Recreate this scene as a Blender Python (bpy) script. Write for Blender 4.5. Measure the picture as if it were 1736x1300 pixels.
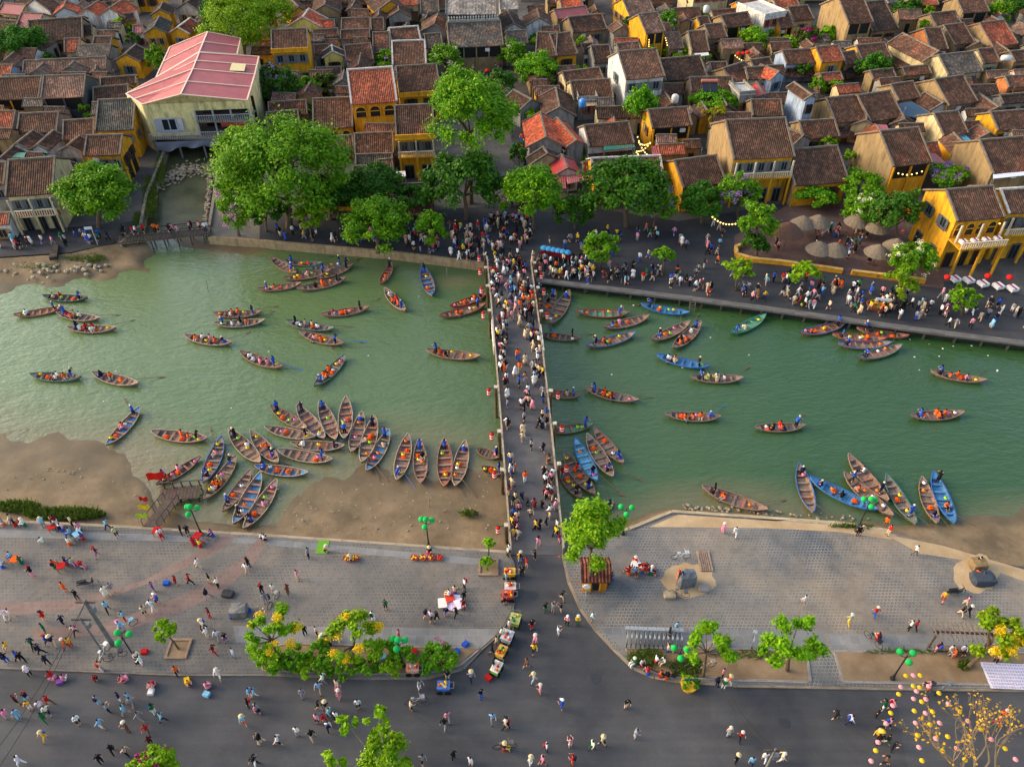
import bpy, bmesh, math, random
import numpy as np
from mathutils import Vector, Matrix
random.seed(7); rng = np.random.default_rng(7)
SC = bpy.context.scene
COL = SC.collection
for o in list(bpy.data.objects): bpy.data.objects.remove(o)

# ------------------------------------------------------------------ camera
FPX, CX, CY, PITCH, CAMH = 1350.0, 868.0, 650.0, math.radians(42.0), 60.0
cam = bpy.data.objects.new('camera', bpy.data.cameras.new('camera')); COL.objects.link(cam)
cam.location = (0, 0, CAMH); cam.rotation_euler = (math.pi/2-PITCH, 0, 0)
cam.data.sensor_width = 36; cam.data.lens = 36*FPX/1736; cam.data.clip_end = 4000; cam.data.clip_start = 1
SC.camera = cam
# ------------------------------------------------------------------ sky, sun, exposure
SUN_EL, SUN_AZ = math.radians(24), math.radians(-80)      # azimuth from +Y, negative = left of the view
w = bpy.data.worlds.new('World'); SC.world = w; w.use_nodes = True
nt = w.node_tree; nt.nodes.clear()
sky = nt.nodes.new('ShaderNodeTexSky'); sky.sky_type = 'NISHITA'; sky.sun_disc = False
sky.sun_elevation = SUN_EL; sky.sun_rotation = SUN_AZ
sky.air_density = 1.0; sky.dust_density = 3.0; sky.ozone_density = 0.0
bg = nt.nodes.new('ShaderNodeBackground'); bg.inputs[1].default_value = 0.15
wo = nt.nodes.new('ShaderNodeOutputWorld')
nt.links.new(sky.outputs[0], bg.inputs[0]); nt.links.new(bg.outputs[0], wo.inputs[0])
sl = bpy.data.lights.new('sun', 'SUN'); sl.energy = .55; sl.angle = math.radians(35); sl.color = (1.0, 0.80, 0.56)
so = bpy.data.objects.new('sun', sl); COL.objects.link(so); so.location = (-200, 100, 200)
sd = Vector((math.sin(SUN_AZ)*math.cos(SUN_EL), math.cos(SUN_AZ)*math.cos(SUN_EL), math.sin(SUN_EL)))
so.rotation_euler = (-sd).to_track_quat('-Z', 'Y').to_euler()
SC.view_settings.view_transform = 'Standard'; SC.view_settings.look = 'None'
SC.view_settings.exposure = 1.42; SC.view_settings.gamma = 1.0; SC.view_settings.use_curve_mapping = False

# ------------------------------------------------------------------ helpers
cp, sp = math.cos(PITCH), math.sin(PITCH)
CAMP = Vector((0, 0, CAMH))
def ray(px, py):
    a, b = (px-CX)/FPX, -(py-CY)/FPX
    return Vector((a, cp+b*sp, -sp+b*cp))
def G(px, py, z=0.0):
    d = ray(px, py); t = (z-CAMH)/d.z
    return CAMP+d*t
def atY(px, py, Y):
    d = ray(px, py); return CAMP+d*(Y/d.y)
def proj(P):
    x, y, z = P[0], P[1], P[2]-CAMH
    f = y*cp-z*sp; u = y*sp+z*cp
    return (CX+FPX*x/f, CY-FPX*u/f)
def pxm(py, z=0.0):                                  # pixels per metre across the view at this ground pixel row
    P = G(CX, py, z); return FPX/(P.y*cp-(P.z-CAMH)*sp)
def S(r, g, b):
    f = lambda c: ((c/255+0.055)/1.055)**2.4 if c > 10 else c/255/12.92
    return (f(r), f(g), f(b))
def setcol(o, c): o.color = (c[0], c[1], c[2], 1.0)
def link(o, parent=None):
    COL.objects.link(o)
    if parent is not None: o.parent = parent
    return o
def mesh(name, V, F, mats, fm=None, uv=None, smooth=False):
    me = bpy.data.meshes.new(name); me.from_pydata([tuple(v) for v in V], [], F)
    for m in (mats if isinstance(mats, (list, tuple)) else [mats]): me.materials.append(m)
    if fm is not None: me.polygons.foreach_set('material_index', fm)
    if uv is not None:
        l = me.uv_layers.new(name='UVMap'); l.data.foreach_set('uv', [c for p in uv for c in p])
    if smooth: me.polygons.foreach_set('use_smooth', [True]*len(F))
    me.update(); return me
def fastquads(name, V, mats, fm=None, smooth=False):  # V: (4n,3) array of separate quads
    n = len(V)//4; me = bpy.data.meshes.new(name)
    me.vertices.add(4*n); me.vertices.foreach_set('co', np.asarray(V, np.float32).ravel())
    me.loops.add(4*n); me.loops.foreach_set('vertex_index', np.arange(4*n, dtype=np.int32))
    me.polygons.add(n); me.polygons.foreach_set('loop_start', np.arange(0, 4*n, 4, dtype=np.int32))
    for m in (mats if isinstance(mats, (list, tuple)) else [mats]): me.materials.append(m)
    if fm is not None: me.polygons.foreach_set('material_index', np.asarray(fm, np.int32))
    me.update(calc_edges=True); me.validate(); return me
class MB:
    def __init__(s): s.V = []; s.F = []; s.M = []
    def add(s, V, F, m=0):
        b = len(s.V); s.V += [tuple(v) for v in V]; s.F += [tuple(i+b for i in f) for f in F]; s.M += [m]*len(F); return s
    def box(s, c, d, m=0, rz=0.0, top=1.0):
        x, y, z = c; a, b, h = d[0]/2, d[1]/2, d[2]/2
        V = [(-a,-b,-h),(a,-b,-h),(a,b,-h),(-a,b,-h),(-a*top,-b*top,h),(a*top,-b*top,h),(a*top,b*top,h),(-a*top,b*top,h)]
        if rz: cr, sr = math.cos(rz), math.sin(rz); V = [(p*cr-q*sr, p*sr+q*cr, r) for p, q, r in V]
        return s.add([(x+p, y+q, z+r) for p, q, r in V], [(0,3,2,1),(4,5,6,7),(0,1,5,4),(1,2,6,5),(2,3,7,6),(3,0,4,7)], m)
    def tube(s, pts, rad, n=6, m=0, cap=True):
        pts = [Vector(p) for p in pts]; rad = rad if isinstance(rad, (list, tuple)) else [rad]*len(pts)
        V = []; F = []
        for i, p in enumerate(pts):
            d = (pts[min(i+1, len(pts)-1)]-pts[max(i-1, 0)]).normalized()
            a = d.orthogonal().normalized() if abs(d.z) > .9 else d.cross(Vector((0,0,1))).normalized()
            b = d.cross(a)
            for k in range(n):
                t = 2*math.pi*k/n; V.append(p+(a*math.cos(t)+b*math.sin(t))*rad[i])
        for i in range(len(pts)-1):
            for k in range(n):
                F.append((i*n+k, i*n+(k+1)%n, (i+1)*n+(k+1)%n, (i+1)*n+k))
        if cap: F.append(tuple(range(n))[::-1]); F.append(tuple((len(pts)-1)*n+k for k in range(n)))
        return s.add(V, F, m)
    def lathe(s, prof, n=10, c=(0,0,0), m=0, sq=1.0):
        V = []; F = []
        for r, z in prof:
            for k in range(n):
                t = 2*math.pi*k/n; V.append((c[0]+r*math.cos(t), c[1]+r*math.sin(t)*sq, c[2]+z))
        for i in range(len(prof)-1):
            for k in range(n): F.append((i*n+k, i*n+(k+1)%n, (i+1)*n+(k+1)%n, (i+1)*n+k))
        F.append(tuple(range(n))[::-1]); F.append(tuple((len(prof)-1)*n+k for k in range(n)))
        return s.add(V, F, m)
    def ball(s, c, r, m=0, n=8, k=5, sz=1.0):
        return s.lathe([(max(.02*r, r*math.sin(math.pi*i/k)), -r*sz*math.cos(math.pi*i/k)) for i in range(k+1)], n, c, m)
    def data(s, name, mats, smooth=False): return mesh(name, s.V, s.F, mats, s.M, smooth=smooth)
    def build(s, name, mats, parent=None, col=None, smooth=False):
        o = bpy.data.objects.new(name, s.data(name, mats, smooth)); link(o, parent)
        if col: setcol(o, col)
        return o
TAGGED = []
def tag(o, label, cat, group=None, ord=True):
    o['label'] = label; o['category'] = cat
    if group: o['group'] = group
    TAGGED.append(o); return o
def structure(o): o['kind'] = 'structure'; return o
def stuff(o, label=None, cat=None):
    o['kind'] = 'stuff'
    if label: o['label'] = label; o['category'] = cat
    return o
def empty(name, loc=(0,0,0), rz=0.0):
    o = bpy.data.objects.new(name, None); o.empty_display_size = .2; o.location = loc; o.rotation_euler = (0,0,rz); COL.objects.link(o); return o
def inst(name, me, parent=None, loc=(0,0,0), rz=0.0, sc=(1,1,1), col=None):
    o = bpy.data.objects.new(name, me); o.location = loc; o.rotation_euler = (0,0,rz); o.scale = sc if isinstance(sc, tuple) else (sc,sc,sc)
    link(o, parent)
    if col: setcol(o, col)
    return o

# ------------------------------------------------------------------ materials
class N:
    def __init__(s, name):
        s.m = bpy.data.materials.new(name); s.m.use_nodes = True; s.t = s.m.node_tree; s.t.nodes.clear()
        s.out = s.t.nodes.new('ShaderNodeOutputMaterial'); s.b = s.n('ShaderNodeBsdfPrincipled'); s.l(s.b.outputs[0], s.out.inputs[0])
        s.b.inputs['Specular IOR Level'].default_value = .25
    def n(s, t, **kw):
        x = s.t.nodes.new(t)
        for k, v in kw.items(): setattr(x, k, v)
        return x
    def l(s, a, b): s.t.links.new(a, b)
    def val(s, inp, v):
        if hasattr(v, 'is_linked') or hasattr(v, 'links'): s.l(v, inp)
        else: inp.default_value = v
    def math(s, op, a, b=0.0, c=0.0):
        x = s.n('ShaderNodeMath', operation=op); s.val(x.inputs[0], a); s.val(x.inputs[1], b); s.val(x.inputs[2], c); return x.outputs[0]
    def mix(s, f, a, b, mode='MIX'):
        x = s.n('ShaderNodeMix', data_type='RGBA', blend_type=mode); s.val(x.inputs[0], f)
        for i, v in ((6, a), (7, b)):
            if isinstance(v, tuple): v = (v[0], v[1], v[2], 1.0)
            s.val(x.inputs[i], v)
        return x.outputs[2]
    def noise(s, vec, scale, detail=3.0, rough=.55):
        x = s.n('ShaderNodeTexNoise'); x.inputs['Scale'].default_value = scale; x.inputs['Detail'].default_value = detail; x.inputs['Roughness'].default_value = rough
        if vec is not None: s.l(vec, x.inputs['Vector'])
        return x.outputs[0]
    def ramp(s, f, lo, hi):
        x = s.n('ShaderNodeMapRange'); s.val(x.inputs[0], f); x.inputs[1].default_value = lo; x.inputs[2].default_value = hi; return x.outputs[0]
    def objpos(s, rnd=True):
        tc = s.n('ShaderNodeTexCoord'); oi = s.n('ShaderNodeObjectInfo')
        if not rnd: return tc.outputs['Object']
        v = s.n('ShaderNodeVectorMath', operation='SCALE'); v.inputs[0].default_value = (71., 37., 53.); s.l(oi.outputs['Random'], v.inputs['Scale'])
        a = s.n('ShaderNodeVectorMath', operation='ADD'); s.l(tc.outputs['Object'], a.inputs[0]); s.l(v.outputs[0], a.inputs[1]); return a.outputs[0]
    def col(s): return s.n('ShaderNodeObjectInfo').outputs['Color']
    def bump(s, h, dist=.05, st=.6):
        x = s.n('ShaderNodeBump'); x.inputs['Strength'].default_value = st; x.inputs['Distance'].default_value = dist; s.l(h, x.inputs['Height']); s.l(x.outputs[0], s.b.inputs['Normal'])
    def fin(s, c, rough=.8, spec=None, metal=0):
        s.val(s.b.inputs['Base Color'], (c[0], c[1], c[2], 1.) if isinstance(c, tuple) else c); s.val(s.b.inputs['Roughness'], rough)
        s.b.inputs['Metallic'].default_value = metal
        if spec is not None: s.b.inputs['Specular IOR Level'].default_value = spec
        return s.m
def gray(x): return (x, x, x)
def m_tint(name, amt=.35, scale=1.5, rough=.75, stain=None, spec=.25, bump=0):
    k = N(name); p = k.objpos(); f = k.noise(p, scale, 5, .65)
    c = k.mix(k.ramp(f, .3, .7), k.mix(1.0, k.col(), gray(1-amt), 'MULTIPLY'), k.col())
    if stain:
        sv = k.n('ShaderNodeVectorMath', operation='MULTIPLY'); k.l(p, sv.inputs[0]); sv.inputs[1].default_value = (1.6, 1.6, .35)
        g = k.noise(sv.outputs[0], 1.1, 6, .7); c = k.mix(k.math('MULTIPLY', k.ramp(g, .47, .70), stain[1]), c, stain[0])
    if bump: k.bump(k.noise(p, scale*6, 3), bump)
    return k.fin(c, rough, spec)
M = {}
M['paint'] = m_tint('painted_surface', .22, 2.0, .6)
M['cloth'] = m_tint('cloth', .25, 4.0, .9, spec=.1)
M['wall'] = m_tint('plaster_wall', .30, .55, .9, stain=(S(74, 62, 46), .72), spec=.1, bump=.02)
M['stone'] = m_tint('stone', .4, 1.3, .9, stain=(S(60, 55, 48), .5), spec=.1, bump=.04)
M['wood'] = m_tint('weathered_wood', .45, 3.0, .75, stain=(S(112, 98, 84), .55), spec=.2, bump=.01)
M['metal'] = m_tint('painted_metal', .15, 3.0, .4, spec=.5)
def m_roof():
    k = N('roof_tiles'); uv = k.n('ShaderNodeUVMap').outputs[0]; sx = k.n('ShaderNodeSeparateXYZ'); k.l(uv, sx.inputs[0])
    oi = k.n('ShaderNodeObjectInfo'); p = k.objpos()
    col = k.math('SINE', k.math('MULTIPLY', sx.outputs[0], 2*math.pi/.30))
    row = k.math('FRACT', k.math('DIVIDE', sx.outputs[1], .34))
    cell = k.n('ShaderNodeTexWhiteNoise', noise_dimensions='2D'); cv = k.n('ShaderNodeCombineXYZ')
    k.l(k.math('FLOOR', k.math('DIVIDE', sx.outputs[0], .30)), cv.inputs[0]); k.l(k.math('ADD', k.math('FLOOR', k.math('DIVIDE', sx.outputs[1], .34)), k.math('MULTIPLY', oi.outputs['Random'], 91.)), cv.inputs[1])
    k.l(cv.outputs[0], cell.inputs['Vector'])
    n1 = k.noise(p, .45, 5, .6); n2 = k.noise(p, 2.6, 4, .7)
    c = k.mix(k.ramp(n1, .35, .68), k.mix(1.0, k.col(), gray(.62), 'MULTIPLY'), k.mix(1.0, k.col(), (1.35, 1.28, 1.25), 'MULTIPLY'))
    c = k.mix(k.math('MULTIPLY', k.ramp(cell.outputs[0], .55, 1.), .8), k.mix(1.0, c, gray(.86), 'MULTIPLY'), k.mix(1.0, c, (2.3, 2.0, 1.75), 'MULTIPLY'))
    c = k.mix(k.math('MULTIPLY', k.ramp(n2, .62, .78), .5), c, S(150, 138, 122))
    c = k.mix(k.math('MULTIPLY', k.ramp(k.noise(p, .9, 4, .6), .60, .75), .45), c, S(58, 62, 40))
    c = k.mix(k.math('MULTIPLY', k.ramp(k.noise(p, .33, 2, .4), .60, .64), k.math('MULTIPLY', k.ramp(oi.outputs['Random'], .45, .6), .55)), c, k.mix(1.0, c, (1.9, 1.35, 1.15), 'MULTIPLY'))
    c = k.mix(k.ramp(col, -.9, .5), k.mix(1.0, c, gray(.45), 'MULTIPLY'), c)
    h = k.math('ADD', k.math('MULTIPLY', col, .5), k.math('MULTIPLY', row, -.35))
    k.bump(h, .10, .9); return k.fin(c, .85, .15)
M['roof'] = m_roof()
def m_corr():
    k = N('corrugated_sheet'); uv = k.n('ShaderNodeUVMap').outputs[0]; sx = k.n('ShaderNodeSeparateXYZ'); k.l(uv, sx.inputs[0])
    s_ = k.math('SINE', k.math('MULTIPLY', sx.outputs[0], 2*math.pi/.33)); p = k.objpos()
    c = k.mix(k.ramp(k.noise(p, .5, 5, .6), .3, .75), k.mix(1.0, k.col(), gray(.75), 'MULTIPLY'), k.col())
    c = k.mix(k.ramp(s_, -1, .2), k.mix(1.0, c, gray(.75), 'MULTIPLY'), c); c = k.mix(k.math('MULTIPLY', k.ramp(k.noise(p, .22, 6, .7), .5, .75), .4), c, S(120, 84, 74)); k.bump(s_, .05, .6); return k.fin(c, .5, .3)
M['corr'] = m_corr()
def m_ground(name, c1, c2, scale=.25, rough=.9, tile=None, mortar=None, fine=True, streak=0, dust=0, wet=0):
    k = N(name); p = k.objpos(False); n1 = k.noise(p, scale, 6, .62); c = k.mix(k.ramp(n1, .32, .68), c1, c2)
    if fine: c = k.mix(k.math('MULTIPLY', k.ramp(k.noise(p, 7.0, 3, .7), .35, .7), .35), c, k.mix(1.0, c, gray(.62), 'MULTIPLY'))
    c = k.mix(k.math('MULTIPLY', k.ramp(k.noise(p, scale*3.1, 4, .7), .57, .72), .35), c, k.mix(1.0, c, gray(1.45), 'MULTIPLY'))
    if wet:
        gp = k.n('ShaderNodeNewGeometry').outputs['Position']; sz = k.n('ShaderNodeSeparateXYZ'); k.l(gp, sz.inputs[0]); wf = k.ramp(k.math('ADD', sz.outputs[2], k.math('MULTIPLY', k.noise(p, .5, 4, .6), .35)), -.62, -.98); c = k.mix(k.math('MULTIPLY', wf, .62), c, S(84, 74, 52)); c = k.mix(k.math('MULTIPLY', k.ramp(k.noise(p, 2.2, 5, .75), .56, .66), .55), c, S(88, 76, 58)); rough = k.math('SUBTRACT', .85, k.math('MULTIPLY', wf, .45))
    if streak:
        sv = k.n('ShaderNodeVectorMath', operation='MULTIPLY'); k.l(p, sv.inputs[0]); sv.inputs[1].default_value = (.05, .9, 1); c = k.mix(k.math('MULTIPLY', k.ramp(k.noise(sv.outputs[0], 1.0, 4, .6), .42, .66), .35), c, k.mix(1.0, c, gray(1.5), 'MULTIPLY'))
        vo = k.n('ShaderNodeTexVoronoi'); vo.inputs['Scale'].default_value = .13; k.l(p, vo.inputs['Vector']); bw = k.n('ShaderNodeRGBToBW'); k.l(vo.outputs['Color'], bw.inputs[0]); c = k.mix(.16, c, k.mix(1.0, c, k.mix(bw.outputs[0], gray(.45), gray(1.7)), 'MULTIPLY'))
    if dust:
        sx_ = k.n('ShaderNodeSeparateXYZ'); k.l(p, sx_.inputs[0]); c = k.mix(k.math('MULTIPLY', k.ramp(k.math('ADD', k.noise(p, .12, 5, .65), k.math('MULTIPLY', k.ramp(sx_.outputs[0], 5, 60), .22)), .50, .74), .75), c, S(146, 130, 108))
    if tile:
        b = k.n('ShaderNodeTexBrick'); k.l(p, b.inputs['Vector']); b.offset = .5; b.squash = 1.0
        b.inputs['Scale'].default_value = 1.0; b.inputs['Brick Width'].default_value = tile; b.inputs['Row Height'].default_value = tile; b.inputs['Mortar Size'].default_value = .022
        b.inputs['Mortar Smooth'].default_value = .3; b.inputs['Bias'].default_value = 0
        b.inputs['Color1'].default_value = (.88,.88,.88,1); b.inputs['Color2'].default_value = (1.07,1.07,1.07,1); b.inputs['Mortar'].default_value = (1,1,1,1)
        c = k.mix(1.0, c, b.outputs[0], 'MULTIPLY'); c = k.mix(k.math('MULTIPLY', b.outputs[1], k.math('MULTIPLY', k.ramp(k.noise(p, .35, 3), .35, .65), .6)), c, mortar)
        k.bump(k.math('SUBTRACT', 1.0, b.outputs[1]), .02, .4)
    else: k.bump(k.noise(p, 9., 4, .7), .03, .4)
    return k.fin(c, rough, .2)
M['asphalt'] = m_ground('asphalt', S(58, 59, 62), S(84, 83, 82), .12, streak=1)
M['quay'] = m_ground('dark_asphalt', S(44, 46, 50), S(66, 66, 67), .15, streak=1)
M['paver'] = m_ground('grey_pavers', S(86, 85, 83), S(122, 116, 108), .09, tile=.33, mortar=S(146, 140, 128), dust=1)
M['tile'] = m_ground('plaza_tiles', S(84, 88, 92), S(122, 119, 113), .08, tile=.31, mortar=S(178, 171, 156), dust=1)
M['band'] = m_ground('pink_paving', S(118, 98, 90), S(136, 116, 106), .2, tile=.42, mortar=S(150, 130, 118))
M['lightband'] = m_ground('pale_paving', S(112, 114, 114), S(138, 135, 129), .2, tile=.8, mortar=S(150, 148, 142))
M['brickpave'] = m_ground('red_brick_paving', S(92, 68, 60), S(116, 92, 82), .3, tile=.5, mortar=S(100, 84, 76))
M['soil'] = m_ground('bare_soil', S(116, 94, 68), S(154, 128, 98), .35)
M['sand'] = m_ground('sand', S(164, 138, 102), S(192, 166, 128), .4)
M['mud'] = m_ground('mud', S(98, 84, 63), S(146, 124, 95), .3, rough=.75, wet=1)
M['darkmud'] = m_ground('wet_mud', S(52, 58, 36), S(96, 96, 66), .22, rough=.35)
M['deckgrey'] = m_ground('bridge_asphalt', S(78, 78, 79), S(104, 102, 100), .3, streak=1)
M['town'] = m_ground('town_ground', S(66, 64, 62), S(104, 98, 90), .2)
def m_water():
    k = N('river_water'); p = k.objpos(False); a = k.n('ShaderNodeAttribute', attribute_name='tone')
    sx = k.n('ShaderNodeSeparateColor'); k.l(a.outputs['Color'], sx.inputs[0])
    c = k.mix(sx.outputs[0], S(44, 76, 40), S(108, 124, 80))  # pale end: sky reflection painted in along with the turbid tint
    c = k.mix(k.math('MULTIPLY', k.ramp(k.noise(p, .05, 4, .6), .35, .7), .25), c, S(60, 90, 54))
    c = k.mix(sx.outputs[1], c, S(118, 106, 76))
    sc = k.n('ShaderNodeVectorMath', operation='MULTIPLY'); k.l(p, sc.inputs[0]); sc.inputs[1].default_value = (.55, 1.2, 1)
    h = k.math('ADD', k.noise(sc.outputs[0], 1.6, 3, .55), k.math('MULTIPLY', k.noise(sc.outputs[0], .35, 3, .5), 1.6))
    h = k.math('ADD', h, k.math('MULTIPLY', k.noise(sc.outputs[0], 5.0, 2, .5), .25)); k.bump(h, .16, .7); k.fin(c, .12, .5); return k.m
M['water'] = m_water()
def m_leaf(name, c1, c2, c3):
    k = N(name); g = k.n('ShaderNodeNewGeometry').outputs['Random Per Island']; p = k.objpos()
    c = k.mix(g, c1, c2); c = k.mix(k.ramp(k.noise(p, .45, 3, .6), .35, .7), c, c3); c = k.mix(1.0, c, k.col(), 'MULTIPLY')
    k.fin(c, .6, .2); t = k.n('ShaderNodeBsdfTranslucent'); k.l(c, t.inputs[0]); ms = k.n('ShaderNodeMixShader'); ms.inputs[0].default_value = .28
    k.l(k.b.outputs[0], ms.inputs[1]); k.l(t.outputs[0], ms.inputs[2]); k.l(ms.outputs[0], k.out.inputs[0]); return k.m
M['leaf'] = m_leaf('foliage', S(50, 100, 6), S(132, 172, 16), S(84, 138, 10))
M['leafdark'] = m_leaf('dark_foliage', S(34, 78, 12), S(84, 128, 28), S(52, 98, 16))
M['leafbright'] = m_leaf('bright_foliage', S(84, 134, 6), S(166, 192, 18), S(116, 160, 10))
M['petal'] = m_leaf('blossom', (.75, .75, .75), (1, 1, 1), (.9, .9, .9))
M['grass'] = m_leaf('grass', S(64, 96, 30), S(116, 128, 54), S(84, 104, 36))
def m_flat(name, c, rough=.7, spec=.2): k = N(name); return k.fin(c, rough, spec)
M['dark'] = m_flat('dark_interior', S(30, 28, 26), .6)
M['glass'] = m_flat('window_glass', S(34, 38, 42), .15, .5)
M['skin'] = m_flat('skin', S(196, 150, 122), .6)
M['hair'] = m_flat('hair', S(28, 24, 22), .6)
M['thatch'] = m_tint('thatch', .5, 5.0, .95, bump=.05)
M['tarp'] = m_flat('grey_tarpaulin', S(112, 118, 132), .5)
def m_lower():
    k = N('lower_clothes'); a = k.n('ShaderNodeAttribute', attribute_type='OBJECT', attribute_name='lower'); return k.fin(a.outputs['Color'], .9, .1)
M['lower'] = m_lower()
def m_glow(name, c, st):
    k = N(name); k.b.inputs['Emission Color'].default_value = (*c, 1); k.b.inputs['Emission Strength'].default_value = st; return k.fin(c, .6)
M['bulb'] = m_glow('lit_lantern', S(255, 205, 110), 1.6)
M['glow'] = m_glow('lit_room', S(255, 170, 60), .6)
# ------------------------------------------------------------------ setting: ground, river, banks
from mathutils.geometry import tessellate_polygon
WZ = -1.2
def world_pts(pts, z): return [G(x, y, z) if len(p) < 3 else Vector((x, y, z)) for p in pts for x, y in [p[:2]]]
def slab(name, pts, z, mat, depth=0.0, parent=None, zin=None, raw=False):
    P = [Vector((p[0], p[1], z)) for p in pts] if raw else [G(p[0], p[1], z) for p in pts]
    n = len(P); T = tessellate_polygon([P]); V = list(P); F = []
    for t in T:
        a, b, c = (V[i] for i in t); F.append(tuple(t) if (b-a).cross(c-a).z > 0 else tuple(t)[::-1])
    if depth:
        V += [p-Vector((0, 0, depth)) for p in P]
        area = sum(P[i].x*P[(i+1) % n].y-P[(i+1) % n].x*P[i].y for i in range(n))
        for i in range(n):
            j = (i+1) % n; F.append((i, n+i, n+j, j) if area > 0 else (j, n+j, n+i, i))
    o = bpy.data.objects.new(name, mesh(name, V, F, mat)); return link(o, parent)
FQ_L = [(-420, 440), (0, 436), (120, 428), (170, 415), (205, 410)]                 # far bank edge left of the canal
FQ_M = [(352, 402), (430, 407), (664, 427), (826, 447)]                            # far quay left of the bridge
FQ_R = [(899, 472), (1050, 490), (1175, 505), (1310, 523), (1540, 555), (1600, 563), (1736, 580), (2200, 638)]
w2 = lambda L, z=0: [tuple(G(x, y, z).xy) for x, y in L]
farline = w2(FQ_L)+w2([(240, 380), (250, 330), (283, 248), (372, 250), (362, 320), (352, 380)])+w2(FQ_M)+w2(FQ_R)
structure(slab('ground', farline+[(900, 260), (900, 1500), (-900, 1500), (-900, farline[0][1])], 0.0, M['town'], raw=True))
structure(slab('promenade', w2(FQ_M)+w2(FQ_R)+w2([(2200, 470), (1736, 500), (1560, 470), (1440, 440), (1330, 345), (1150, 375), (860, 330), (820, 350), (560, 370), (440, 370), (372, 330), (352, 380)]), 0.004, M['quay'], raw=True))
structure(slab('lane', w2([(-420, 440), (0, 436), (120, 428), (205, 410), (240, 385), (232, 375), (120, 385), (0, 392), (-420, 400)]), 0.005, M['quay'], raw=True))
structure(slab('canal_path', w2([(352, 402), (440, 405), (440, 350), (400, 300), (392, 225), (374, 230), (366, 300)]), 0.008, M['paver'], raw=True))
structure(slab('terrace', w2([(1245, 428), (1300, 445), (1600, 490), (1600, 400), (1530, 345), (1340, 345), (1245, 400)]), 0.012, M['brickpave'], raw=True))
structure(slab('alley', w2([(868, 340), (905, 340), (893, 230), (872, 160), (845, 120), (815, 120), (855, 180), (872, 260)]), 0.006, M['quay'], raw=True))
# water sheet: own turbid colours near the shallow banks, sky reflection painted paler leftward
NEARL = [(-300, 735), (0, 738), (100, 738), (195, 765), (240, 808), (268, 862), (340, 885), (420, 893), (468, 888), (500, 845), (555, 806), (640, 795), (720, 802), (800, 806), (866, 800)]
NEARLU = [(-300, 872), (0, 884), (100, 888), (195, 894), (240, 897), (275, 899), (340, 903), (420, 908), (468, 910), (510, 913), (560, 916), (640, 921), (720, 926), (800, 931), (866, 936)]
NEARR = [(952, 960), (1010, 915), (1060, 885), (1130, 862), (1200, 866), (1300, 872), (1400, 886), (1480, 888), (1560, 892), (1630, 882), (1736, 872), (2100, 850)]
NEARRU = [(958, 965), (1020, 932), (1066, 903), (1140, 876), (1210, 878), (1300, 884), (1400, 896), (1480, 906), (1560, 922), (1630, 944), (1736, 974), (2100, 1062)]
def polydist(X, Y, L):
    D = np.full(X.shape, 1e9)
    for (ax, ay), (bx, by) in zip(L[:-1], L[1:]):
        dx, dy = bx-ax, by-ay; t = np.clip(((X-ax)*dx+(Y-ay)*dy)/(dx*dx+dy*dy), 0, 1)
        D = np.minimum(D, np.hypot(X-ax-t*dx, Y-ay-t*dy))
    return D
def water():
    xs = np.concatenate([[-700, -400, -200], np.arange(-130, 131, 1.6), [200, 400, 700]]); ys = np.concatenate([[20.], np.arange(40, 112, 1.4), np.arange(112, 190, 6)])
    X, Y = np.meshgrid(xs, ys); n, m = X.shape
    V = np.stack([X, Y, np.full_like(X, WZ)], -1).reshape(-1, 3)
    F = [(i*m+j, i*m+j+1, (i+1)*m+j+1, (i+1)*m+j) for i in range(n-1) for j in range(m-1)]
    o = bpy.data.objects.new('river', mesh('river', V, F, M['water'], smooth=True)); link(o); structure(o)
    dl = polydist(X, Y, w2(NEARL, WZ)); dr = polydist(X, Y, w2(NEARR, WZ))
    wob = np.sin(X*.23+Y*.11)*.8+np.sin(X*.09-Y*.31)*1.0
    sh = np.maximum(np.clip(1-(dl+wob*1.2)/8.0, 0, 1)**1.1*.88, np.clip(1-(dr+wob)/3.5, 0, 1)*.6)
    px = CX+FPX*X/(Y*cp+(CAMH-WZ)*sp); py = CY-FPX*(Y*sp+(WZ-CAMH)*cp)/(Y*cp+(CAMH-WZ)*sp)
    sh = np.maximum(sh, .8*np.clip(1-np.hypot((X-G(395, 425, WZ).x)/6.5, (Y-G(395, 425, WZ).y)/3.4), 0, 1))
    sh = np.maximum(sh, .8*np.clip(1-np.hypot((X-G(770, 478, WZ).x)/5.0, (Y-G(770, 478, WZ).y)/2.2), 0, 1))
    tone = np.clip(1.0-(X+62)/95, 0, 1)*.85*np.clip((104-Y)/22+.35, .0, 1)+.06  # paler to the left: sky reflection and turbid shallows put into the colour
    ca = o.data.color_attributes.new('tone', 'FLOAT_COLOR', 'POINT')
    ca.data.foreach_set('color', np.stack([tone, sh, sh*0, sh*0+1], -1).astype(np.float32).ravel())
water()
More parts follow.
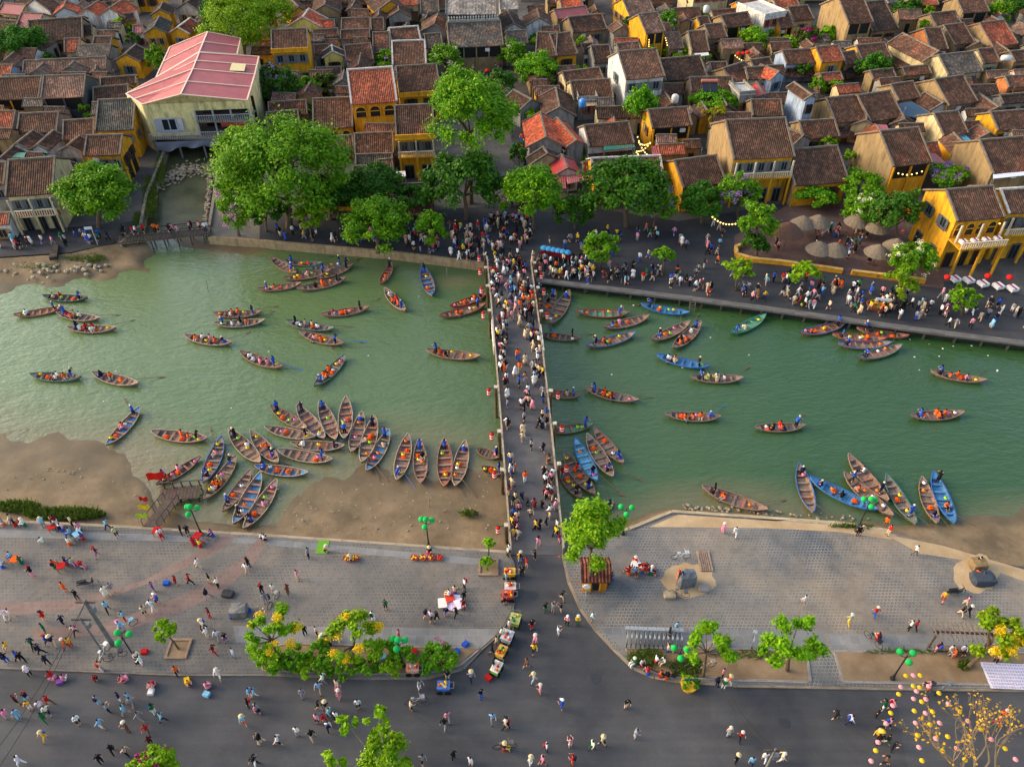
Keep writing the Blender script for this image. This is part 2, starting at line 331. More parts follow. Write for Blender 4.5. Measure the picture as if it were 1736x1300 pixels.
def bank(name, up, lo, zu, zl, mat, n=10, amp=.12, ext=1.25, raw=False):
    V = []; F = []; m = len(up); SUB = 6
    U = [G(x, y, zu) for x, y in up]; L = [G(x, y, zl) for x, y in lo]
    def sub(A): return [A[i].lerp(A[i+1], k/SUB) for i in range(len(A)-1) for k in range(SUB)]+[A[-1]]
    U, L = sub(U), sub(L); m = len(U)
    for i in range(m):
        for j in range(n+1):
            t = j/n*ext; p = U[i].lerp(L[i], t)
            if t > 1: p.z = zl-(t-1)*.5
            h = amp*math.sin(p.x*.9+p.y*.5)*math.sin(p.y*1.1-p.x*.3)+random.uniform(-.03, .03) if 0 < j else 0
            V.append((p.x, p.y, p.z+h))
    for i in range(m-1):
        for j in range(n): F.append((i*(n+1)+j, (i+1)*(n+1)+j, (i+1)*(n+1)+j+1, i*(n+1)+j+1))
    o = bpy.data.objects.new(name, mesh(name, V, F, mat, smooth=True)); return structure(link(o))
bank('mud_flat', NEARLU, NEARL, -.75, WZ, M['mud'], 14, .05, 1.5)
bank('sand_bank', NEARRU, NEARR, -.1, WZ, M['mud'], 8, .08)
bank('rocky_bank', [(-420, 442), (0, 438), (120, 430), (170, 418), (205, 412), (240, 402)], [(-420, 500), (0, 488), (120, 478), (185, 468), (240, 458), (262, 430)], -.05, WZ, M['mud'], 8, .2)
bank('mud_spit', [(285, 395), (310, 396), (352, 406), (430, 414), (455, 418)], [(292, 405), (306, 420), (352, 428), (420, 432), (455, 426)], WZ+.15, WZ-.02, M['mud'], 6, .05)
structure(slab('canal_bed', [(214, 402), (225, 385), (238, 365), (244, 330), (278, 240), (380, 240), (372, 300), (366, 350), (354, 398), (330, 404), (300, 398), (275, 406), (245, 400)], WZ+.03, M['darkmud']))
# near side: road sheet, two plazas with kerbs
nr = w2([(-420, 905), (858, 932), (960, 932), (1060, 915), (1140, 886), (1736, 960), (2300, 1040)])
structure(slab('road', [(-300, nr[0][1])]+nr+[(300, nr[-1][1]), (300, -60), (-300, -60)], 0.0, M['asphalt'], raw=True))
PL = [(-420, 868), (0, 884), (190, 893), (440, 908), (860, 937), (869, 955), (871, 1000), (867, 1035), (848, 1070), (814, 1100), (784, 1132), (724, 1147), (628, 1147), (450, 1141), (300, 1141), (0, 1129), (-420, 1112)]
PR = [(956, 938), (990, 925), (1040, 906), (1066, 898), (1140, 868), (1300, 879), (1430, 888), (1520, 905), (1600, 928), (1736, 966), (2300, 1100), (2300, 1185), (1736, 1167), (1500, 1164), (1250, 1159), (1150, 1152), (1110, 1145), (1075, 1130), (1042, 1098), (1012, 1066), (986, 1030), (966, 985)]
plL = structure(slab('plaza', PL, .13, M['paver'], 1.6)); plR = structure(slab('square', PR, .13, M['tile'], 1.6))
def strip(name, pts, z, wid, hgt, mat, parent=None, col=None, seg=1.6, joint=.02, pname='kerbstone'):
    """a line of separate stones along a pixel path, each a part of its own"""
    P = [G(x, y, z) for x, y in pts]; out = []
    D = MB().box((0, 0, 0), (1, 1, 1)).data(pname, M['stone'])
    for a, b in zip(P[:-1], P[1:]):
        d = b-a; L = d.length; k = max(1, int(round(L/seg))); ang = math.atan2(d.y, d.x)
        for i in range(k):
            c = a.lerp(b, (i+.5)/k); o = inst(pname, D, parent, (c.x, c.y, z+hgt/2-.11), ang, (L/k-joint, wid, hgt+.1), col); out.append(o)
    return out
kL = structure(empty('kerb')); strip('k', PL[4:], .13, .35, .03, None, kL, S(140, 132, 120), 1.8)
kR = structure(empty('kerb')); strip('k', PR[11:]+[PR[0]], .13, .45, .03, None, kR, S(158, 142, 120), 1.8)
cL = structure(empty('coping')); strip('c', PL[0:5], .13, .55, .05, None, cL, S(176, 160, 134), 2.6, pname='coping_stone')
cR = structure(empty('coping')); strip('c', [(1040, 906), (1066, 898), (1140, 868), (1300, 879), (1430, 888), (1510, 901)], .13, .6, .06, None, cR, S(196, 176, 142), 2.2, pname='coping_stone')
def overlay(name, pts, mat, z=.134, par=None): return structure(slab(name, pts, z, mat))
overlay('pale_paving', [(0, 897), (190, 903), (460, 914), (855, 950), (855, 962), (480, 926), (440, 921), (0, 910)], M['lightband'])
overlay('pale_paving', [(395, 1060), (845, 1066), (838, 1078), (816, 1098), (470, 1092), (400, 1088)], M['lightband'])
overlay('pale_paving', [(1018, 1066), (1040, 1063), (1396, 1069), (1406, 1102), (1052, 1096)], M['lightband'])
overlay('pale_paving', [(1402, 1073), (1736, 1080), (2100, 1085), (2100, 1108), (1736, 1104), (1411, 1101)], M['lightband'])
overlay('pink_band', [(0, 1022), (120, 1016), (240, 985), (330, 940), (375, 905), (400, 907), (385, 925), (300, 970), (210, 1004), (120, 1035), (0, 1045)], M['band'], .136)
overlay('pink_band', [(60, 1085), (190, 1075), (300, 1040), (380, 1000), (430, 955), (458, 912), (440, 910), (410, 945), (350, 990), (270, 1025), (170, 1058), (50, 1066)], M['band'], .137)
overlay('dirt_edge', [(1150, 872), (1300, 882), (1430, 891), (1520, 907), (1510, 914), (1420, 901), (1300, 895), (1130, 893), (1100, 893)], M['sand'])
overlay('dirt_edge', [(1500, 905), (1600, 925), (1736, 965), (1990, 1030), (1990, 1055), (1736, 985), (1640, 950), (1560, 938)], M['sand'], .135)
def blob(cx, cy, rx, ry, n=22, j=.12): return [(cx+rx*math.cos(t)*(1+random.uniform(-j, j)), cy+ry*math.sin(t)*(1+random.uniform(-j, j))) for t in [2*math.pi*k/n for k in range(n)]]
overlay('sand_patch', blob(1168, 983, 44, 29), M['sand'], .138); overlay('sand_patch', blob(1655, 972, 40, 32), M['sand'], .139)
# planting beds
def bed(name, pts, label):
    o = structure(slab(name, pts, .20, M['soil'], .1)); k = structure(empty('bed_edging')); strip('e', pts+[pts[0]], .2, .22, .06, None, k, S(170, 160, 148), 1.5, pname='edging_stone'); return o
bed('planting_bed', [(447, 1135), (432, 1100), (490, 1091), (640, 1095), (812, 1099), (780, 1126), (722, 1140), (628, 1140)], '')
bed('planting_bed', [(1062, 1099), (1190, 1099), (1367, 1103), (1374, 1155), (1252, 1152), (1150, 1146), (1112, 1139), (1078, 1124)], '')
bed('planting_bed', [(1415, 1103), (1736, 1107), (2000, 1110), (2000, 1168), (1736, 1160), (1429, 1155)], '')
# quay walls
def quaywall(name, pts, z0, z1, thick, mat, col, label=None):
    P = [G(x, y, z1) for x, y in pts]; b = MB()
    for a, c in zip(P[:-1], P[1:]):
        d = (c-a); nrm = Vector((d.y, -d.x, 0)).normalized()*thick
        V = [(a.x, a.y, z0), (c.x, c.y, z0), (c.x, c.y, z1), (a.x, a.y, z1)]; W = [(v[0]-nrm.x, v[1]-nrm.y, v[2]) for v in V]
        b.add(V+W, [(0, 1, 2, 3), (5, 4, 7, 6), (3, 2, 6, 7), (0, 3, 7, 4), (1, 5, 6, 2)])
    return b.build(name, mat, None, col)
q = quaywall('quay_wall', [(352, 380)]+FQ_M, -2.5, .10, .35, M['stone'], S(168, 146, 112)); tag(q, 'low tan stone quay wall left of the bridge, below the promenade trees', 'wall')
q = empty('quay_wall'); tag(q, 'long grey quay wall on dark piles right of the bridge', 'wall')
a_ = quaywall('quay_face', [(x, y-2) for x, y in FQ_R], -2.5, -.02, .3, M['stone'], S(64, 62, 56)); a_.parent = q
DS = MB().box((0, 0, 0), (1, 1, 1)).data('deck_edge', M['stone']); DP = MB().tube([(0, 0, -2.2), (0, 0, -.3)], .16, 7).data('pile', M['stone'])
P = [G(x, y, 0) for x, y in FQ_R]
for a, c in zip(P[:-1], P[1:]):
    d = c-a; L = d.length; k = max(1, int(L/2.4)); ang = math.atan2(d.y, d.x); nn = Vector((d.y, -d.x, 0)).normalized()
    for i in range(k):
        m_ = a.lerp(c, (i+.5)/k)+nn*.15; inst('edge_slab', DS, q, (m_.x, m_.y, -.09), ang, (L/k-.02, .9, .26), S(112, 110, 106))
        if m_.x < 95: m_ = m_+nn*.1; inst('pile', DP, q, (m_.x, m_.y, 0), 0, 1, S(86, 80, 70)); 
# canal side walls
for pts, lab in (([(205, 412), (240, 382), (250, 330), (283, 248)], 'grey retaining wall on the yellow house side of the canal'), ([(372, 250), (362, 320), (352, 382)], 'pale retaining wall on the path side of the canal')):
    q = quaywall('canal_wall', pts, -2.0, .35, .4, M['stone'], S(150, 140, 124)); tag(q, lab, 'wall')
# rocks along canal and bank: loose rubble
def rockmesh(seed):
    r = random.Random(seed); b = bmesh.new(); bmesh.ops.create_icosphere(b, subdivisions=1, radius=.5)
    for v in b.verts: v.co = Vector((v.co.x*r.uniform(.8, 1.3), v.co.y*r.uniform(.8, 1.2), v.co.z*r.uniform(.5, .8)))
    me = bpy.data.meshes.new('rock'); b.to_mesh(me); b.free(); me.materials.append(M['stone']); return me
RK = [rockmesh(i) for i in range(5)]
def rubble(name, centers, label):
    V = []; F = []
    for (x, y, z, s) in centers:
        me = random.choice(RK); b = len(V); a = random.uniform(0, 6.28); p = G(x, y, z)
        for v in me.vertices: c = v.co; V.append((p.x+s*(c.x*math.cos(a)-c.y*math.sin(a)), p.y+s*(c.x*math.sin(a)+c.y*math.cos(a)), z+s*c.z+.1*s))
        F += [tuple(i+b for i in f.vertices) for f in me.polygons]
    o = bpy.data.objects.new(name, mesh(name, V, F, M['stone'])); link(o); setcol(o, S(172, 158, 134)); stuff(o, label, 'stones')
def along(pts, n, jx, jy, z0, z1, s0, s1):
    out = []
    for _ in range(n):
        i = random.randrange(len(pts)-1); t = random.random(); (ax, ay), (bx, by) = pts[i], pts[i+1]
        out.append((ax+(bx-ax)*t+random.gauss(0, jx), ay+(by-ay)*t+random.gauss(0, jy), random.uniform(z0, z1), random.uniform(s0, s1)))
    return out
rubble('rubble', along([(262, 318), (292, 300), (312, 288), (352, 286), (362, 300)], 420, 6, 5, WZ, WZ+.35, .25, .6)+along([(356, 300), (348, 390)], 160, 2, 3, WZ, WZ+.4, .25, .55)+along([(262, 318), (238, 380)], 180, 3, 4, WZ, WZ+.35, .25, .6), 'pale rubble stones heaped along the canal bed')
rubble('shore_rubble', along([(0, 450), (60, 455), (120, 450), (165, 445)], 170, 14, 9, WZ+.2, WZ+.7, .3, .8)+along([(1150, 862), (1230, 864), (1290, 868), (1480, 884)], 90, 8, 4, WZ, WZ+.1, .15, .4), 'loose stones scattered along the river shore')
def rocks_debris():
    c = along([(30, 790), (120, 800), (200, 840)], 60, 40, 25, -.95, -.85, .08, .2)+along([(480, 890), (560, 860), (700, 860), (840, 860)], 110, 20, 25, -.85, -.75, .08, .22)
    rubble('beach_debris', c, 'small bits of debris scattered over the mud flat')
rocks_debris()
# grass
def grass(name, regions, label, per=1.0):
    Vs = []
    for (cx, cy, rx, ry, n, z, h) in regions:
        for _ in range(int(n*per)):
            t = random.uniform(0, 6.28); r = math.sqrt(random.random()); p = G(cx+rx*r*math.cos(t), cy+ry*r*math.sin(t), z); a = random.uniform(0, 6.28); w_ = .07; hh = h*random.uniform(.5, 1.2)
            dx, dy = math.cos(a)*w_, math.sin(a)*w_; lx, ly = random.gauss(0, .15), random.gauss(0, .15)
            Vs += [(p.x-dx, p.y-dy, z-.05), (p.x+dx, p.y+dy, z-.05), (p.x+dx*.4+lx, p.y+dy*.4+ly, z+hh), (p.x-dx*.4+lx, p.y-dy*.4+ly, z+hh)]
    o = bpy.data.objects.new(name, fastquads(name, np.array(Vs), M['grass'])); link(o); setcol(o, (1, 1, 1)); stuff(o, label, 'grass')
grass('grass', [(30, 860, 40, 9, 900, -.6, .5), (110, 872, 70, 10, 1600, -.6, .5), (140, 438, 40, 7, 700, -.5, .4), (60, 448, 60, 8, 500, -.6, .3), (1445, 892, 40, 3, 250, .13, .25), (1095, 1115, 30, 14, 900, .2, .18), (1165, 1130, 30, 14, 700, .2, .18), (1280, 1110, 80, 6, 300, .2, .15),
      (1550, 1104, 90, 2, 300, .2, .15), (255, 335, 12, 34, 900, -.2, .7), (272, 290, 8, 25, 500, -.2, .7), (235, 375, 10, 14, 300, -.2, .6), (795, 870, 16, 6, 200, -.7, .25), (1635, 1128, 12, 8, 250, .2, .25)], 'rough green grass growing along the banks and beds')

# ------------------------------------------------------------------ the bridge
BN = 26
def camber(t): return 1.6*math.sin(math.pi*min(1, max(0, t)))**1.2+.02
b0L, b1L = G(866, 940, 0), G(826, 446, 0); b0R, b1R = G(955, 940, 0), G(900, 455, 0)
def bpt(t, s): a = b0L.lerp(b1L, t); c = b0R.lerp(b1R, t); p = a.lerp(c, s); p.z = camber(t); return p
br = empty('bridge', tuple(bpt(.5, .5)-Vector((0, 0, 2.6)))); tag(br, 'long narrow footbridge packed with people crossing the green river', 'bridge')
BOFF = br.location.copy()
def bpart(name, mb, mat, col): o = mb.build(name, mat, br, col); o.location = -BOFF; return o
d_ = MB()
for i in range(BN):
    t0, t1 = i/BN, (i+1)/BN; A = [bpt(t0, 0), bpt(t0, 1), bpt(t1, 1), bpt(t1, 0)]; Bt = [p-Vector((0, 0, .45)) for p in A]
    d_.add(A+Bt, [(0, 1, 2, 3), (7, 6, 5, 4), (1, 5, 6, 2), (4, 0, 3, 7)])
bpart('deck', d_, M['deckgrey'], (1, 1, 1))
POST = MB().box((0, 0, .5), (.12, .12, 1.0)).data('rail_post', M['wood']); BAL = MB().box((0, 0, .42), (.05, .05, .84)).data('baluster', M['wood'])
for s, sg in ((0.0, -1), (1.0, 1)):
    r = MB(); pan = MB(); bal = MB()
    for i in range(BN):
        a, c = bpt(i/BN, s), bpt((i+1)/BN, s); mid = (a+c)/2; L = (c-a).length; ang = math.atan2(c.y-a.y, c.x-a.x)
        inst('rail_post', POST, br, tuple(a-BOFF), ang, 1, S(150, 130, 106))
        for z, wd in ((1.0, .16), (.55, .07), (.18, .09)):
            u = Vector((0, 0, z)); dd = (c-a).normalized(); nv = Vector((-dd.y, dd.x, 0))*wd/2; hv = Vector((0, 0, .05))
            r.add([a+u-nv-hv, a+u+nv-hv, a+u+nv+hv, a+u-nv+hv, c+u-nv-hv, c+u+nv-hv, c+u+nv+hv, c+u-nv+hv], [(0, 1, 5, 4), (1, 2, 6, 5), (2, 3, 7, 6), (3, 0, 4, 7)])
        for k in range(1, 8):
            p = a.lerp(c, k/8); bal.box((p.x, p.y, p.z+.45), (.05, .05, .9))
    bpart('handrail', r, M['wood'], S(182, 164, 140)); bo = bpart('balusters', bal, M['wood'], S(150, 128, 104)); bo['kind'] = 'stuff'
    t0, t1 = .56, .67; a, c = bpt(t0, s), bpt(t1, s); d = c-a; nv = Vector((d.y, -d.x, 0)).normalized()*(-.12 if sg < 0 else .12)
    b = MB(); V = [a+nv*.5, a+nv*1.6, c+nv*1.6, c+nv*.5]; b.add([v+Vector((0, 0, -.3)) for v in V]+[v+Vector((0, 0, 1.06)) for v in V], [(0, 3, 2, 1), (4, 5, 6, 7), (0, 1, 5, 4), (1, 2, 6, 5), (2, 3, 7, 6), (3, 0, 4, 7)])
    bpart('name_board', b, M['paint'], S(214, 206, 190))
for t in (.1, .22, .34, .46, .58, .7, .82, .93):
    for s in (.06, .94):
        p = bpt(t, s); b = MB().tube([(p.x, p.y, -3), (p.x, p.y, p.z-.3)], .25, 8); bpart('pier', b, M['stone'], S(110, 100, 86))
    a, c = bpt(t, 0), bpt(t, 1); b = MB().tube([a-Vector((0, 0, .62)), c-Vector((0, 0, .62))], .18, 6); bpart('cross_beam', b, M['stone'], S(110, 100, 86))
# lantern posts outside the rails
LANT = MB().lathe([(.06, -.5), (.2, -.4), (.22, -.2), (.16, -.12), (.22, -.04), (.22, .12), (.16, .2), (.22, .28), (.2, .45), (.06, .52)], 9).data('striped_lantern', M['cloth'])
LSTR = MB(); 
for z in (-.16, .16): LSTR.lathe([(.17, z-.06), (.215, z-.03), (.215, z+.03), (.17, z+.06)], 9)
LSTR = LSTR.data('white_stripe', M['paint'])
for s, ts, side in ((-.06, [.985, .91, .81, .69, .40, .27, .17, .04], 'left'), (1.06, [.97, .92, .83, .71, .40, .30, .19], 'right')):
    for i, t in enumerate(ts):
        p = bpt(t, s); e = empty('lantern_post', (p.x, p.y, -2.0)); h = p.z+1.7+2.0
        MB().tube([(0, 0, 0), (0, 0, h)], [.17, .14], 8).build('post', M['wood'], e, S(96, 78, 60))
        dx = -.75 if s < 0 else .75
        MB().box((dx/2, 0, h-.1), (abs(dx)+.3, .1, .1)).build('arm', M['wood'], e, S(96, 78, 60)); MB().box((0, 0, h+.06), (.4, .4, .12)).build('cap', M['wood'], e, S(210, 200, 176))
        l = inst('lantern', LANT, e, (dx, 0, h-.75), 0, 1, S(206, 44, 32)); inst('white_stripe', LSTR, l, (0, 0, 0), 0, 1, S(240, 235, 225))
        tag(e, f'wooden post with red striped lantern outside the {side} bridge rail', 'lantern post', 'lantern posts along the bridge')
# ------------------------------------------------------------------ houses
RC = dict(b=S(98,74,60), d=S(80,64,54), r=S(160,92,68), o=S(196,100,68), m=S(130,106,92), g=S(100,95,88), p=S(176,94,94), l=S(168,164,156), n=S(78,80,74), h=S(116,88,72), R=S(190,60,58))
RW = dict(b='brown', d='dark brown', r='reddish', o='orange', m='mottled brown', g='grey', p='pink sheet metal', l='pale grey', n='dark green grey', h='light brown', R='red')
WC = dict(y=S(228,164,40), t=S(158,134,96), c=S(206,188,142), w=S(214,212,206), e=S(150,146,138), u=S(164,182,204), k=S(78,90,96), o=S(186,118,72), Y=S(232,208,112))
WW = dict(y='yellow', t='tan', c='cream', w='white', e='grey', u='pale blue', k='dark', o='brick', Y='pale yellow')
CAPC = dict(W=S(206,198,186), x=S(132,120,106), k=S(92,86,80), y=S(222,170,70))
def unit_window():
    b = MB(); fr = .1
    for c, d in (((0,0,.5-fr/2),(1,.10,fr)), ((0,0,-.5+fr/2),(1,.10,fr)), ((-.5+fr/2,0,0),(fr,.10,1-2*fr)), ((.5-fr/2,0,0),(fr,.10,1-2*fr)), ((0,0,0),(.06,.08,1-2*fr))): b.box(c, d, 0)
    b.box((0,.03,0),(1-2*fr,.03,1-2*fr),1); b.box((0,-.06,-.55),(1.16,.22,.09),2)
    for sx in (-1, 1): b.box((sx*.70,-.10,0),(.40,.05,.98),0,rz=-sx*.55)
    return b.data('window', [M['paint'], M['glass'], M['stone']])
def unit_door():
    b = MB(); b.box((0,0,0),(1,.06,1),1)
    for c, d in (((-.46,-.02,0),(.08,.12,1)), ((.46,-.02,0),(.08,.12,1)), ((0,-.02,.46),(.84,.12,.08)), ((0,-.02,0),(.03,.09,.92))): b.box(c, d, 0)
    return b.data('door', [M['paint'], M['dark']])
def unit_arch():
    b = MB(); n = 8; V = []; 
    pts = [(-.5,-.5),(.5,-.5),(.5,.1)]+[(.5*math.cos(math.pi*i/n), .1+.4*math.sin(math.pi*i/n)) for i in range(1,n)]+[(-.5,.1)]
    m = len(pts); V = [(x,-.02,z) for x, z in pts]; b.add(V, [tuple(range(m))], 1)
    O = [(x*1.14,-.08,z*1.1+.03) for x, z in pts]; I = [(x,-.08,z) for x, z in pts]; J = [(x*1.14,.05,z*1.1+.03) for x, z in pts]
    b.add(O+I+J, [(i, (i+1)%m, m+(i+1)%m, m+i) for i in range(m)]+[(i, 2*m+i, 2*m+(i+1)%m, (i+1)%m) for i in range(m)], 0)
    b.box((0,-.07,.06),(1.2,.16,.07),2)
    return b.data('arched_window', [M['paint'], M['glass'], M['stone']])
WIN, DOOR, ARCH = unit_window(), unit_door(), unit_arch()
HOUSES = []
ACU = MB().box((0,0,0),(.85,.32,.6)).tube([(0,-.16,0),(0,-.19,0)], .22, 10).data('air_conditioner', M['paint']); AER = MB().tube([(0,0,0),(0,0,1.6)], .025, 4).box((0,0,1.5),(.9,.03,.03)).box((0,.0,1.3),(.6,.03,.03)).data('aerial', M['metal'])
FRC = [S(96,60,40), S(70,52,40), S(110,118,120), S(90,96,100), S(150,120,84)]
def roof_mesh(name, L, hw, h, rise, mat, over=.0, asym=0.0):
    """gable roof slabs: ridge along X at z=h+rise, eaves at y=+-hw, thickness .16"""
    t = .16; x0, x1 = -L/2, L/2; sl = math.hypot(hw, rise); V = []; F = []; uv = []
    NX = max(2, int(L/2.2)); NS = 3; sag = min(.10, L*.008)
    def slope(sy):
        base = len(V)
        for j in range(NS+1):
            for i in range(NX+1):
                u = i/NX; v = j/NS; dz = -sag*math.sin(math.pi*u)*(1-.5*v)-.05*math.sin(math.pi*v)+random.uniform(-.015,.015)
                V.append((x0+(x1-x0)*u, sy*hw*(1-v), h+rise*v+dz+t))
        for j in range(NS):
            for i in range(NX):
                a = base+j*(NX+1)+i; f = (a, a+1, a+NX+2, a+NX+1); q = [(i,j),(i+1,j),(i+1,j+1),(i,j+1)]
                if sy > 0: f = f[::-1]; q = q[::-1]
                F.append(f); uv.extend([(p*L/NX, r*sl/NS) for p, r in q])
        for i in range(NX):
            a, b_ = base+i, base+i+1; c, d = len(V), len(V)+1
            V.append((V[a][0], V[a][1], V[a][2]-t)); V.append((V[b_][0], V[b_][1], V[b_][2]-t))
            f = (a, c, d, b_) if sy < 0 else (b_, d, c, a); F.append(f); uv.extend([(0,0)]*4)
    slope(-1); slope(1)
    k = len(V); V.extend([(x0,-hw,h),(x1,-hw,h),(x0,0,h+rise),(x1,0,h+rise),(x0,hw,h),(x1,hw,h)])
    for f in ((k,k+2,k+3,k+1),(k+2,k+4,k+5,k+3)): F.append(f); uv.extend([(0,0)]*4)
    for e in (0, 1):
        kk = len(V); x = (x0, x1)[e]; V.extend([(x,-hw,h),(x,0,h+rise),(x,hw,h),(x,hw,h+t),(x,0,h+rise+t),(x,-hw,h+t)])
        f = (kk,kk+1,kk+4,kk+5); g = (kk+1,kk+2,kk+3,kk+4)
        if e == 0: f = f[::-1]; g = g[::-1]
        F.extend([f, g]); uv.extend([(0,0)]*8)
    return mesh(name, V, F, mat, uv=uv)
def bar(b, A, B, wx, hz, m=0):
    A, B = Vector(A), Vector(B); d = (B-A); s = Vector((-d.y, d.x, 0)); s = s.normalized()*wx/2 if s.length > 1e-4 else Vector((wx/2,0,0)); u = Vector((0,0,hz))
    V = [A-s, A+s, B+s, B-s]; b.add(V+[v+u for v in V], [(0,1,2,3)[::-1],(4,5,6,7),(0,1,5,4),(1,2,6,5),(2,3,7,6),(3,0,4,7)][0:6], m)
def openings(e, side, L, hw, h, wall, spec, rnd):
    """windows/doors on one side. side: 'f' front eave wall, 'l'/'r' gable ends"""
    wy = hw-.45; n_up, n_dn, kind = spec
    def put(me, nm, u, z, w_, hh, col):
        if side == 'f': loc, rz = (u, -wy-.05, z), 0
        elif side == 'l': loc, rz = (-L/2+.20-.05, u, z), -math.pi/2
        else: loc, rz = (L/2-.20+.05, u, z), math.pi/2
        inst(nm, me, e, loc, rz, (w_, 1, hh), col)
    width = L-.6 if side == 'f' else 2*wy-.6
    fc = FRC[rnd.randrange(len(FRC))]
    fl = [(h-1.55 if h > 4.6 else h-1.5, n_up, 1.5)]
    for k in range(n_up):
        u = -width/2+width*(k+.5)/n_up; ww = min(1.3, width/n_up*.55); me = ARCH if kind == 'a' else WIN
        put(me, 'arched_window' if kind == 'a' else 'window', u, h-1.45, ww*(1.25 if kind == 'a' else 1), 1.7 if kind == 'a' else 1.45, wallc(wall) if kind == 'a' else fc)
    if n_dn and h > 4.8:
        for k in range(n_dn):
            u = -width/2+width*(k+.5)/n_dn; put(DOOR, 'door', u, 1.15, min(1.5, width/n_dn*.6), 2.3, fc)
def wallc(c): return WC[c]
def house(kind, pts, h, roof, wall, cap='x', f=None, l=None, r=None, pitch=28, open_=0, balc=0, ext=None, name=None, word=None, par=0, maxd=8.5, gw=None):
    (xl, yl), (xr, yr), (rx, ry) = pts; h *= .92 if word or balc else .80 if max(yl, yr) > 255 else .68; rnd = random.Random(int(xl*7+yl*13+5000))
    P0, P1 = G(xl, yl, h), G(xr, yr, h); u = Vector((P1.x-P0.x, P1.y-P0.y, 0)); W = u.length; u.normalize(); v = Vector((-u.y, u.x, 0)); mid = (P0+P1)/2
    d = ray(rx, ry); tp = math.tan(math.radians(pitch))
    if kind == 'A':
        o = (CAMP-P0); t = (h+tp*o.dot(v)-CAMH)/(d.z-tp*d.dot(v)); R = CAMP+d*t; D = min(maxd, max(1.6, (R-P0).dot(v)))
        L, hw, rise = W, D, tp*D; c = mid+v*D; rz = math.atan2(u.y, u.x)
    else:
        rise = tp*W/2; R = CAMP+d*((h+rise-CAMH)/d.z); Dp = min(18, max(2.5, (R-mid).dot(v)))
        L, hw = Dp, W/2; c = mid+v*Dp/2; rz = math.atan2(v.y, v.x)     # local +x points away from the viewer
    e = empty(name or 'house', (c.x, c.y, 0), rz); HOUSES.append((e, proj((mid.x, mid.y, h)), roof, wall, kind, h, word))
    rmat = M['corr'] if roof in 'pRl' and roof != 'l' else M['roof']; jit = rnd.uniform(.84, 1.14)
    ro = bpy.data.objects.new('roof', roof_mesh('roof', L, hw, h, rise, rmat)); link(ro, e); setcol(ro, tuple(x*jit for x in RC[roof]))
    cb = MB(); cc = CAPC[cap]; cw = .26 if cap != 'W' else .34
    bar(cb, (-L/2-.03,0,h+rise+.08), (L/2+.03,0,h+rise+.08), cw, .24)
    for sx in (-1, 1):
        for sy in (-1, 1): bar(cb, (sx*(L/2-.1), sy*(hw+.02), h+.1), (sx*(L/2-.1), 0, h+rise+.1), cw*.9, .20)
    cb.build('ridge_cap', M['stone'], ro, cc)
    # walls
    wy = hw-.45; x0, x1 = -L/2+.2, L/2-.2; zz = h+rise*(1-wy/hw)-.02; zt = h+rise-.05
    V = [(x0,-wy,0),(x1,-wy,0),(x1,wy,0),(x0,wy,0),(x0,-wy,zz),(x1,-wy,zz),(x1,wy,zz),(x0,wy,zz),(x0,0,zt),(x1,0,zt)]
    wj = rnd.uniform(.9, 1.06); wcol = tuple(x*wj for x in WC[wall])
    wo_ = bpy.data.objects.new('wall', mesh('wall', V, [(0,1,5,4),(2,3,7,6)]+([] if gw else [(1,2,6,9,5),(3,0,4,8,7)]), M['wall'])); link(wo_, e); setcol(wo_, wcol)
    for gf in ([(1,2,6,9,5),(3,0,4,8,7)] if gw else []): go_ = bpy.data.objects.new('gable_wall', mesh('gable_wall', [V[i] for i in gf], [(0,1,2,3,4)], M['wall'])); link(go_, e); setcol(go_, WC[gw])
    side = 'f' if kind == 'A' else 'l'
    fr = f if f is not None else ((max(1, int(W/2.8)), max(1, int(W/3.2)), 'w'))
    if open_:                                        # open upper gallery: flat dark panel painted as its shade, with columns
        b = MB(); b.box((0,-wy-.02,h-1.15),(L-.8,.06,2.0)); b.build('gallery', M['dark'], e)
        n = max(2, int(L/2.6)); D_ = MB().box((0,0,0),(.22,.3,1)).data('column', M['wall'])
        for k in range(n+1): inst('column', D_, e, (-L/2+.45+(L-.9)*k/n, -wy-.16, h/2-.1), 0, (1,1,h-.2), wcol)
    elif fr[0] or fr[1]: openings(e, side, L, hw, h, wall, fr, rnd)
    if l: openings(e, 'l' if kind == 'A' else 'f', L, hw, h, wall, l, rnd)
    if r and kind == 'A': openings(e, 'r', L, hw, h, wall, r, rnd)
    if balc:                                         # balcony with balustrade in front of the eave wall
        zb = h-2.75; bd = 1.3 if balc == 1 else balc; b = MB().box((0,-wy-bd/2,zb),(L-.3,bd,.2)); b.build('balcony', M['stone'], e, wcol)
        nb = int((L-.4)/.32); bb = MB()
        for k in range(nb+1): bb.box((-L/2+.25+(L-.5)*k/nb,-wy-bd+.1,zb+.5),(.11,.11,.8))
        bb.box((0,-wy-bd+.1,zb+.92),(L-.4,.18,.12)); ob = bb.build('balustrade', M['paint'], e, S(214,200,170)); 
        n = max(2, int(L/3)); D_ = MB().box((0,0,0),(.26,.26,1)).data('column', M['wall'])
        for k in range(n+1): inst('column', D_, e, (-L/2+.4+(L-.8)*k/n, -wy-bd+.1, (zb)/2), 0, (1,1,zb), wcol); inst('column', D_, e, (-L/2+.4+(L-.8)*k/n, -wy-min(bd,1.3)+.1, zb+.1+(h-zb-.2)/2), 0, (.8,.8,h-zb-.25), S(210,196,168))
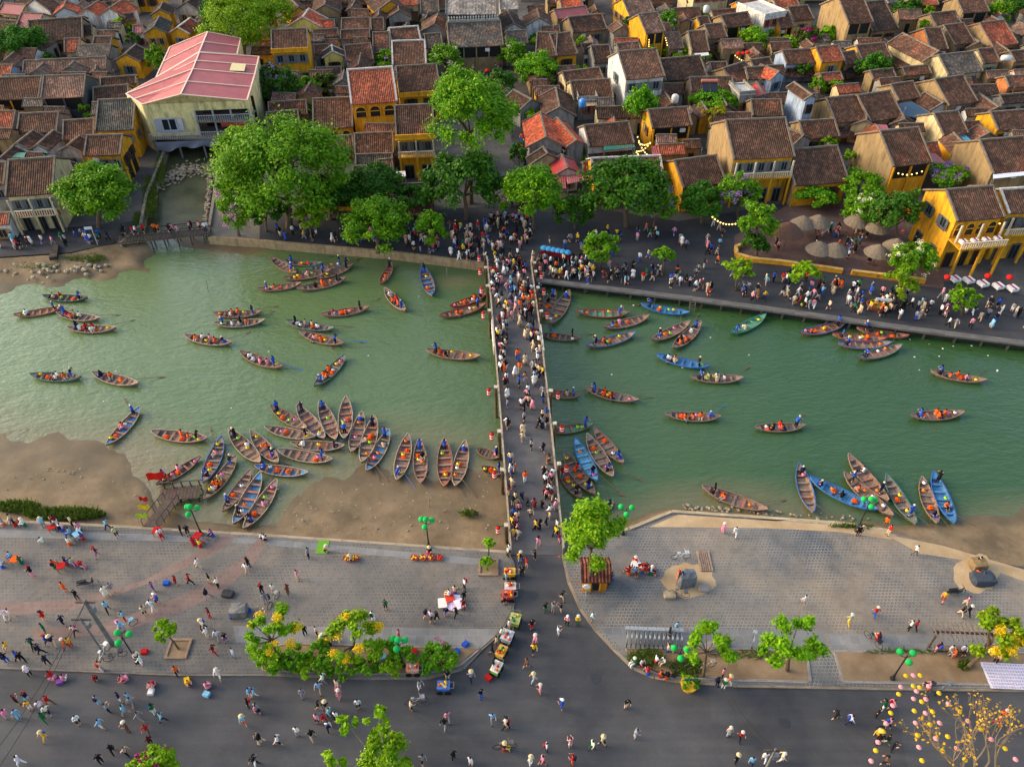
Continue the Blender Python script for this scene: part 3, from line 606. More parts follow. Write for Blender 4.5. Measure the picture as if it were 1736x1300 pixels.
    if kind == 'A' and not (balc or open_ or word) and h > 2.9 and rnd.random() < .45:
        V_ = [(-L/2+.1,-wy-.02,h*.62),(L/2-.1,-wy-.02,h*.62),(L/2-.1,-wy-1.7,h*.62-.7),(-L/2+.1,-wy-1.7,h*.62-.7)]; V_ += [(a,b_,c_-.1) for a,b_,c_ in V_]
        po = bpy.data.objects.new('porch_roof', mesh('porch_roof', V_, [(0,3,2,1),(4,5,6,7),(0,4,7,3),(3,7,6,2),(2,6,5,1)], M['roof'], uv=[(0,2),(0,0),(L,0),(L,2)]+[(0,0)]*16)); link(po, e); setcol(po, tuple(x*jit for x in RC[rnd.choice('bdh')]))
    if rnd.random() < .3: inst('air_conditioner', ACU, e, (rnd.uniform(-L*.3, L*.3), -wy-.2, h-.7), 0, 1, S(210,210,206))
    if rnd.random() < .2: inst('aerial', AER, e, (rnd.uniform(-L*.3, L*.3), 0, h+rise), rnd.uniform(0,3), 1, S(120,120,120))
    if par:                                          # parapet with cornice standing before the roof edge
        b = MB().box((0,-hw+.02,h+.25),(L+.1,.22,.7)); b.box((0,-hw-.02,h-.1),(L+.25,.4,.14)); b.build('parapet', M['wall'], e, wcol)
    return e
H = []
def A(*a, **k):  # x,y pairs: eave left, eave right, one ridge end
    xl, yl, xr, yr, rx, ry, h, roof, wall = a[:9]; return house('A', [(xl, yl), (xr, yr), (rx, ry)], h, roof, wall, *a[9:], **k)
def Gb(*a, **k):
    xl, yl, xr, yr, rx, ry, h, roof, wall = a[:9]; return house('G', [(xl, yl), (xr, yr), (rx, ry)], h, roof, wall, *a[9:], **k)
# ---- left block
A(48,73,141,66,133,31,4.5,'d','t'); A(120,64,158,61,181,41,4.2,'d','c'); A(109,91,137,89,141,66,4,'r','c', r=(1,0,'w')); A(155,84,187,84,191,64,4,'d','y')
Gb(193,106,239,107,222,77,4.6,'d','y', f=(1,0,'w')); A(38,126,180,119,185,98,4,'m','e'); Gb(45,131,88,131,76,109,3.6,'m','e'); Gb(95,129,150,129,122,110,3.6,'m','e'); Gb(150,129,178,126,164,112,3.6,'h','e')
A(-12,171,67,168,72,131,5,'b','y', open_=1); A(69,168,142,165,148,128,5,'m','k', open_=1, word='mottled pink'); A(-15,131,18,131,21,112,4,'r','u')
A(170,148,232,143,233,133,4,'d','t'); A(158,177,219,172,224,145,4.5,'d','t'); A(161,224,227,221,230,169,7,'n','y', r=(3,3,'w'), maxd=7)
A(142,266,205,264,211,230,6,'b','y', f=(3,2,'w'), r=(2,2,'w')); A(106,240,160,236,160,203,4.2,'b','t'); Gb(98,259,140,262,122,231,3.8,'b','e'); A(28,228,97,225,98,192,4.2,'b','e')
Gb(14,254,50,256,39,222,3.8,'b','w'); Gb(50,256,83,257,67,222,3.8,'b','w'); A(9,335,91,329,84,269,6.0,'b','c', balc=1, f=(4,3,'w'), word='balconied')
Gb(90,326,112,324,122,275,5.2,'d','c'); A(-22,317,8,315,12,277,5,'b','e'); A(-15,221,22,220,29,190,4,'r','e'); A(-25,384,16,382,15,364,3,'r','w')
A(-4,23,36,27,42,10,4.5,'p','c'); A(26,48,64,50,75,25,4.5,'p','c'); A(-22,50,24,54,38,38,4,'d','o'); Gb(90,28,134,24,140,1,5.5,'o','w', f=(0,0,'w')); Gb(134,25,163,26,172,3,5.5,'o','w', f=(0,0,'w'))
Gb(40,14,86,22,92,-6,5.5,'h','w'); Gb(166,29,212,31,212,1,5.5,'o','w', f=(1,1,'w')); A(205,40,232,36,236,22,4.5,'d','y')
Gb(243,60,284,58,280,29,5,'n','y', f=(2,0,'w')); Gb(286,58,322,60,316,32,4.6,'r','y','W', f=(1,1,'w')); Gb(254,29,292,27,285,5,4.6,'d','y', f=(0,0,'w')); Gb(296,18,340,22,316,-16,5,'d','e'); A(330,46,350,46,349,33,3.6,'p','t'); A(225,58,243,57,246,44,3.5,'p','w')
# ---- centre left
A(460,89,523,86,521,50,7,'b','y', f=(3,3,'w'), par=1, r=(0,0,'w'), word='two-storey'); Gb(492,26,525,21,510,-10,5,'b','y'); Gb(527,25,578,23,548,-15,5,'b','t', f=(2,0,'w')); Gb(585,21,609,21,594,2,4.5,'b','t', f=(1,0,'w'))
Gb(485,48,547,49,507,16,4.5,'o','Y','W'); A(540,49,568,48,567,35,4,'o','w'); A(578,51,628,50,627,32,4.6,'b','e'); A(629,54,652,53,650,32,4.6,'b','c'); A(531,66,575,63,574,50,4.2,'b','e', f=(0,0,'w')); A(577,68,628,66,628,51,4.2,'b','e', f=(0,0,'w'))
A(632,92,662,91,660,56,4.2,'b','e'); A(533,95,560,93,568,76,4,'b','e'); Gb(546,101,585,98,567,78,4.2,'d','Y','W', f=(1,0,'w')); A(587,106,634,102,632,75,4.2,'b','w', f=(3,0,'w'))
A(663,73,714,69,710,46,5,'b','e','W'); A(665,112,723,110,717,70,5,'b','e','W'); A(595,179,674,173,669,115,7.2,'r','y','W', f=(3,0,'a'), word='arcaded'); A(677,164,748,159,745,110,7.2,'b','y', par=1)
A(456,201,522,196,521,171,4.2,'b','e'); A(455,228,510,223,508,188,4.2,'b','e'); A(530,220,599,217,593,167,4.6,'b','y', f=(3,0,'a')); A(601,264,668,261,667,226,4.2,'b','e'); A(602,281,666,279,668,263,3.4,'n','e'); A(572,252,600,250,597,231,4,'b','e')
A(671,236,738,233,731,179,7.4,'b','y', f=(3,2,'w'), balc=1, par=1, word='tall'); A(598,302,622,301,625,283,3.3,'b','e'); A(643,294,668,292,668,271,3.2,'h','o')
A(534,130,580,128,580,120,3.2,'d','e'); A(676,336,736,333,732,312,3.9,'h','y', f=(2,1,'w')); A(520,330,600,327,596,296,3.9,'b','y'); A(606,322,660,320,656,302,3.6,'b','y')
Gb(636,23,692,16,668,-20,5.2,'d','y', f=(0,0,'w')); Gb(656,33,698,31,676,10,4.5,'b','e', f=(1,0,'w')); A(713,23,745,22,742,-3,5,'g','e'); Gb(712,56,760,57,733,25,4.2,'h','e'); A(722,84,752,82,750,58,3.8,'g','e')
# ---- temple halls
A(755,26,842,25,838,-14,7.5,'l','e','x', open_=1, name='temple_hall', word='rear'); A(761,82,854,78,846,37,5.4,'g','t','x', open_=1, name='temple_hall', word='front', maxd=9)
A(848,17,880,16,880,-6,6,'l','e'); Gb(853,53,889,51,864,19,4.4,'d','w', f=(0,0,'w')); A(861,77,896,75,893,53,3.8,'g','e'); Gb(890,46,938,45,905,17,4.6,'b','w', f=(0,0,'w')); A(917,58,950,57,942,47,3.8,'b','e')
# ---- centre right
A(945,34,1000,27,975,14,4.2,'p','t'); A(952,16,990,13,984,-4,5,'o','t'); A(971,57,1030,51,1024,25,4.6,'d','t'); Gb(1038,58,1072,55,1050,37,4.8,'h','e', f=(2,0,'w'))
A(907,96,943,97,936,57,6.2,'b','t'); A(944,97,980,93,971,56,6.2,'b','y', f=(1,1,'w')); A(1007,109,1040,107,1047,77,5,'d','e'); A(989,92,1010,90,1012,74,5,'d','e'); A(1048,88,1087,85,1085,73,4.6,'h','e')
A(1061,137,1128,131,1117,84,7.2,'h','w', f=(3,1,'w'), l=(1,1,'w'), word='tall'); A(959,144,1024,136,1019,116,4.8,'b','c', l=(1,0,'w')); A(972,172,1041,168,1035,136,4.8,'b','c'); 
Gb(880,191,922,178,897,146,4.2,'b','e'); Gb(918,200,978,199,942,150,4.4,'b','e', f=(0,0,'w')); Gb(893,252,957,250,918,192,4.6,'o','e','x', f=(0,0,'w')); Gb(960,252,994,247,968,198,4.6,'o','e','x', f=(0,0,'w'))
Gb(899,282,957,274,934,250,3.8,'d','c', f=(1,0,'w')); Gb(940,300,985,296,961,263,3.4,'R','w'); A(998,251,1076,244,1068,208,4.8,'b','w', f=(0,0,'w')); A(1006,309,1126,304,1115,266,4.8,'h','y','W'); A(987,296,1004,296,1003,277,3.4,'r','w')
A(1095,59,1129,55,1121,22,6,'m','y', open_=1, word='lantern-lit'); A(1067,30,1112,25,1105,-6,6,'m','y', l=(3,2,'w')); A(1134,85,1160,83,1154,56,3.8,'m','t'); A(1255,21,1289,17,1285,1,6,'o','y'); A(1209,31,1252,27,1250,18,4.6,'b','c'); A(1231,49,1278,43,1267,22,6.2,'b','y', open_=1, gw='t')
A(1203,68,1234,65,1226,41,5,'b','t'); A(1172,89,1203,88,1192,54,4.2,'b','c'); A(1186,44,1206,42,1203,29,4.6,'b','y'); A(1128,139,1200,132,1195,95,4.6,'d','t'); A(1205,123,1235,122,1230,107,4,'b','e'); A(1245,144,1283,131,1271,103,4.4,'b','t'); A(1278,118,1312,113,1305,99,4.4,'b','t'); A(1268,137,1306,135,1291,115,4.8,'b','c', l=(0,0,'w'))
A(1171,157,1245,156,1238,132,5.6,'b','t'); A(1247,166,1277,166,1274,145,4.8,'b','e'); Gb(1280,169,1306,169,1282,141,4.4,'R','e', f=(0,0,'w')); Gb(1307,138,1331,129,1300,107,5.2,'o','u', f=(1,0,'w')); A(1105,219,1174,214,1168,183,6.2,'b','y', open_=1, l=(1,0,'w')); A(1158,321,1232,311,1222,264,5,'b','y', l=(1,0,'a'))
A(1243,272,1348,267,1326,202,7.8,'b','y','x', balc=1, par=0, f=(5,4,'w'), word='balconied', gw='t'); A(1275,198,1328,198,1322,171,4.8,'b','t'); Gb(1340,254,1378,238,1333,191,4.6,'b','e'); A(1362,237,1424,233,1412,204,4.4,'b','t'); A(1347,317,1440,309,1419,249,4.4,'b','y', f=(2,0,'w'), gw='t')
A(1416,210,1472,204,1454,163,5.2,'b','t'); A(1475,208,1532,199,1512,155,5.2,'b','t'); Gb(1438,215,1490,222,1463,195,4,'b','c'); Gb(1506,214,1552,218,1527,196,4,'b','e'); A(1514,284,1582,277,1557,218,6.4,'b','y', open_=1, l=(0,0,'w'), gw='t')
# ---- right block
Gb(1363,172,1387,169,1354,140,7,'b','u', f=(2,1,'w'), l=(2,0,'w'), word='tall'); A(1333,111,1388,107,1379,84,5.2,'b','u', f=(4,0,'w')); A(1393,108,1433,104,1423,78,6.2,'r','y', f=(1,1,'w')); A(1461,104,1512,99,1503,74,4.8,'b','y'); A(1434,112,1460,107,1450,87,4.4,'b','t'); A(1346,38,1381,34,1375,10,5.2,'b','c'); A(1322,50,1348,47,1337,22,5,'h','y', open_=1); A(1298,26,1318,23,1312,6,5.2,'b','t')
A(1318,17,1357,13,1352,-8,5.6,'r','c'); A(1438,42,1481,39,1462,-6,7.2,'b','t', open_=1, word='tall'); A(1478,55,1524,50,1498,2,5.6,'d','t'); A(1503,75,1564,107,1592,89,6,'h','c', f=(0,0,'w'), maxd=6); A(1607,129,1667,122,1657,88,5.2,'g','c'); A(1618,78,1653,73,1637,40,5.2,'b','t'); A(1577,86,1608,85,1598,49,5,'b','o'); A(1587,47,1631,42,1621,20,4.8,'b','t'); A(1632,24,1678,21,1665,-5,6.2,'h','t', open_=1)
A(1683,81,1726,75,1708,35,5.2,'r','t'); A(1668,110,1697,107,1692,82,4.8,'b','c'); Gb(1638,84,1674,83,1655,73,4,'h','t'); A(1720,107,1765,103,1745,86,5,'b','t'); A(1523,172,1562,166,1558,138,4.8,'b','t'); A(1608,181,1658,173,1640,128,5.4,'b','t'); A(1546,171,1577,190,1597,175,4,'b','w', f=(0,0,'w'), maxd=4); A(1636,173,1668,196,1695,185,4.2,'b','t', f=(0,0,'w'), maxd=5)
A(1599,232,1642,227,1648,187,5.2,'b','c'); A(1632,227,1652,241,1678,227,3.8,'h','t', f=(0,0,'w'), maxd=4); A(1691,223,1750,218,1745,187,5.4,'b','y', f=(2,0,'w')); A(1683,296,1760,289,1750,232,6.2,'b','t', f=(0,0,'w')); A(1710,150,1770,146,1755,128,5.4,'h','o', f=(3,0,'w')); A(1700,178,1765,172,1750,158,4.4,'d','e')
A(1622,377,1704,370,1687,317,7.8,'b','y','x', balc=2.8, f=(4,3,'a'), l=(2,2,'w'), word='corner'); A(1709,364,1800,358,1775,318,7.8,'b','y','W', f=(3,3,'w'), balc=1, maxd=6, word='white-capped')
A(1534,130,1580,126,1575,112,4,'b','t'); A(1480,136,1520,132,1512,118,4,'b','t'); A(1394,140,1430,137,1424,126,3.6,'r','t')
# ---- back rows closing the gaps at the top of the picture
for i in range(46):
    x = -60+i*41+random.uniform(-8, 8); y = random.uniform(-12, 2)-(i%3)*16
    if 350 < x < 470 or 745 < x < 850: continue
    A(x, y+12, x+random.uniform(36, 56), y+11, x+30, y-10, random.uniform(4.4, 5.4), random.choice('bbbdhr'), random.choice('tcyew'))
# ---- warehouse on stilts over the canal
def warehouse():
    e = empty('market_hall', tuple(G(330, 245, 0))); O = e.location.copy(); tag(e, 'large cream market hall with pink sheet metal roof over the canal', 'market hall')
    ez, rzz = 8.0, 10.0
    def part(name, V, F, mat, col, par=e, uv=None):
        o = bpy.data.objects.new(name, mesh(name, [v-O for v in V], F, mat, uv=uv)); link(o, par); setcol(o, col); return o
    segs = [((241,178),(306,161),(419,171),(214,160),(327,118),(432,127)), ((214,160),(327,118),(432,127),(265,133),(338,90),(439,97)), ((265,132),(338,89),(402,93),(288,81),(352,55),(408,66))]
    dz = 0
    for k, (l0, r0, q0, l1, r1, q1) in enumerate(segs):
        h0 = -k*.12; Pl0, Pr0, Pq0, Pl1, Pr1, Pq1 = G(*l0, ez+h0), G(*r0, rzz+h0), G(*q0, ez+h0), G(*l1, ez+h0), G(*r1, rzz+h0), G(*q1, ez+h0)
        def uvq(a, b, c, d): L = (d-a).length; return [(0, 0), ((b-a).length*0, (b-a).length), (L, (c-d).length), (L, 0)]
        ro = part('roof', [Pl0, Pr0, Pr1, Pl1, Pr0, Pq0, Pq1, Pr1], [(0,1,2,3),(4,5,6,7)], M['corr'], S(196,104,100), uv=uvq(Pl0, Pr0, Pr1, Pl1)+[(0, 0), (0, 9), (9, 9), (9, 0)])
        b = MB()
        for a, c in ((Pl0, Pr0), (Pr0, Pq0), (Pl1, Pr1), (Pr1, Pq1), ((Pl0+Pl1)/2, (Pr0+Pr1)/2), ((Pr0+Pr1)/2, (Pq0+Pq1)/2), (Pr0, Pr1), (Pq0, Pq1), (Pl0, Pl1)): bar(b, a-O+Vector((0,0,.02)), c-O+Vector((0,0,.02)), .22, .12)
        b.build('flashing', M['metal'], ro, S(232,196,170))
        for a, c, nm in ((Pl0, Pl1, 'wall'), (Pq1, Pq0, 'wall')):
            part(nm, [Vector((a.x,a.y,0)), Vector((c.x,c.y,0)), c-Vector((0,0,.05)), a-Vector((0,0,.05))], [(0,3,2,1),(0,1,2,3)][0:1], M['wall'], S(226,214,156))
    l, r_, q_ = G(241,178,ez), G(306,161,rzz), G(419,171,ez); bz = 2.6
    x = .48; m = l.lerp(q_, x); mt = Vector((m.x, m.y, 0)); up = lambda p, z: Vector((p.x, p.y, z))
    part('gable_wall', [up(l, bz), up(m, bz), up(m, ez-1.3), up(q_, ez-1.3), q_, r_, l], [tuple(range(7))], M['wall'], S(232,218,156))
    part('skylight', [G(393,107,ez+.9), G(417,109,ez+.7), G(414,121,ez+.6), G(389,120,ez+.8)], [(3,2,1,0)], M['paint'], S(226,208,150))
    ang = math.atan2(q_.y-l.y, q_.x-l.x); Lw = (q_-m).length
    inst('window', WIN, e, tuple(l.lerp(m, .42)-O+Vector((0,-.1,-3.4))), ang, (2.6,1,2.2), S(170,174,180))
    for z, dpt, lab in ((5.1, 1.5, 'upper'), (2.5, 2.2, 'lower')):
        a = l if z < 3 else m; c = (a+q_)/2; L = (q_-a).length
        MB().box((0,0,0),(L,dpt+3,.22)).build('gallery_floor', M['stone'], e, S(140,134,122)).location = Vector((c.x, c.y+1.2, z))-O
        e.children[-1].rotation_euler.z = ang
        b = MB(); n = int(L/.35)
        for i in range(n+1): b.box((-L/2+L*i/n, -dpt/2-.2, .6),(.05,.05,1.0))
        b.box((0,-dpt/2-.2,1.12),(L,.1,.08)); ob = b.build('railing', M['metal'], e, S(168,172,176)); ob.location = Vector((c.x, c.y, z))-O; ob.rotation_euler.z = ang
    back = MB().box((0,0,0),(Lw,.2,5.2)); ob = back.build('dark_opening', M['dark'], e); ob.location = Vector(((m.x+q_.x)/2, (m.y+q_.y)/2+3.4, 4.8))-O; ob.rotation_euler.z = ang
    for t in (0, .33, .66, 1.0):
        p = m.lerp(q_, t); MB().tube([(0,0,-2),(0,0,ez-1.2)], .16, 8).build('column', M['metal'], e, S(150,156,164)).location = Vector((p.x, p.y-.3, 0))-O
    for t in (0.02, .25):
        p = l.lerp(m, t/.5); MB().tube([(0,0,-2),(0,0,bz)], .2, 8).build('column', M['metal'], e, S(120,120,118)).location = Vector((p.x, p.y-.2, 0))-O
    bb = MB(); 
    for t in (.42, .46): p = l.lerp(q_, t)
    ob = MB().box((0,0,0),(Lw*.5,.5,.5)).build('red_awning', M['paint'], e, S(150,58,50)); pr = m.lerp(q_, .72); ob.location = Vector((pr.x, pr.y-1.2, 4.7))-O; ob.rotation_euler.z = ang
    # grey tarpaulin hanging under the lower gallery
    n = 24; V = []; F = []
    a, c = l.lerp(q_, .06)-Vector((0,1.7,0)), l.lerp(q_, .8)-Vector((0,1.7,0))
    for i in range(n+1):
        t = i/n; p = a.lerp(c, t); dr = 1.3+.5*math.sin(t*14)*math.sin(t*5+1)
        for k in range(4): V.append(Vector((p.x+.1*math.sin(i*1.3+k), p.y-.25*math.sin(i*.9+k)*k/3, 2.45-dr*k/3)))
    for i in range(n):
        for k in range(3): F.append((i*4+k, i*4+k+1, (i+1)*4+k+1, (i+1)*4+k))
    o = bpy.data.objects.new('tarpaulin', mesh('tarpaulin', V, F, M['tarp'], smooth=True)); link(o); tag(o, 'crumpled grey tarpaulin hanging under the market hall over the canal', 'tarpaulin')
warehouse()
# cream block with shutters, white flat-roofed house
def block(pxl, pxr, h, dep, wall, label, nw, storeys, roofc=S(206,204,198), parap=True):
    P0, P1 = G(*pxl, 0), G(*pxr, 0); c = (P0+P1)/2; L = (P1-P0).length; rz = math.atan2(P1.y-P0.y, P1.x-P0.x)
    e = empty('house', tuple(c), rz); tag(e, label, 'house')
    MB().box((0, dep/2, h/2), (L, dep, h)).build('wall', M['wall'], e, WC[wall]); MB().box((0, dep/2, h+.06), (L+.3, dep+.3, .14)).build('roof', M['stone'], e, roofc)
    if parap:
        b = MB(); b.box((0, -.05, h+.4), (L+.3, .16, .6)); b.box((-L/2, dep/2, h+.4), (.16, dep, .6)); b.box((L/2, dep/2, h+.4), (.16, dep, .6)); b.build('parapet', M['wall'], e, WC[wall])
    for s in range(storeys):
        for k in range(nw): inst('window', WIN, e, (-L/2+L*(k+.5)/nw, -.06, h*(s+.55)/storeys), 0, (1.1, 1, 1.4), S(150, 84, 70))
    return e
block((1170,38), (1228,33), 9.5, 8, 'c', 'tall cream flat-roofed house with reddish window frames at the top edge', 4, 3)
block((1287,77), (1322,70), 5.6, 9, 'w', 'white flat-roofed terrace house with dark openings behind the flowering vines', 3, 2)
block((979,204), (1010,203), 3.6, 5, 'e', 'small grey concrete block carrying a blue water tank', 1, 1)
block((1246,205), (1270,203), 4.6, 5, 'e', 'small pale concrete house with flat roof below the ivy wall', 1, 1)
# awnings: low sheet roofs on posts
def awning(pts, z, col, label, mat='corr'):
    P = [G(x, y, z) for x, y in pts]; c = sum(P, Vector())/len(P); e = empty('awning', (c.x, c.y, 0)); tag(e, label, 'awning'); O = e.location.copy(); n = len(P)
    V = [p-O for p in P]; V += [v-Vector((0,0,.06)) for v in V]
    uv = [(v.x, v.y) for v in V[:n]]+[(v.x, v.y) for v in V[n:][::-1]]; F = [tuple(range(n)), tuple(range(n, 2*n))[::-1]]
    for i in range(n): F.append((i, n+i, n+(i+1)%n, (i+1)%n)); uv += [(0,0)]*4
    o = bpy.data.objects.new('sheet', mesh('sheet', V, F, M[mat], uv=uv)); link(o, e); setcol(o, col)
    D_ = MB().tube([(0,0,0),(0,0,1)], .05, 6).data('post', M['metal'])
    for p in P: q = (p-O)*.94; inst('post', D_, e, (q.x, q.y, 0), 0, (1,1,z), S(120,118,114))
awning([(9,268),(84,265),(80,258),(16,259)], 3.2, S(96,160,132), 'sea-green sheet awning before the twin white-walled gables')
awning([(24,368),(104,362),(100,356),(27,359)], 2.9, S(146,52,48), 'dark red awning along the balconied house by the left lane')
awning([(1023,255),(1078,250),(1075,245),(1024,248)], 3.4, S(40,120,100), 'dark green awning under a brown roof beside the lantern-lit yard')
awning([(1106,262),(1122,262),(1116,248),(1105,248)], 3.0, S(176,86,88), 'pink sheet awning in the sunken yard by the yellow gable')
awning([(1122,262),(1162,261),(1152,245),(1117,248)], 3.0, S(120,128,132), 'grey framed glass awning over the sunken yard', 'paint')
awning([(942,318),(960,320),(958,298),(940,298)], 2.8, S(186,82,86), 'pinkish red awning hanging toward the bridge promenade trees')
awning([(962,312),(1003,303),(998,293),(958,298)], 2.8, S(198,120,118), 'faded pink awning beside the ochre riverside house')
awning([(1525,194),(1562,202),(1577,192),(1546,172),(1524,176)], 3.4, S(60,84,104), 'dark blue glass canopy between brown roofs at the right', 'paint')
awning([(1618,238),(1650,241),(1637,229),(1614,233)], 3.2, S(92,168,196), 'sky-blue awning below a brown roof at the right')
awning([(1684,303),(1750,296),(1750,288),(1684,296)], 5.0, S(222,226,230), 'long white awning under the big brown roof at the right edge', 'paint')
awning([(1576,280),(1608,280),(1588,262),(1574,252)], 3.2, S(186,110,112), 'pink awning behind the lilac tree at the right')
awning([(1490,219),(1508,222),(1504,212),(1486,211)], 3.6, S(190,100,104), 'small pink awning between two brown gables')
awning([(993,180),(1030,178),(1026,165),(993,167)], 3.2, S(206,178,140), 'rusty tan awning beside the blue water tank')
awning([(670,300),(688,299),(687,290),(671,291)], 3.6, S(222,218,208), 'white awning below the balcony of the tall ochre house', 'paint')
awning([(1177,96),(1202,94),(1201,89),(1178,91)], 3.0, S(214,212,206), 'narrow white awning behind the magenta vine', 'paint')
# temple gate, ornaments
def gate():
    P = G(813, 112, 0); e = empty('temple_gate', tuple(P)); tag(e, 'ornate temple gate with green tiled roof and pale pillars', 'gate'); s = 1.0
    for x, h in ((-6.5,2.2),(-3.0,3.2),(3.0,3.2),(6.5,2.2)): MB().box((x,0,h/2),(.6,.6,h)).box((x,0,h+.15),(.8,.8,.25)).build('pillar', M['stone'], e, S(176,160,150))
    for x0, w_, z in ((0,5.2,3.6),(-4.8,2.6,2.4),(4.8,2.6,2.4)):
        r = bpy.data.objects.new('roof', roof_mesh('roof', w_, .95, z-.3, .7, M['roof'])); link(r, e); r.location = (x0,0,0); setcol(r, S(96,150,124))
        MB().box((x0,.1,(z-.4)/2),(w_-.7,.25,z-.4)).build('panel', M['wall'], e, S(190,170,160))
        for sx in (-1, 1): MB().tube([(x0+sx*w_*.42,0,z+.55),(x0+sx*w_*.52,0,z+.75),(x0+sx*w_*.55,0,z+1.1)], [.1,.09,.03], 6).build('finial', M['stone'], r, S(120,168,140)).location = (-x0,0,0)
gate()
TH = [h for h in HOUSES if h[0].name.startswith('temple_hall')]
for e, *_ in TH:
    ro = [c for c in e.children if c.name.startswith('roof')][0]; bb = ro.data.vertices; L = max(v.co.x for v in bb); zt = max(v.co.z for v in bb); b = MB()
    for k in range(-9, 10):
        x = k*L/10; b.lathe([(.16,0),(.28,.2),(.12,.5),(.2,.7),(.04,1.0)], 7, (x,0,zt+.15))
    b.box((0,0,zt+.25),(2*L*.96,.3,.35)); o = b.build('ridge_ornament', M['stone'], ro, S(168,166,158))
# water tanks, solar heater
def tank(px, py, z, col, label, horiz=False):
    p = G(px, py, z); e = empty('water_tank', (p.x, p.y, z)); tag(e, label, 'water tank')
    b = MB()
    if horiz: b.tube([(-.9,0,.8),(-.8,0,.8),(.8,0,.8),(.9,0,.8)], [.2,.5,.5,.2], 12)
    else: b.lathe([(.5,.4),(.62,.5),(.62,1.5),(.4,1.75),(.15,1.85)], 12)
    b.build('tank', M['metal'], e, col, True); f = MB()
    for x in (-.4,.4):
        for y in (-.4,.4): f.box((x,y,.25),(.06,.06,.5))
    f.build('stand', M['metal'], e, S(110,110,108))
tank(987, 185, 3.8, S(60,130,200), 'round blue water tank on the grey concrete block'); tank(1143, 178, 4.8, S(200,196,188), 'silver water tank beside a tan gable behind the round tree'); tank(1703, 106, 5.0, S(214,216,218), 'horizontal silver water tank on a roof at the right edge', True); tank(1196, 25, 6.0, S(196,196,194), 'silver water tank below the tall cream house at the top')
def solar():
    p = G(1203, 152, 6.4); e = empty('solar_heater', tuple(p)); tag(e, 'solar water heater with two glass panels on a brown roof', 'solar heater')
    for x in (-.65,.65):
        o = MB().box((0,0,0),(1.2,2.0,.08)).build('panel', M['glass'], e); o.location = (x,0,.4); o.rotation_euler.x = .5
    MB().tube([(-1.4,.95,1.1),(1.4,.95,1.1)], .28, 10).build('tank', M['metal'], e, S(190,110,84))
solar()
# ------------------------------------------------------------------ low sheds and lean-tos filling the yards between houses
def fillers():
    foot = []
    for e, *_ in HOUSES:
        ro = [c for c in e.children if c.name.startswith('roof')][0]; L = max(v.co.x for v in ro.data.vertices); hw = max(v.co.y for v in ro.data.vertices)
        foot.append((e.location.x, e.location.y, e.rotation_euler.z, L, hw))
    def free(x, y, r):
        for cx, cy, a, L, hw in foot:
            dx, dy = x-cx, y-cy; u = dx*math.cos(a)+dy*math.sin(a); v = -dx*math.sin(a)+dy*math.cos(a)
            if abs(u) < L+r*.55 and abs(v) < hw+r*.45: return False
        return True
    rnd = random.Random(3); n = 0
    zones = [(-40, 30, 225, 330), (450, 60, 720, 255), (600, 250, 668, 300), (880, 40, 1120, 250), (1120, 30, 1560, 290), (1560, 20, 1760, 330), (20, 190, 140, 300), (500, 5, 745, 60), (1000, 200, 1240, 265)]
    tries = 0
    while n < 150 and tries < 5000:
        tries += 1; z = rnd.choice(zones); px, py = rnd.uniform(z[0], z[2]), rnd.uniform(z[1], z[3])
        if 748 < px < 905 and py < 260: continue
        if 1210 < px < 1440 and 62 < py < 84: continue
        if 1085 < px < 1112 and 210 < py < 265: continue
        p = G(px, py, 0); s = rnd.uniform(2.2, 4.4)
        if not free(p.x, p.y, s): continue
        h = rnd.uniform(2.5, 3.3); L = s*rnd.uniform(1.1, 1.7); hw = s*.55; rise = hw*.55; rz = rnd.choice([0, 0, 0, math.pi/2])+rnd.uniform(-.1, .1)-(.0 if px < 900 else -.08)
        e = empty('shed', (p.x, p.y, 0), rz); rc = rnd.choice('bbbbdhmrg'); wc = rnd.choice('tcewyt'); HOUSES.append((e, (px, py), rc, wc, 'S', h, None)); foot.append((p.x, p.y, rz, L/2, hw))
        ro = bpy.data.objects.new('roof', roof_mesh('roof', L, hw, h, rise, M['roof'])); link(ro, e); setcol(ro, RC[rc])
        cb = MB(); bar(cb, (-L/2, 0, h+rise+.08), (L/2, 0, h+rise+.08), .22, .2); cb.build('ridge_cap', M['stone'], ro, CAPC['x'])
        wy = hw-.3; x0, x1 = -L/2+.2, L/2-.2
        V = [(x0,-wy,0),(x1,-wy,0),(x1,wy,0),(x0,wy,0),(x0,-wy,h),(x1,-wy,h),(x1,wy,h),(x0,wy,h),(x0,0,h+rise-.05),(x1,0,h+rise-.05)]
        wo_ = bpy.data.objects.new('wall', mesh('wall', V, [(0,1,5,4),(2,3,7,6),(1,2,6,9,5),(3,0,4,8,7)], M['wall'])); link(wo_, e); setcol(wo_, WC[wc])
        inst('door', DOOR, e, (rnd.uniform(-L*.2, L*.2), -wy-.04, 1.0), 0, (.9, 1, 2.0), FRC[1]); n += 1
fillers()
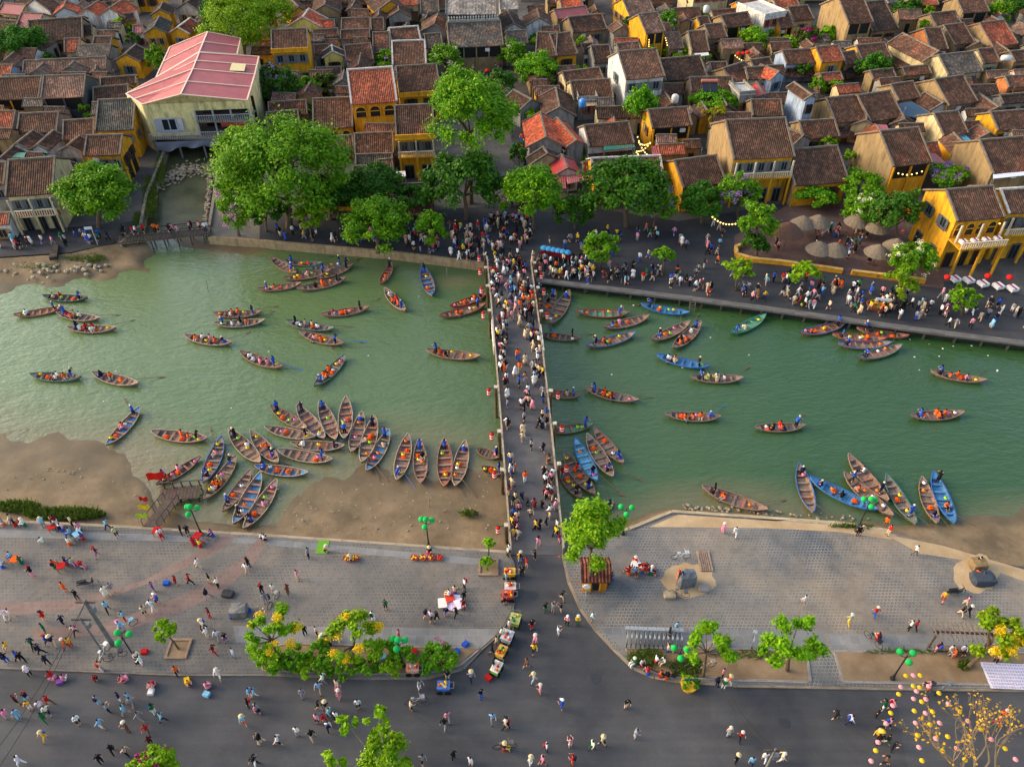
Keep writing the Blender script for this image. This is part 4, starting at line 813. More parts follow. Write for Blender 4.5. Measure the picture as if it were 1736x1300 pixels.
# ------------------------------------------------------------------ trees and plants
def leaf_cloud(rx, ry, rz, n, size, clumps, seed, hollow=.55, cs=(.13, .25), g=.5):
    r = np.random.default_rng(seed)
    d = r.normal(size=(clumps, 3)); d /= np.linalg.norm(d, axis=1)[:, None]; d[:, 2] = np.where(d[:, 2] < -.35, -d[:, 2], d[:, 2])
    rad = hollow+(1-hollow)*r.random(clumps)**.6; rad *= r.uniform(.82, 1.12, clumps)
    C = d*rad[:, None]*np.array([rx, ry, rz]); cs = r.uniform(cs[0], cs[1], clumps)
    idx = r.integers(0, clumps, n); off = r.normal(size=(n, 3)); off *= g
    P = C[idx]+off*cs[idx][:, None]*np.array([rx, ry, rz*.85])
    nrm = off*.45+d[idx]*.45+np.array([0, 0, .8])+r.normal(size=(n, 3))*.75; nrm /= np.linalg.norm(nrm, axis=1)[:, None]
    a = np.cross(nrm, r.normal(size=(n, 3))); a /= np.linalg.norm(a, axis=1)[:, None]; b = np.cross(nrm, a)
    s = size*r.uniform(.6, 1.3, n)[:, None]; a, b = a*s, b*s*.62
    V = np.stack([P-a, P-b*.9, P+a, P+b], 1).reshape(-1, 3); return V, C
TREES = []
def tree(bx, by, cx, cy, rx, ry, label, leaf='leaf', tint=(1, 1, 1), bloom=None, bn=.06, dens=1.0, size=.21, clumps=None, name='tree', z0=0.0, hollow=.55, cs=(.13, .25), trunk=True, cat='tree', lean=None, crown_only=False):
    B = G(bx, by, z0); C = atY(cx, cy, B.y); sc = FPX/(C.y*cp+(CAMH-C.z)*sp); RX = rx/sc; dep = math.asin(min(1, (CAMH-C.z)/(C-CAMP).length)); RZ = max(.35*RX, min(1.25*RX, ry/sc/math.sqrt(math.cos(dep)**2+.6*math.sin(dep)**2)))
    C.z = max(C.z, z0+RZ*.75); e = empty(name, tuple(B)); tag(e, label, cat); seed = int(bx*31+by*17)
    c = C-B; n = int(dens*max(500, min(21000, 260*RX*RX*(.34/size)**2))); clumps = clumps or int(max(14, min(90, RX*RZ*4+16)))
    V, CC = leaf_cloud(RX, RX*.92, RZ, n, size, clumps, seed, hollow, cs)
    o = bpy.data.objects.new('crown', fastquads('crown', V, M[leaf])); o.location = c; link(o, e); setcol(o, tint)
    if bloom:
        V2, _ = leaf_cloud(RX*1.02, RX*.95, RZ*1.03, max(60, int(n*bn*1.3)), size*.55, max(8, clumps//2), seed+5, .7, (.08, .2)); k = V2.reshape(-1, 4, 3); k = k[k[:, 0, 2] > -RZ*.35]
        ob = bpy.data.objects.new('blossom', fastquads('blossom', k.reshape(-1, 3), M['petal'])); ob.location = c; link(ob, e); setcol(ob, bloom)
    if trunk:
        b = MB(); tr = max(.07, min(.45, RX*.055)); top = Vector((c.x*.7, c.y, max(.4, c.z-RZ*.45))); mid = top*.5+Vector((random.uniform(-.15, .15), random.uniform(-.15, .15), 0))*min(1, RX*.3)
        b.tube([(0, 0, -.1), mid, top], [tr*1.35, tr, tr*.8], 7)
        rr = random.Random(seed)
        for k in rr.sample(range(len(CC)), min(7, len(CC))):
            q = Vector(CC[k])*.9+c; m_ = top.lerp(q, .5)+Vector((0, 0, RZ*.05)); b.tube([top, m_, q], [tr*.6, tr*.4, tr*.12], 5)
        b.build('trunk', M['wood'], e, S(104, 88, 70))
    TREES.append(e); return e
LIL, PINKF, YEL, WHT, RED, MAG = S(176, 130, 200), S(214, 150, 196), S(234, 200, 30), S(240, 236, 196), S(236, 84, 30), S(170, 30, 110)
# left quay and town trees
tree(490, 385, 488, 300, 112, 92, 'huge spreading green tree at the canal corner by the quay', dens=1.3, clumps=110, size=.24)
tree(445, 360, 420, 268, 50, 45, 'yellowish green tree at the left edge of the huge spreading tree', 'leafbright', (.9, .9, .8))
tree(798, 345, 797, 198, 70, 68, 'tall bright green tree rising before the temple street', 'leaf', (1.15, 1.15, .9), clumps=90)
tree(790, 372, 786, 312, 64, 48, 'thin dark tree with grey twigs below the tall bright tree', 'leafdark', (1.05, 1.05, 1), dens=.7, size=.3)
tree(640, 428, 638, 383, 54, 44, 'dense round green tree on the quay edge left of the bridge', dens=1.2)
tree(727, 430, 727, 391, 30, 34, 'loose young tree on the quay beside the dense round tree')
tree(530, 410, 522, 371, 24, 20, 'small light green tree with forked trunk on the left quay', 'leafbright', (.8, .8, .8))
tree(168, 388, 168, 332, 62, 46, 'dense green tree before the balconied house by the canal', dens=1.2)
tree(405, 400, 402, 352, 38, 44, 'crape myrtle with pale pink flowers at the canal corner', bloom=PINKF, bn=.14)
tree(632, 362, 634, 318, 52, 30, 'dark tree in front of the low brown roofs left of the bridge', 'leafdark')
tree(560, 372, 560, 335, 46, 26, 'dark shrubby tree in the shade behind the left quay', 'leafdark')
tree(452, 392, 450, 362, 34, 28, 'leafy understorey tree below the huge spreading tree', 'leafdark'); tree(700, 372, 702, 340, 34, 26, 'dark tree before the low ochre house left of the temple street', 'leafdark'); tree(828, 352, 828, 326, 20, 24, 'slim dark tree at the mouth of the temple street', 'leafdark')
# right of the bridge
tree(906, 388, 904, 333, 52, 46, 'bright green tree right of the far bridge end', 'leaf', (1.15, 1.15, .9), dens=1.15)
tree(975, 388, 972, 360, 34, 30, 'dark green tree between two larger trees right of the bridge', 'leafdark')
tree(1062, 384, 1060, 318, 72, 46, 'wide sparse tree with bare twigs before the ochre riverside house', 'leafdark', (1.2, 1.15, 1), dens=.75, size=.3)
tree(1108, 384, 1112, 348, 34, 34, 'small tree with pale lilac flowers beside the yellow gable', bloom=LIL, bn=.10)
tree(1190, 378, 1188, 345, 38, 31, 'dense dark green tree before the yellow gable', 'leafdark', (1.15, 1.2, 1))
tree(1252, 372, 1250, 333, 36, 34, 'lilac flowering tree before the balconied yellow house', bloom=LIL, bn=.16)
tree(1283, 436, 1281, 376, 33, 33, 'round tree in the curved yellow planter', dens=1.15)
tree(1280, 436, 1278, 415, 24, 22, 'dark undergrowth inside the curved yellow planter', 'leafdark', name='shrub', cat='shrub', trunk=False)
tree(1018, 456, 1018, 424, 31, 29, 'round green tree on the open promenade nearest the bridge', dens=1.1)
tree(1123, 466, 1125, 434, 19, 13, 'small flat-topped green tree on the open promenade', dens=1.2, size=.28)
tree(1247, 492, 1251, 457, 23, 16, 'small thin tree beside the parked bicycles on the promenade', 'leafbright', (.85, .85, .8), dens=.7, size=.28)
tree(1362, 490, 1364, 464, 27, 16, 'thin light green tree before the yellow planter wall', 'leafbright', dens=.6, size=.26)
tree(1524, 512, 1527, 482, 29, 22, 'sparse yellowish tree beside the flower boat planter', 'leafbright', (.85, .78, .7), dens=.5, size=.26)
tree(1630, 534, 1632, 507, 24, 21, 'olive round tree before the yellow corner restaurant', 'leaf', (1.0, .95, .8), size=.26)
tree(1545, 470, 1544, 440, 38, 27, 'white flowering shrub before the yellow corner restaurant', bloom=WHT, bn=.14)
tree(1465, 388, 1464, 355, 33, 27, 'white flowering tree behind the thatched parasols', bloom=WHT, bn=.12)
tree(1520, 416, 1520, 364, 40, 42, 'dark tree dotted with orange red flowers beside the corner restaurant', 'leafdark', bloom=RED, bn=.03)
tree(1600, 325, 1604, 297, 38, 18, 'lilac flowering tree behind the corner restaurant roof', bloom=LIL, bn=.22)
tree(1655, 318, 1656, 300, 16, 14, 'small green tree beside the lilac tree at the right', name='shrub', cat='shrub')
tree(1382, 350, 1382, 331, 38, 16, 'trimmed green hedge tree along the low brown roof', 'leaf', (1.05, 1.1, .9))
tree(1457, 345, 1457, 318, 42, 24, 'full green tree at the end of the low brown roof', 'leaf', (1.1, 1.1, .8))
tree(1397, 262, 1398, 243, 21, 12, 'bright green bush between brown roofs at the right', 'leafbright', (.8, .85, .7), name='shrub', cat='shrub')
# town gardens
tree(415, 112, 412, 45, 66, 52, 'large yellow green garden tree behind the market hall', 'leafbright', (.85, .85, .8), clumps=80)
tree(375, 70, 372, 30, 34, 34, 'dark garden tree left behind the market hall', 'leafdark'); tree(465, 60, 462, 20, 36, 32, 'yellow flowering garden tree at the top edge', 'leafbright', bloom=YEL, bn=.06)
tree(38, 108, 36, 78, 42, 29, 'domed dark green tree at the far left', 'leafdark', (1.1, 1.2, 1), dens=1.2); tree(266, 130, 265, 103, 19, 21, 'small green tree left of the market hall roof'); tree(207, 62, 206, 45, 16, 13, 'palm among the small houses behind the mossy roofs', 'leafbright', size=.5)
tree(470, 180, 468, 145, 34, 32, 'dark crape myrtle with purple flowers beside the market hall', 'leafdark', bloom=LIL, bn=.05); tree(518, 172, 520, 152, 26, 18, 'garden shrub below the two-storey yellow house', name='shrub', cat='shrub'); tree(550, 165, 552, 140, 22, 15, 'leafy garden shrub with dark red leaves', 'leafdark', (1.5, .8, 1), name='shrub', cat='shrub'); tree(580, 168, 580, 149, 13, 17, 'upright yellow green shrub beside the arcaded house', 'leafbright', (.8, .8, .7), name='shrub', cat='shrub')
tree(660, 122, 660, 102, 30, 16, 'vivid purple flowering tree behind the arcaded house', bloom=LIL, bn=.3); tree(756, 130, 755, 101, 29, 23, 'plumeria tree left of the temple gate', bloom=WHT, bn=.05); tree(872, 120, 870, 96, 24, 24, 'plumeria tree right of the temple gate', bloom=WHT, bn=.05); tree(912, 146, 912, 121, 40, 26, 'broad green tree right of the temple yard', 'leaf', (1.1, 1.15, .9)); tree(852, 165, 850, 142, 26, 22, 'spiky garden plants before the temple yard', 'leafdark', bloom=MAG, bn=.04, name='shrub', cat='shrub')
tree(868, 232, 868, 190, 16, 34, 'green shrubs climbing beside the temple street', 'leaf', name='shrub', cat='shrub'); tree(880, 290, 880, 262, 16, 28, 'dark shrubs at the right side of the temple street', 'leafdark', name='shrub', cat='shrub'); tree(993, 272, 993, 263, 17, 12, 'small palm-like shrub beside the orange double gable', 'leafbright', (.7,.85,.6), name='shrub', cat='shrub')
tree(1087, 232, 1087, 186, 29, 36, 'dense green tree beside the tall white house', 'leaf', (1, 1.15, .9), dens=1.2); tree(1480, 142, 1481, 116, 28, 22, 'round dark green tree among the right hand roofs', 'leafdark', (1.2, 1.3, 1), dens=1.2); tree(1388, 165, 1387, 147, 14, 14, 'green shrub left of two in the yard behind the tall pale blue house', name='shrub', cat='shrub'); tree(1418, 165, 1417, 149, 17, 13, 'green shrub right of two in the yard behind the tall pale blue house', 'leaf', (1.1, 1.1, .8), name='shrub', cat='shrub')
tree(1368, 88, 1369, 64, 22, 17, 'magenta bougainvillea on the street of flowers', 'leafdark', (1.3, .8, 1), bloom=MAG, bn=.9, name='shrub', cat='shrub'); tree(1330, 92, 1330, 78, 22, 13, 'leafy palm clump left of the magenta bougainvillea', 'leafbright', (.8, .9, .7), size=.45, name='shrub', cat='shrub'); tree(1402, 85, 1404, 62, 15, 16, 'palm right of the magenta bougainvillea', 'leafbright', (.75, .95, .7), size=.5); tree(1435, 80, 1435, 70, 12, 10, 'small bush under the tall tan gable', name='shrub', cat='shrub')
tree(1275, 92, 1275, 70, 28, 20, 'climbing green vine on the street of red lanterns', 'leafbright', (.75, .9, .7), name='shrub', cat='shrub'); tree(1215, 100, 1228, 91, 24, 7, 'dark purple vine above the street of red lanterns', 'leafdark', (1.3, .7, 1.3), bloom=MAG, bn=.12, name='shrub', cat='shrub'); tree(1150, 98, 1150, 88, 30, 7, 'low hedge on a roof edge beside the lantern-lit house', 'leafbright', (.8, .8, .7), name='shrub', cat='shrub')
tree(1135, 60, 1134, 36, 14, 22, 'hazy green shrub beside the lantern-lit yellow house', name='shrub', cat='shrub'); tree(1540, 45, 1540, 18, 26, 20, 'dark green garden tree at the top right', 'leafdark'); tree(1690, 50, 1692, 24, 20, 22, 'green tree beside the road at the top right'); tree(1655, 42, 1655, 29, 14, 12, 'yellow green bush before the far brown gallery house', 'leafbright', (.9, .9, .7), name='shrub', cat='shrub'); tree(1718, 36, 1720, 14, 24, 18, 'dark tree in the top right corner', 'leafdark'); tree(1562, 48, 1562, 36, 14, 11, 'loose shrub between brown roofs at the top right', name='shrub', cat='shrub'); tree(1680, 228, 1672, 212, 16, 12, 'green shrub on a roof edge at the right', name='shrub', cat='shrub'); tree(900, 8, 940, -2, 20, 10, 'green tree top behind the orange pavilion roof')
tree(1213, 200, 1212, 172, 40, 15, 'ivy smothering a garden wall behind the courtyard house', 'leaf', (.95, 1.1, .9), name='ivy', cat='ivy', trunk=False); tree(1340, 312, 1338, 291, 9, 15, 'climbing vine at the balcony end of the yellow house', name='ivy', cat='ivy', trunk=False); tree(1215, 232, 1214, 196, 20, 14, 'dry orange grass and creeper on a ruined wall', 'leafbright', (1.3, .7, .6), name='ivy', cat='ivy', trunk=False)
# near plaza trees
tree(1003, 1000, 1000, 912, 58, 66, 'bright green tree beside the near end of the bridge', 'leafbright', (.85, .95, .7), bloom=RED, bn=.006, size=.15, dens=1.0, clumps=34, cs=(.12, .24), z0=.13)
tree(828, 950, 830, 920, 10, 16, 'slim young tree in a square pit by the bridge', 'leafbright', (.7, .95, .7), size=.15, z0=.13); tree(828, 962, 828, 955, 13, 10, 'leafy shrub in the square pit by the bridge', size=.15, z0=.13, name='shrub', cat='shrub', trunk=False)
tree(303, 1100, 280, 1072, 20, 25, 'small leaning yellow green tree on the left plaza', 'leafbright', (.9, .95, .7), size=.15, z0=.13, clumps=28)
tree(470, 1120, 460, 1076, 48, 36, 'tree with yellow blossom tufts at the left end of the planting bed', 'leafbright', (.8, .9, .6), bloom=YEL, bn=.30, size=.15, clumps=17, cs=(.1, .2), dens=.5, z0=.2, hollow=.7); tree(600, 1122, 600, 1084, 52, 38, 'golden shower tree full of yellow blossom in the left planting bed', 'leafbright', (.85, .9, .6), bloom=YEL, bn=.6, size=.15, clumps=22, cs=(.1, .22), dens=.5, z0=.2, hollow=.6)
for i, (x, y, rx, ry, lf) in enumerate([(460, 1122, 24, 18, 'leafbright'), (500, 1120, 24, 16, 'leaf'), (540, 1108, 22, 14, 'leaf'), (548, 1128, 22, 12, 'leaf'), (655, 1110, 22, 18, 'leaf'), (690, 1118, 20, 16, 'leaf'), (745, 1117, 32, 17, 'leaf'), (590, 1130, 22, 10, 'leaf'), (480, 1132, 22, 9, 'leaf'), (520, 1132, 22, 9, 'leafbright'), (625, 1130, 20, 10, 'leaf'), (665, 1130, 20, 9, 'leafbright')]):
    tree(x, y+4, x, y, rx, ry, 'leafy green shrub in the left planting bed', lf, (.9, 1, .75), size=.15, z0=.2, name='shrub', cat='shrub', trunk=False, bloom=(MAG if i == 6 else None), bn=.03)
tree(1192, 1146, 1199, 1093, 44, 50, 'bright green tree in the right planting bed beside the bicycle rack', 'leafbright', (.8, .95, .7), size=.15, clumps=15, cs=(.14, .24), dens=.5, z0=.2, hollow=.65); tree(1335, 1136, 1340, 1085, 52, 48, 'bright green tree at the end of the right planting bed', 'leafbright', (.75, .95, .7), size=.15, clumps=16, cs=(.14, .24), dens=.5, z0=.2, hollow=.65); tree(1640, 1130, 1690, 1085, 52, 46, 'golden shower tree with yellow blossom beside the pergola', 'leafbright', (.9, .8, .5), bloom=YEL, bn=.8, size=.15, clumps=15, cs=(.14, .24), dens=.5, z0=.2, hollow=.655)
tree(645, 1308, 655, 1282, 46, 22, 'tree top with yellow green leaves at the bottom edge', 'leafbright', (.95, .95, .7), size=.15, clumps=38); tree(262, 1310, 258, 1294, 36, 14, 'flowering shrub top at the bottom edge on the left', 'leafbright', (.9, .9, .6), bloom=MAG, bn=.2, size=.15, clumps=34, name='shrub', cat='shrub')
for x, y, r, lab in ((590, 1228, 13, 'first leaf tuft on a long bare stem at the bottom edge'), (643, 1222, 17, 'tallest leaf tuft on a long bare stem at the bottom edge'), (567, 1286, 11, 'small leaf tuft leaning left at the bottom edge')):
    B = G(648, 1330, 0); C = G(x, y, 5.0); e = empty('sapling', tuple(B)); tag(e, lab, 'sapling'); c = C-B; V, _ = leaf_cloud(r/17, r/17, r/17*1.2, 420, .22, 8, int(x)); o = bpy.data.objects.new('crown', fastquads('crown', V, M['leafbright'])); o.location = c; link(o, e); setcol(o, (.9, .95, .7))
    MB().tube([(0, 0, 0), c*.5+Vector((.3, 0, .8)), c], [.07, .05, .03], 5).build('trunk', M['wood'], e, S(150, 136, 110))
def bare_tree():
    B = G(1640, 1345, 0); e = empty('bare_tree', tuple(B)); tag(e, 'nearly leafless tree with yellow blossom at the bottom right', 'tree'); b = MB(); r = random.Random(4); tips = []
    def grow(p, d, L, rad, n):
        q = p+d*L; b.tube([p, (p+q)/2+Vector((r.uniform(-.1, .1), r.uniform(-.1, .1), 0)), q], [rad, rad*.85, rad*.65], 5); tips.append(q)
        if n: 
            for k in range(r.choice((2, 3))): nd = (d+Vector((r.uniform(-.75, .75), r.uniform(-.45, .75), r.uniform(-.1, .35)))).normalized(); grow(q, nd, L*r.uniform(.62, .85), rad*.6, n-1)
    for k in range(5): grow(Vector((0, 0, 1.0)), Vector((r.uniform(-1, 1), r.uniform(.1, .9), r.uniform(.6, 1))).normalized(), 2.2, .12, 4)
    b.tube([(0, 0, -.1), (0, 0, 1.1)], [.3, .22], 7); b.build('trunk', M['wood'], e, S(140, 122, 96))
    Vs = []
    for t in tips[::2]:
        V, _ = leaf_cloud(.3, .3, .25, 3, .11, 3, int(abs(t.x*1000))); Vs.append(V+np.array(t))
    o = bpy.data.objects.new('blossom', fastquads('blossom', np.concatenate(Vs), M['petal'])); link(o, e); setcol(o, S(226, 176, 30))
bare_tree()

rb = random.Random(21); nb = 0; BX = [(470, 60, 740, 250), (890, 60, 1120, 250), (1130, 40, 1560, 290), (1560, 30, 1736, 300), (10, 60, 230, 300)]
while nb < 46:
    z = rb.choice(BX); x, y = rb.uniform(z[0], z[2]), rb.uniform(z[1], z[3]); B = G(x, y, 0); ok = True
    for e, *_ in HOUSES:
        if (e.location.xy-B.xy).length < 2.6: ok = False; break
    if not ok or 750 < x < 900: continue
    nb += 1; r_ = rb.uniform(8, 15); zn = 'left of the temple' if x < 750 and x > 400 else 'left of the market hall' if x < 400 else 'right of the temple' if x < 1130 else 'amid the right hand roofs' if x < 1560 else 'at the right edge'
    tree(x, y, x, y-rb.uniform(12, 24), r_, r_*.85, f'{rb.choice(["green", "bright green", "dark green"])} yard bush between roofs {zn}', rb.choice(['leaf', 'leafdark', 'leafbright']), (.95, 1, .8), name='shrub', cat='shrub', clumps=10)
# ------------------------------------------------------------------ people
CN = dict(w=('white', S(228,226,222)), k=('black', S(30,30,33)), r=('red', S(190,36,36)), b=('blue', S(44,84,176)), n=('navy', S(32,38,70)), p=('pink', S(222,140,156)), g=('green', S(36,104,62)), y=('yellow', S(226,182,40)), o=('orange', S(232,96,30)), t=('beige', S(206,182,146)), c=('light blue', S(128,184,210)), v=('purple', S(120,72,140)), e=('grey', S(140,140,144)), m=('maroon', S(104,34,40)), d=('brown', S(110,78,56)))
def skeleton(pose, dress=False):
    """joints -> list of (name, co, (rx, ry)), edges with part labels"""
    J = {}; E = []
    def j(n, co, r): J[n] = (Vector(co), r)
    sit = pose in ('sit', 'boat', 'squat'); hip = {'sit': .50, 'boat': .34, 'squat': .30}.get(pose, .92)
    lean = {'row': .30, 'lean': .22, 'squat': .22, 'walk': .05, 'walk2': .05, 'sit': .05, 'boat': .08}.get(pose, .0)
    tz = lambda k: (0, lean*k, hip+k)
    j('pel', (0, 0, hip), (.155, .115)); j('chest', tz(.30), (.165, .115)); j('nb', tz(.50), (.075, .07)); j('hd', (0, lean*.62+.02, hip+.66), (.092, .105)); j('ht', (0, lean*.7+.01, hip+.77), (.07, .08))
    E += [('pel', 'chest', 'top'), ('chest', 'nb', 'top'), ('nb', 'hd', 'head'), ('hd', 'ht', 'head')]
    sw = {'walk': .28, 'walk2': -.28}.get(pose, .04)
    for s, sg in (('l', -1), ('r', 1)):
        f = sw*sg; sx = sg
        j('sh'+s, (.19*sx, lean*.45, hip+.45), (.062, .06)); E.append(('chest', 'sh'+s, 'top'))
        if pose in ('phone',): el, ha = (.25*sx, .16, hip+.26), (.12*sx, .36, hip+.46)
        elif pose == 'row': el, ha = (.26*sx, .38, hip+.30), (.16*sx, .58, hip+.32)
        elif pose == 'lean': el, ha = (.25*sx, .26, hip+.22), (.15*sx, .46, hip+.12)
        elif pose in ('sit', 'boat'): el, ha = (.25*sx, .10, hip+.22), (.16*sx, .32, hip+.14)
        elif pose == 'squat': el, ha = (.25*sx, .26, hip+.22), (.12*sx, .46, hip+.12)
        elif pose == 'wave' and s == 'r': el, ha = (.34, .05, hip+.52), (.30, .1, hip+.80)
        else: el, ha = (.25*sx, -.6*f, hip+.22), (.25*sx, -f+.06, hip-.02)
        j('el'+s, el, (.045, .045)); j('ha'+s, ha, (.036, .036)); E += [('sh'+s, 'el'+s, 'top'), ('el'+s, 'ha'+s, 'arm')]
        j('hp'+s, (.095*sx, 0, hip-.06), (.092, .10)); E.append(('pel', 'hp'+s, 'leg'))
        if pose == 'sit': kn, an, to = (.12*sx, .44, .50), (.12*sx, .46, .08), (.13*sx, .60, .05)
        elif pose == 'boat': kn, an, to = (.14*sx, .42, .40), (.12*sx, .56, .08), (.13*sx, .68, .06)
        elif pose == 'squat': kn, an, to = (.2*sx, .34, .46), (.14*sx, .10, .08), (.15*sx, .24, .05)
        elif dress: kn, an, to = (.10*sx, .03+f*.3, .50), (.10*sx, f*.5, .09), (.10*sx, f*.5+.13, .05)
        else: kn, an, to = (.11*sx, f*.55+.05, .49), (.11*sx, f-.04*abs(f), .09+max(0, -f)*.25), (.12*sx, f+.14, .05+max(0, -f)*.1)
        j('kn'+s, kn, (.068, .072)); j('an'+s, an, (.045, .05)); j('to'+s, to, (.042, .034)); E += [('hp'+s, 'kn'+s, 'leg'), ('kn'+s, 'an'+s, 'calf'), ('an'+s, 'to'+s, 'foot')]
    if dress: J['knl'] = (J['knl'][0], (.17, .17)); J['knr'] = (J['knr'][0], (.17, .17)); J['hpl'] = (J['hpl'][0], (.14, .14)); J['hpr'] = (J['hpr'][0], (.14, .14))
    return J, E
def body(pose, calf, dress, sub):
    J, E = skeleton(pose, dress); names = list(J); idx = {n: i for i, n in enumerate(names)}
    me = bpy.data.meshes.new('tmp'); me.from_pydata([tuple(J[n][0]) for n in names], [(idx[a], idx[b]) for a, b, _ in E], [])
    o = bpy.data.objects.new('tmp', me); COL.objects.link(o); md = o.modifiers.new('s', 'SKIN'); md.use_smooth_shade = True
    sv = me.skin_vertices[0].data
    for n in names: sv[idx[n]].radius = J[n][1]; sv[idx[n]].use_root = (n == 'pel')
    if sub: o.modifiers.new('u', 'SUBSURF').levels = 1
    dg = bpy.context.evaluated_depsgraph_get(); dg.update(); ev = o.evaluated_get(dg); m2 = bpy.data.meshes.new_from_object(ev)
    bpy.data.objects.remove(o); bpy.data.meshes.remove(me); m2.name = 'person'; m2.materials.clear()
    for m_ in (M['cloth'], M['lower'], M['skin'], M['hair']): m2.materials.append(m_)
    seg = [(np.array(J[a][0]), np.array(J[b][0]), l, (J[a][1][0]+J[b][1][0])/2) for a, b, l in E]; hd = J['hd'][0]; fm = []
    for p in m2.polygons:
        c = np.array(p.center); best = None; bd = 9
        for A_, B_, l, r_ in seg:
            d = B_-A_; t = np.clip(np.dot(c-A_, d)/np.dot(d, d), 0, 1); q = np.linalg.norm(c-A_-t*d)-r_*.9
            if q < bd: bd, best = q, l
        if best == 'head': k = 3 if (c[2] > hd.z+.015 or c[1] < hd.y-.025) and c[2] > hd.z-.10 else 2
        elif best == 'top': k = 0
        elif best == 'arm': k = 2
        elif best == 'leg': k = 0 if dress else 1
        elif best == 'calf': k = 2 if (calf or dress) else 1
        else: k = 3
        fm.append(k)
    m2.polygons.foreach_set('material_index', fm); m2.polygons.foreach_set('use_smooth', [True]*len(fm)); return m2
POSES = {}
for pz in ('stand', 'walk', 'walk2', 'phone', 'wave', 'lean', 'row', 'sit', 'boat', 'squat'):
    for cf in (0, 1):
        POSES[pz, cf, 0] = (body(pz, cf, False, True), body(pz, cf, False, False))
for pz in ('stand', 'walk', 'walk2', 'phone'): POSES[pz, 0, 1] = (body(pz, 0, True, True), body(pz, 0, True, False))
CONE = MB().lathe([(.22, 0), (.13, .07), (.02, .15)], 12).data('conical_hat', M['thatch']); CAPH = MB().lathe([(.135, 0), (.13, .06), (.06, .12), (.01, .125)], 10).box((0, .14, .01), (.18, .14, .02)).data('cap', M['cloth']); PACK = MB().box((0, 0, 0), (.28, .16, .40), top=.8).data('backpack', M['cloth']); BRIM = MB().lathe([(.18, 0), (.175, .02), (.11, .04), (.11, .12), (.02, .14)], 12).data('sun_hat', M['thatch'])
HEADZ = {'sit': .50, 'boat': .34, 'squat': .30}; LEANS = {'row': .30, 'lean': .22, 'squat': .22, 'walk': .05, 'walk2': .05, 'sit': .05, 'boat': .08}
NPEOPLE = 0; CROWD = []; PEOPLE = []
POSEW = dict(stand='standing', walk='walking', walk2='walking', phone='holding up a phone', wave='raising an arm', lean='leaning forward', row='rowing', sit='sitting', boat='sitting', squat='squatting')
def person(P, top, bot, pose, rz, where, hat=None, pack=None, shorts=None, dress=False, single=True, scale=None, group=None, cat='person'):
    global NPEOPLE
    rnd = random; sc = scale or rnd.uniform(.86, .99); cf = shorts if shorts is not None else int(rnd.random() < .4)
    if dress and (pose, 0, 1) not in POSES: dress = False
    key = (pose, 0 if dress else cf, 1 if dress else 0)
    if not single: CROWD.append((key, P, rz, sc, CN[top][1], CN[bot][1], hat)); return None
    o = inst('person', POSES[key][0], None, tuple(P), rz, sc, tuple(x*rnd.uniform(.85, 1.12) for x in CN[top][1])); o['lower'] = list(CN[bot][1]); NPEOPLE += 1
    z = HEADZ.get(pose, .92)+.70; y = LEANS.get(pose, 0)*.62+.01; hw_ = ''
    if hat == 'c': inst('conical_hat', CONE, o, (0, y, z+.0), 0, 1, S(222, 200, 150)); hw_ = ' and conical hat'
    elif hat == 's': inst('sun_hat', BRIM, o, (0, y, z), 0, 1, S(232, 222, 200)); hw_ = ' and sun hat'
    elif hat == 'k': inst('cap', CAPH, o, (0, y, z), 0, 1, random.choice([S(230, 230, 228), S(40, 40, 44), S(170, 40, 40)])); hw_ = ' and cap'
    if pack: inst('backpack', PACK, o, (0, LEANS.get(pose, 0)*.3-.19, HEADZ.get(pose, .92)+.28), 0, 1, CN[pack][1]); hw_ += f' with {CN[pack][0]} backpack'
    cl = f'{CN[top][0]} dress' if dress else f'{CN[top][0]} top'+(f', {CN[bot][0]} {"shorts" if cf else "trousers"}' if not hw_ and 'boat' not in where else '')
    o['label'] = f'person in {cl}{hw_}, {POSEW[pose]} {where}'; o['category'] = cat; o['group'] = group or 'people '+where; TAGGED.append(o); PEOPLE.append(o); return o
def seedpose(r): return r.choice(['walk', 'walk', 'walk2', 'walk2', 'stand', 'stand', 'phone'])
CROPS = {0: (0, 840), 1: (430, 840), 2: (850, 840), 3: (1276, 840)}
def plist(crop, where, z, txt):
    ox, oy = CROPS[crop]
    for tok in txt.split():
        q = tok.split(','); x, y = float(q[0]), float(q[1]); P = G(ox+x/2.826, oy+y/2.826, z); P.z = z; cd = q[2]; opt = q[3] if len(q) > 3 else ''
        pose = {'s': 'stand', 'i': 'sit', 'q': 'squat', 'l': 'lean', 'f': 'phone', 'v': 'wave'}.get(opt[:1]) or seedpose(random)
        hat = 'c' if 'C' in opt else 's' if 'S' in opt else 'k' if 'K' in opt else (random.choice('sk') if random.random() < .08 else None)
        person(P, cd[0], cd[1], pose, random.uniform(0, 6.28), where, hat, random.choice('knrb') if 'B' in opt or random.random() < .10 else None, dress='D' in opt)
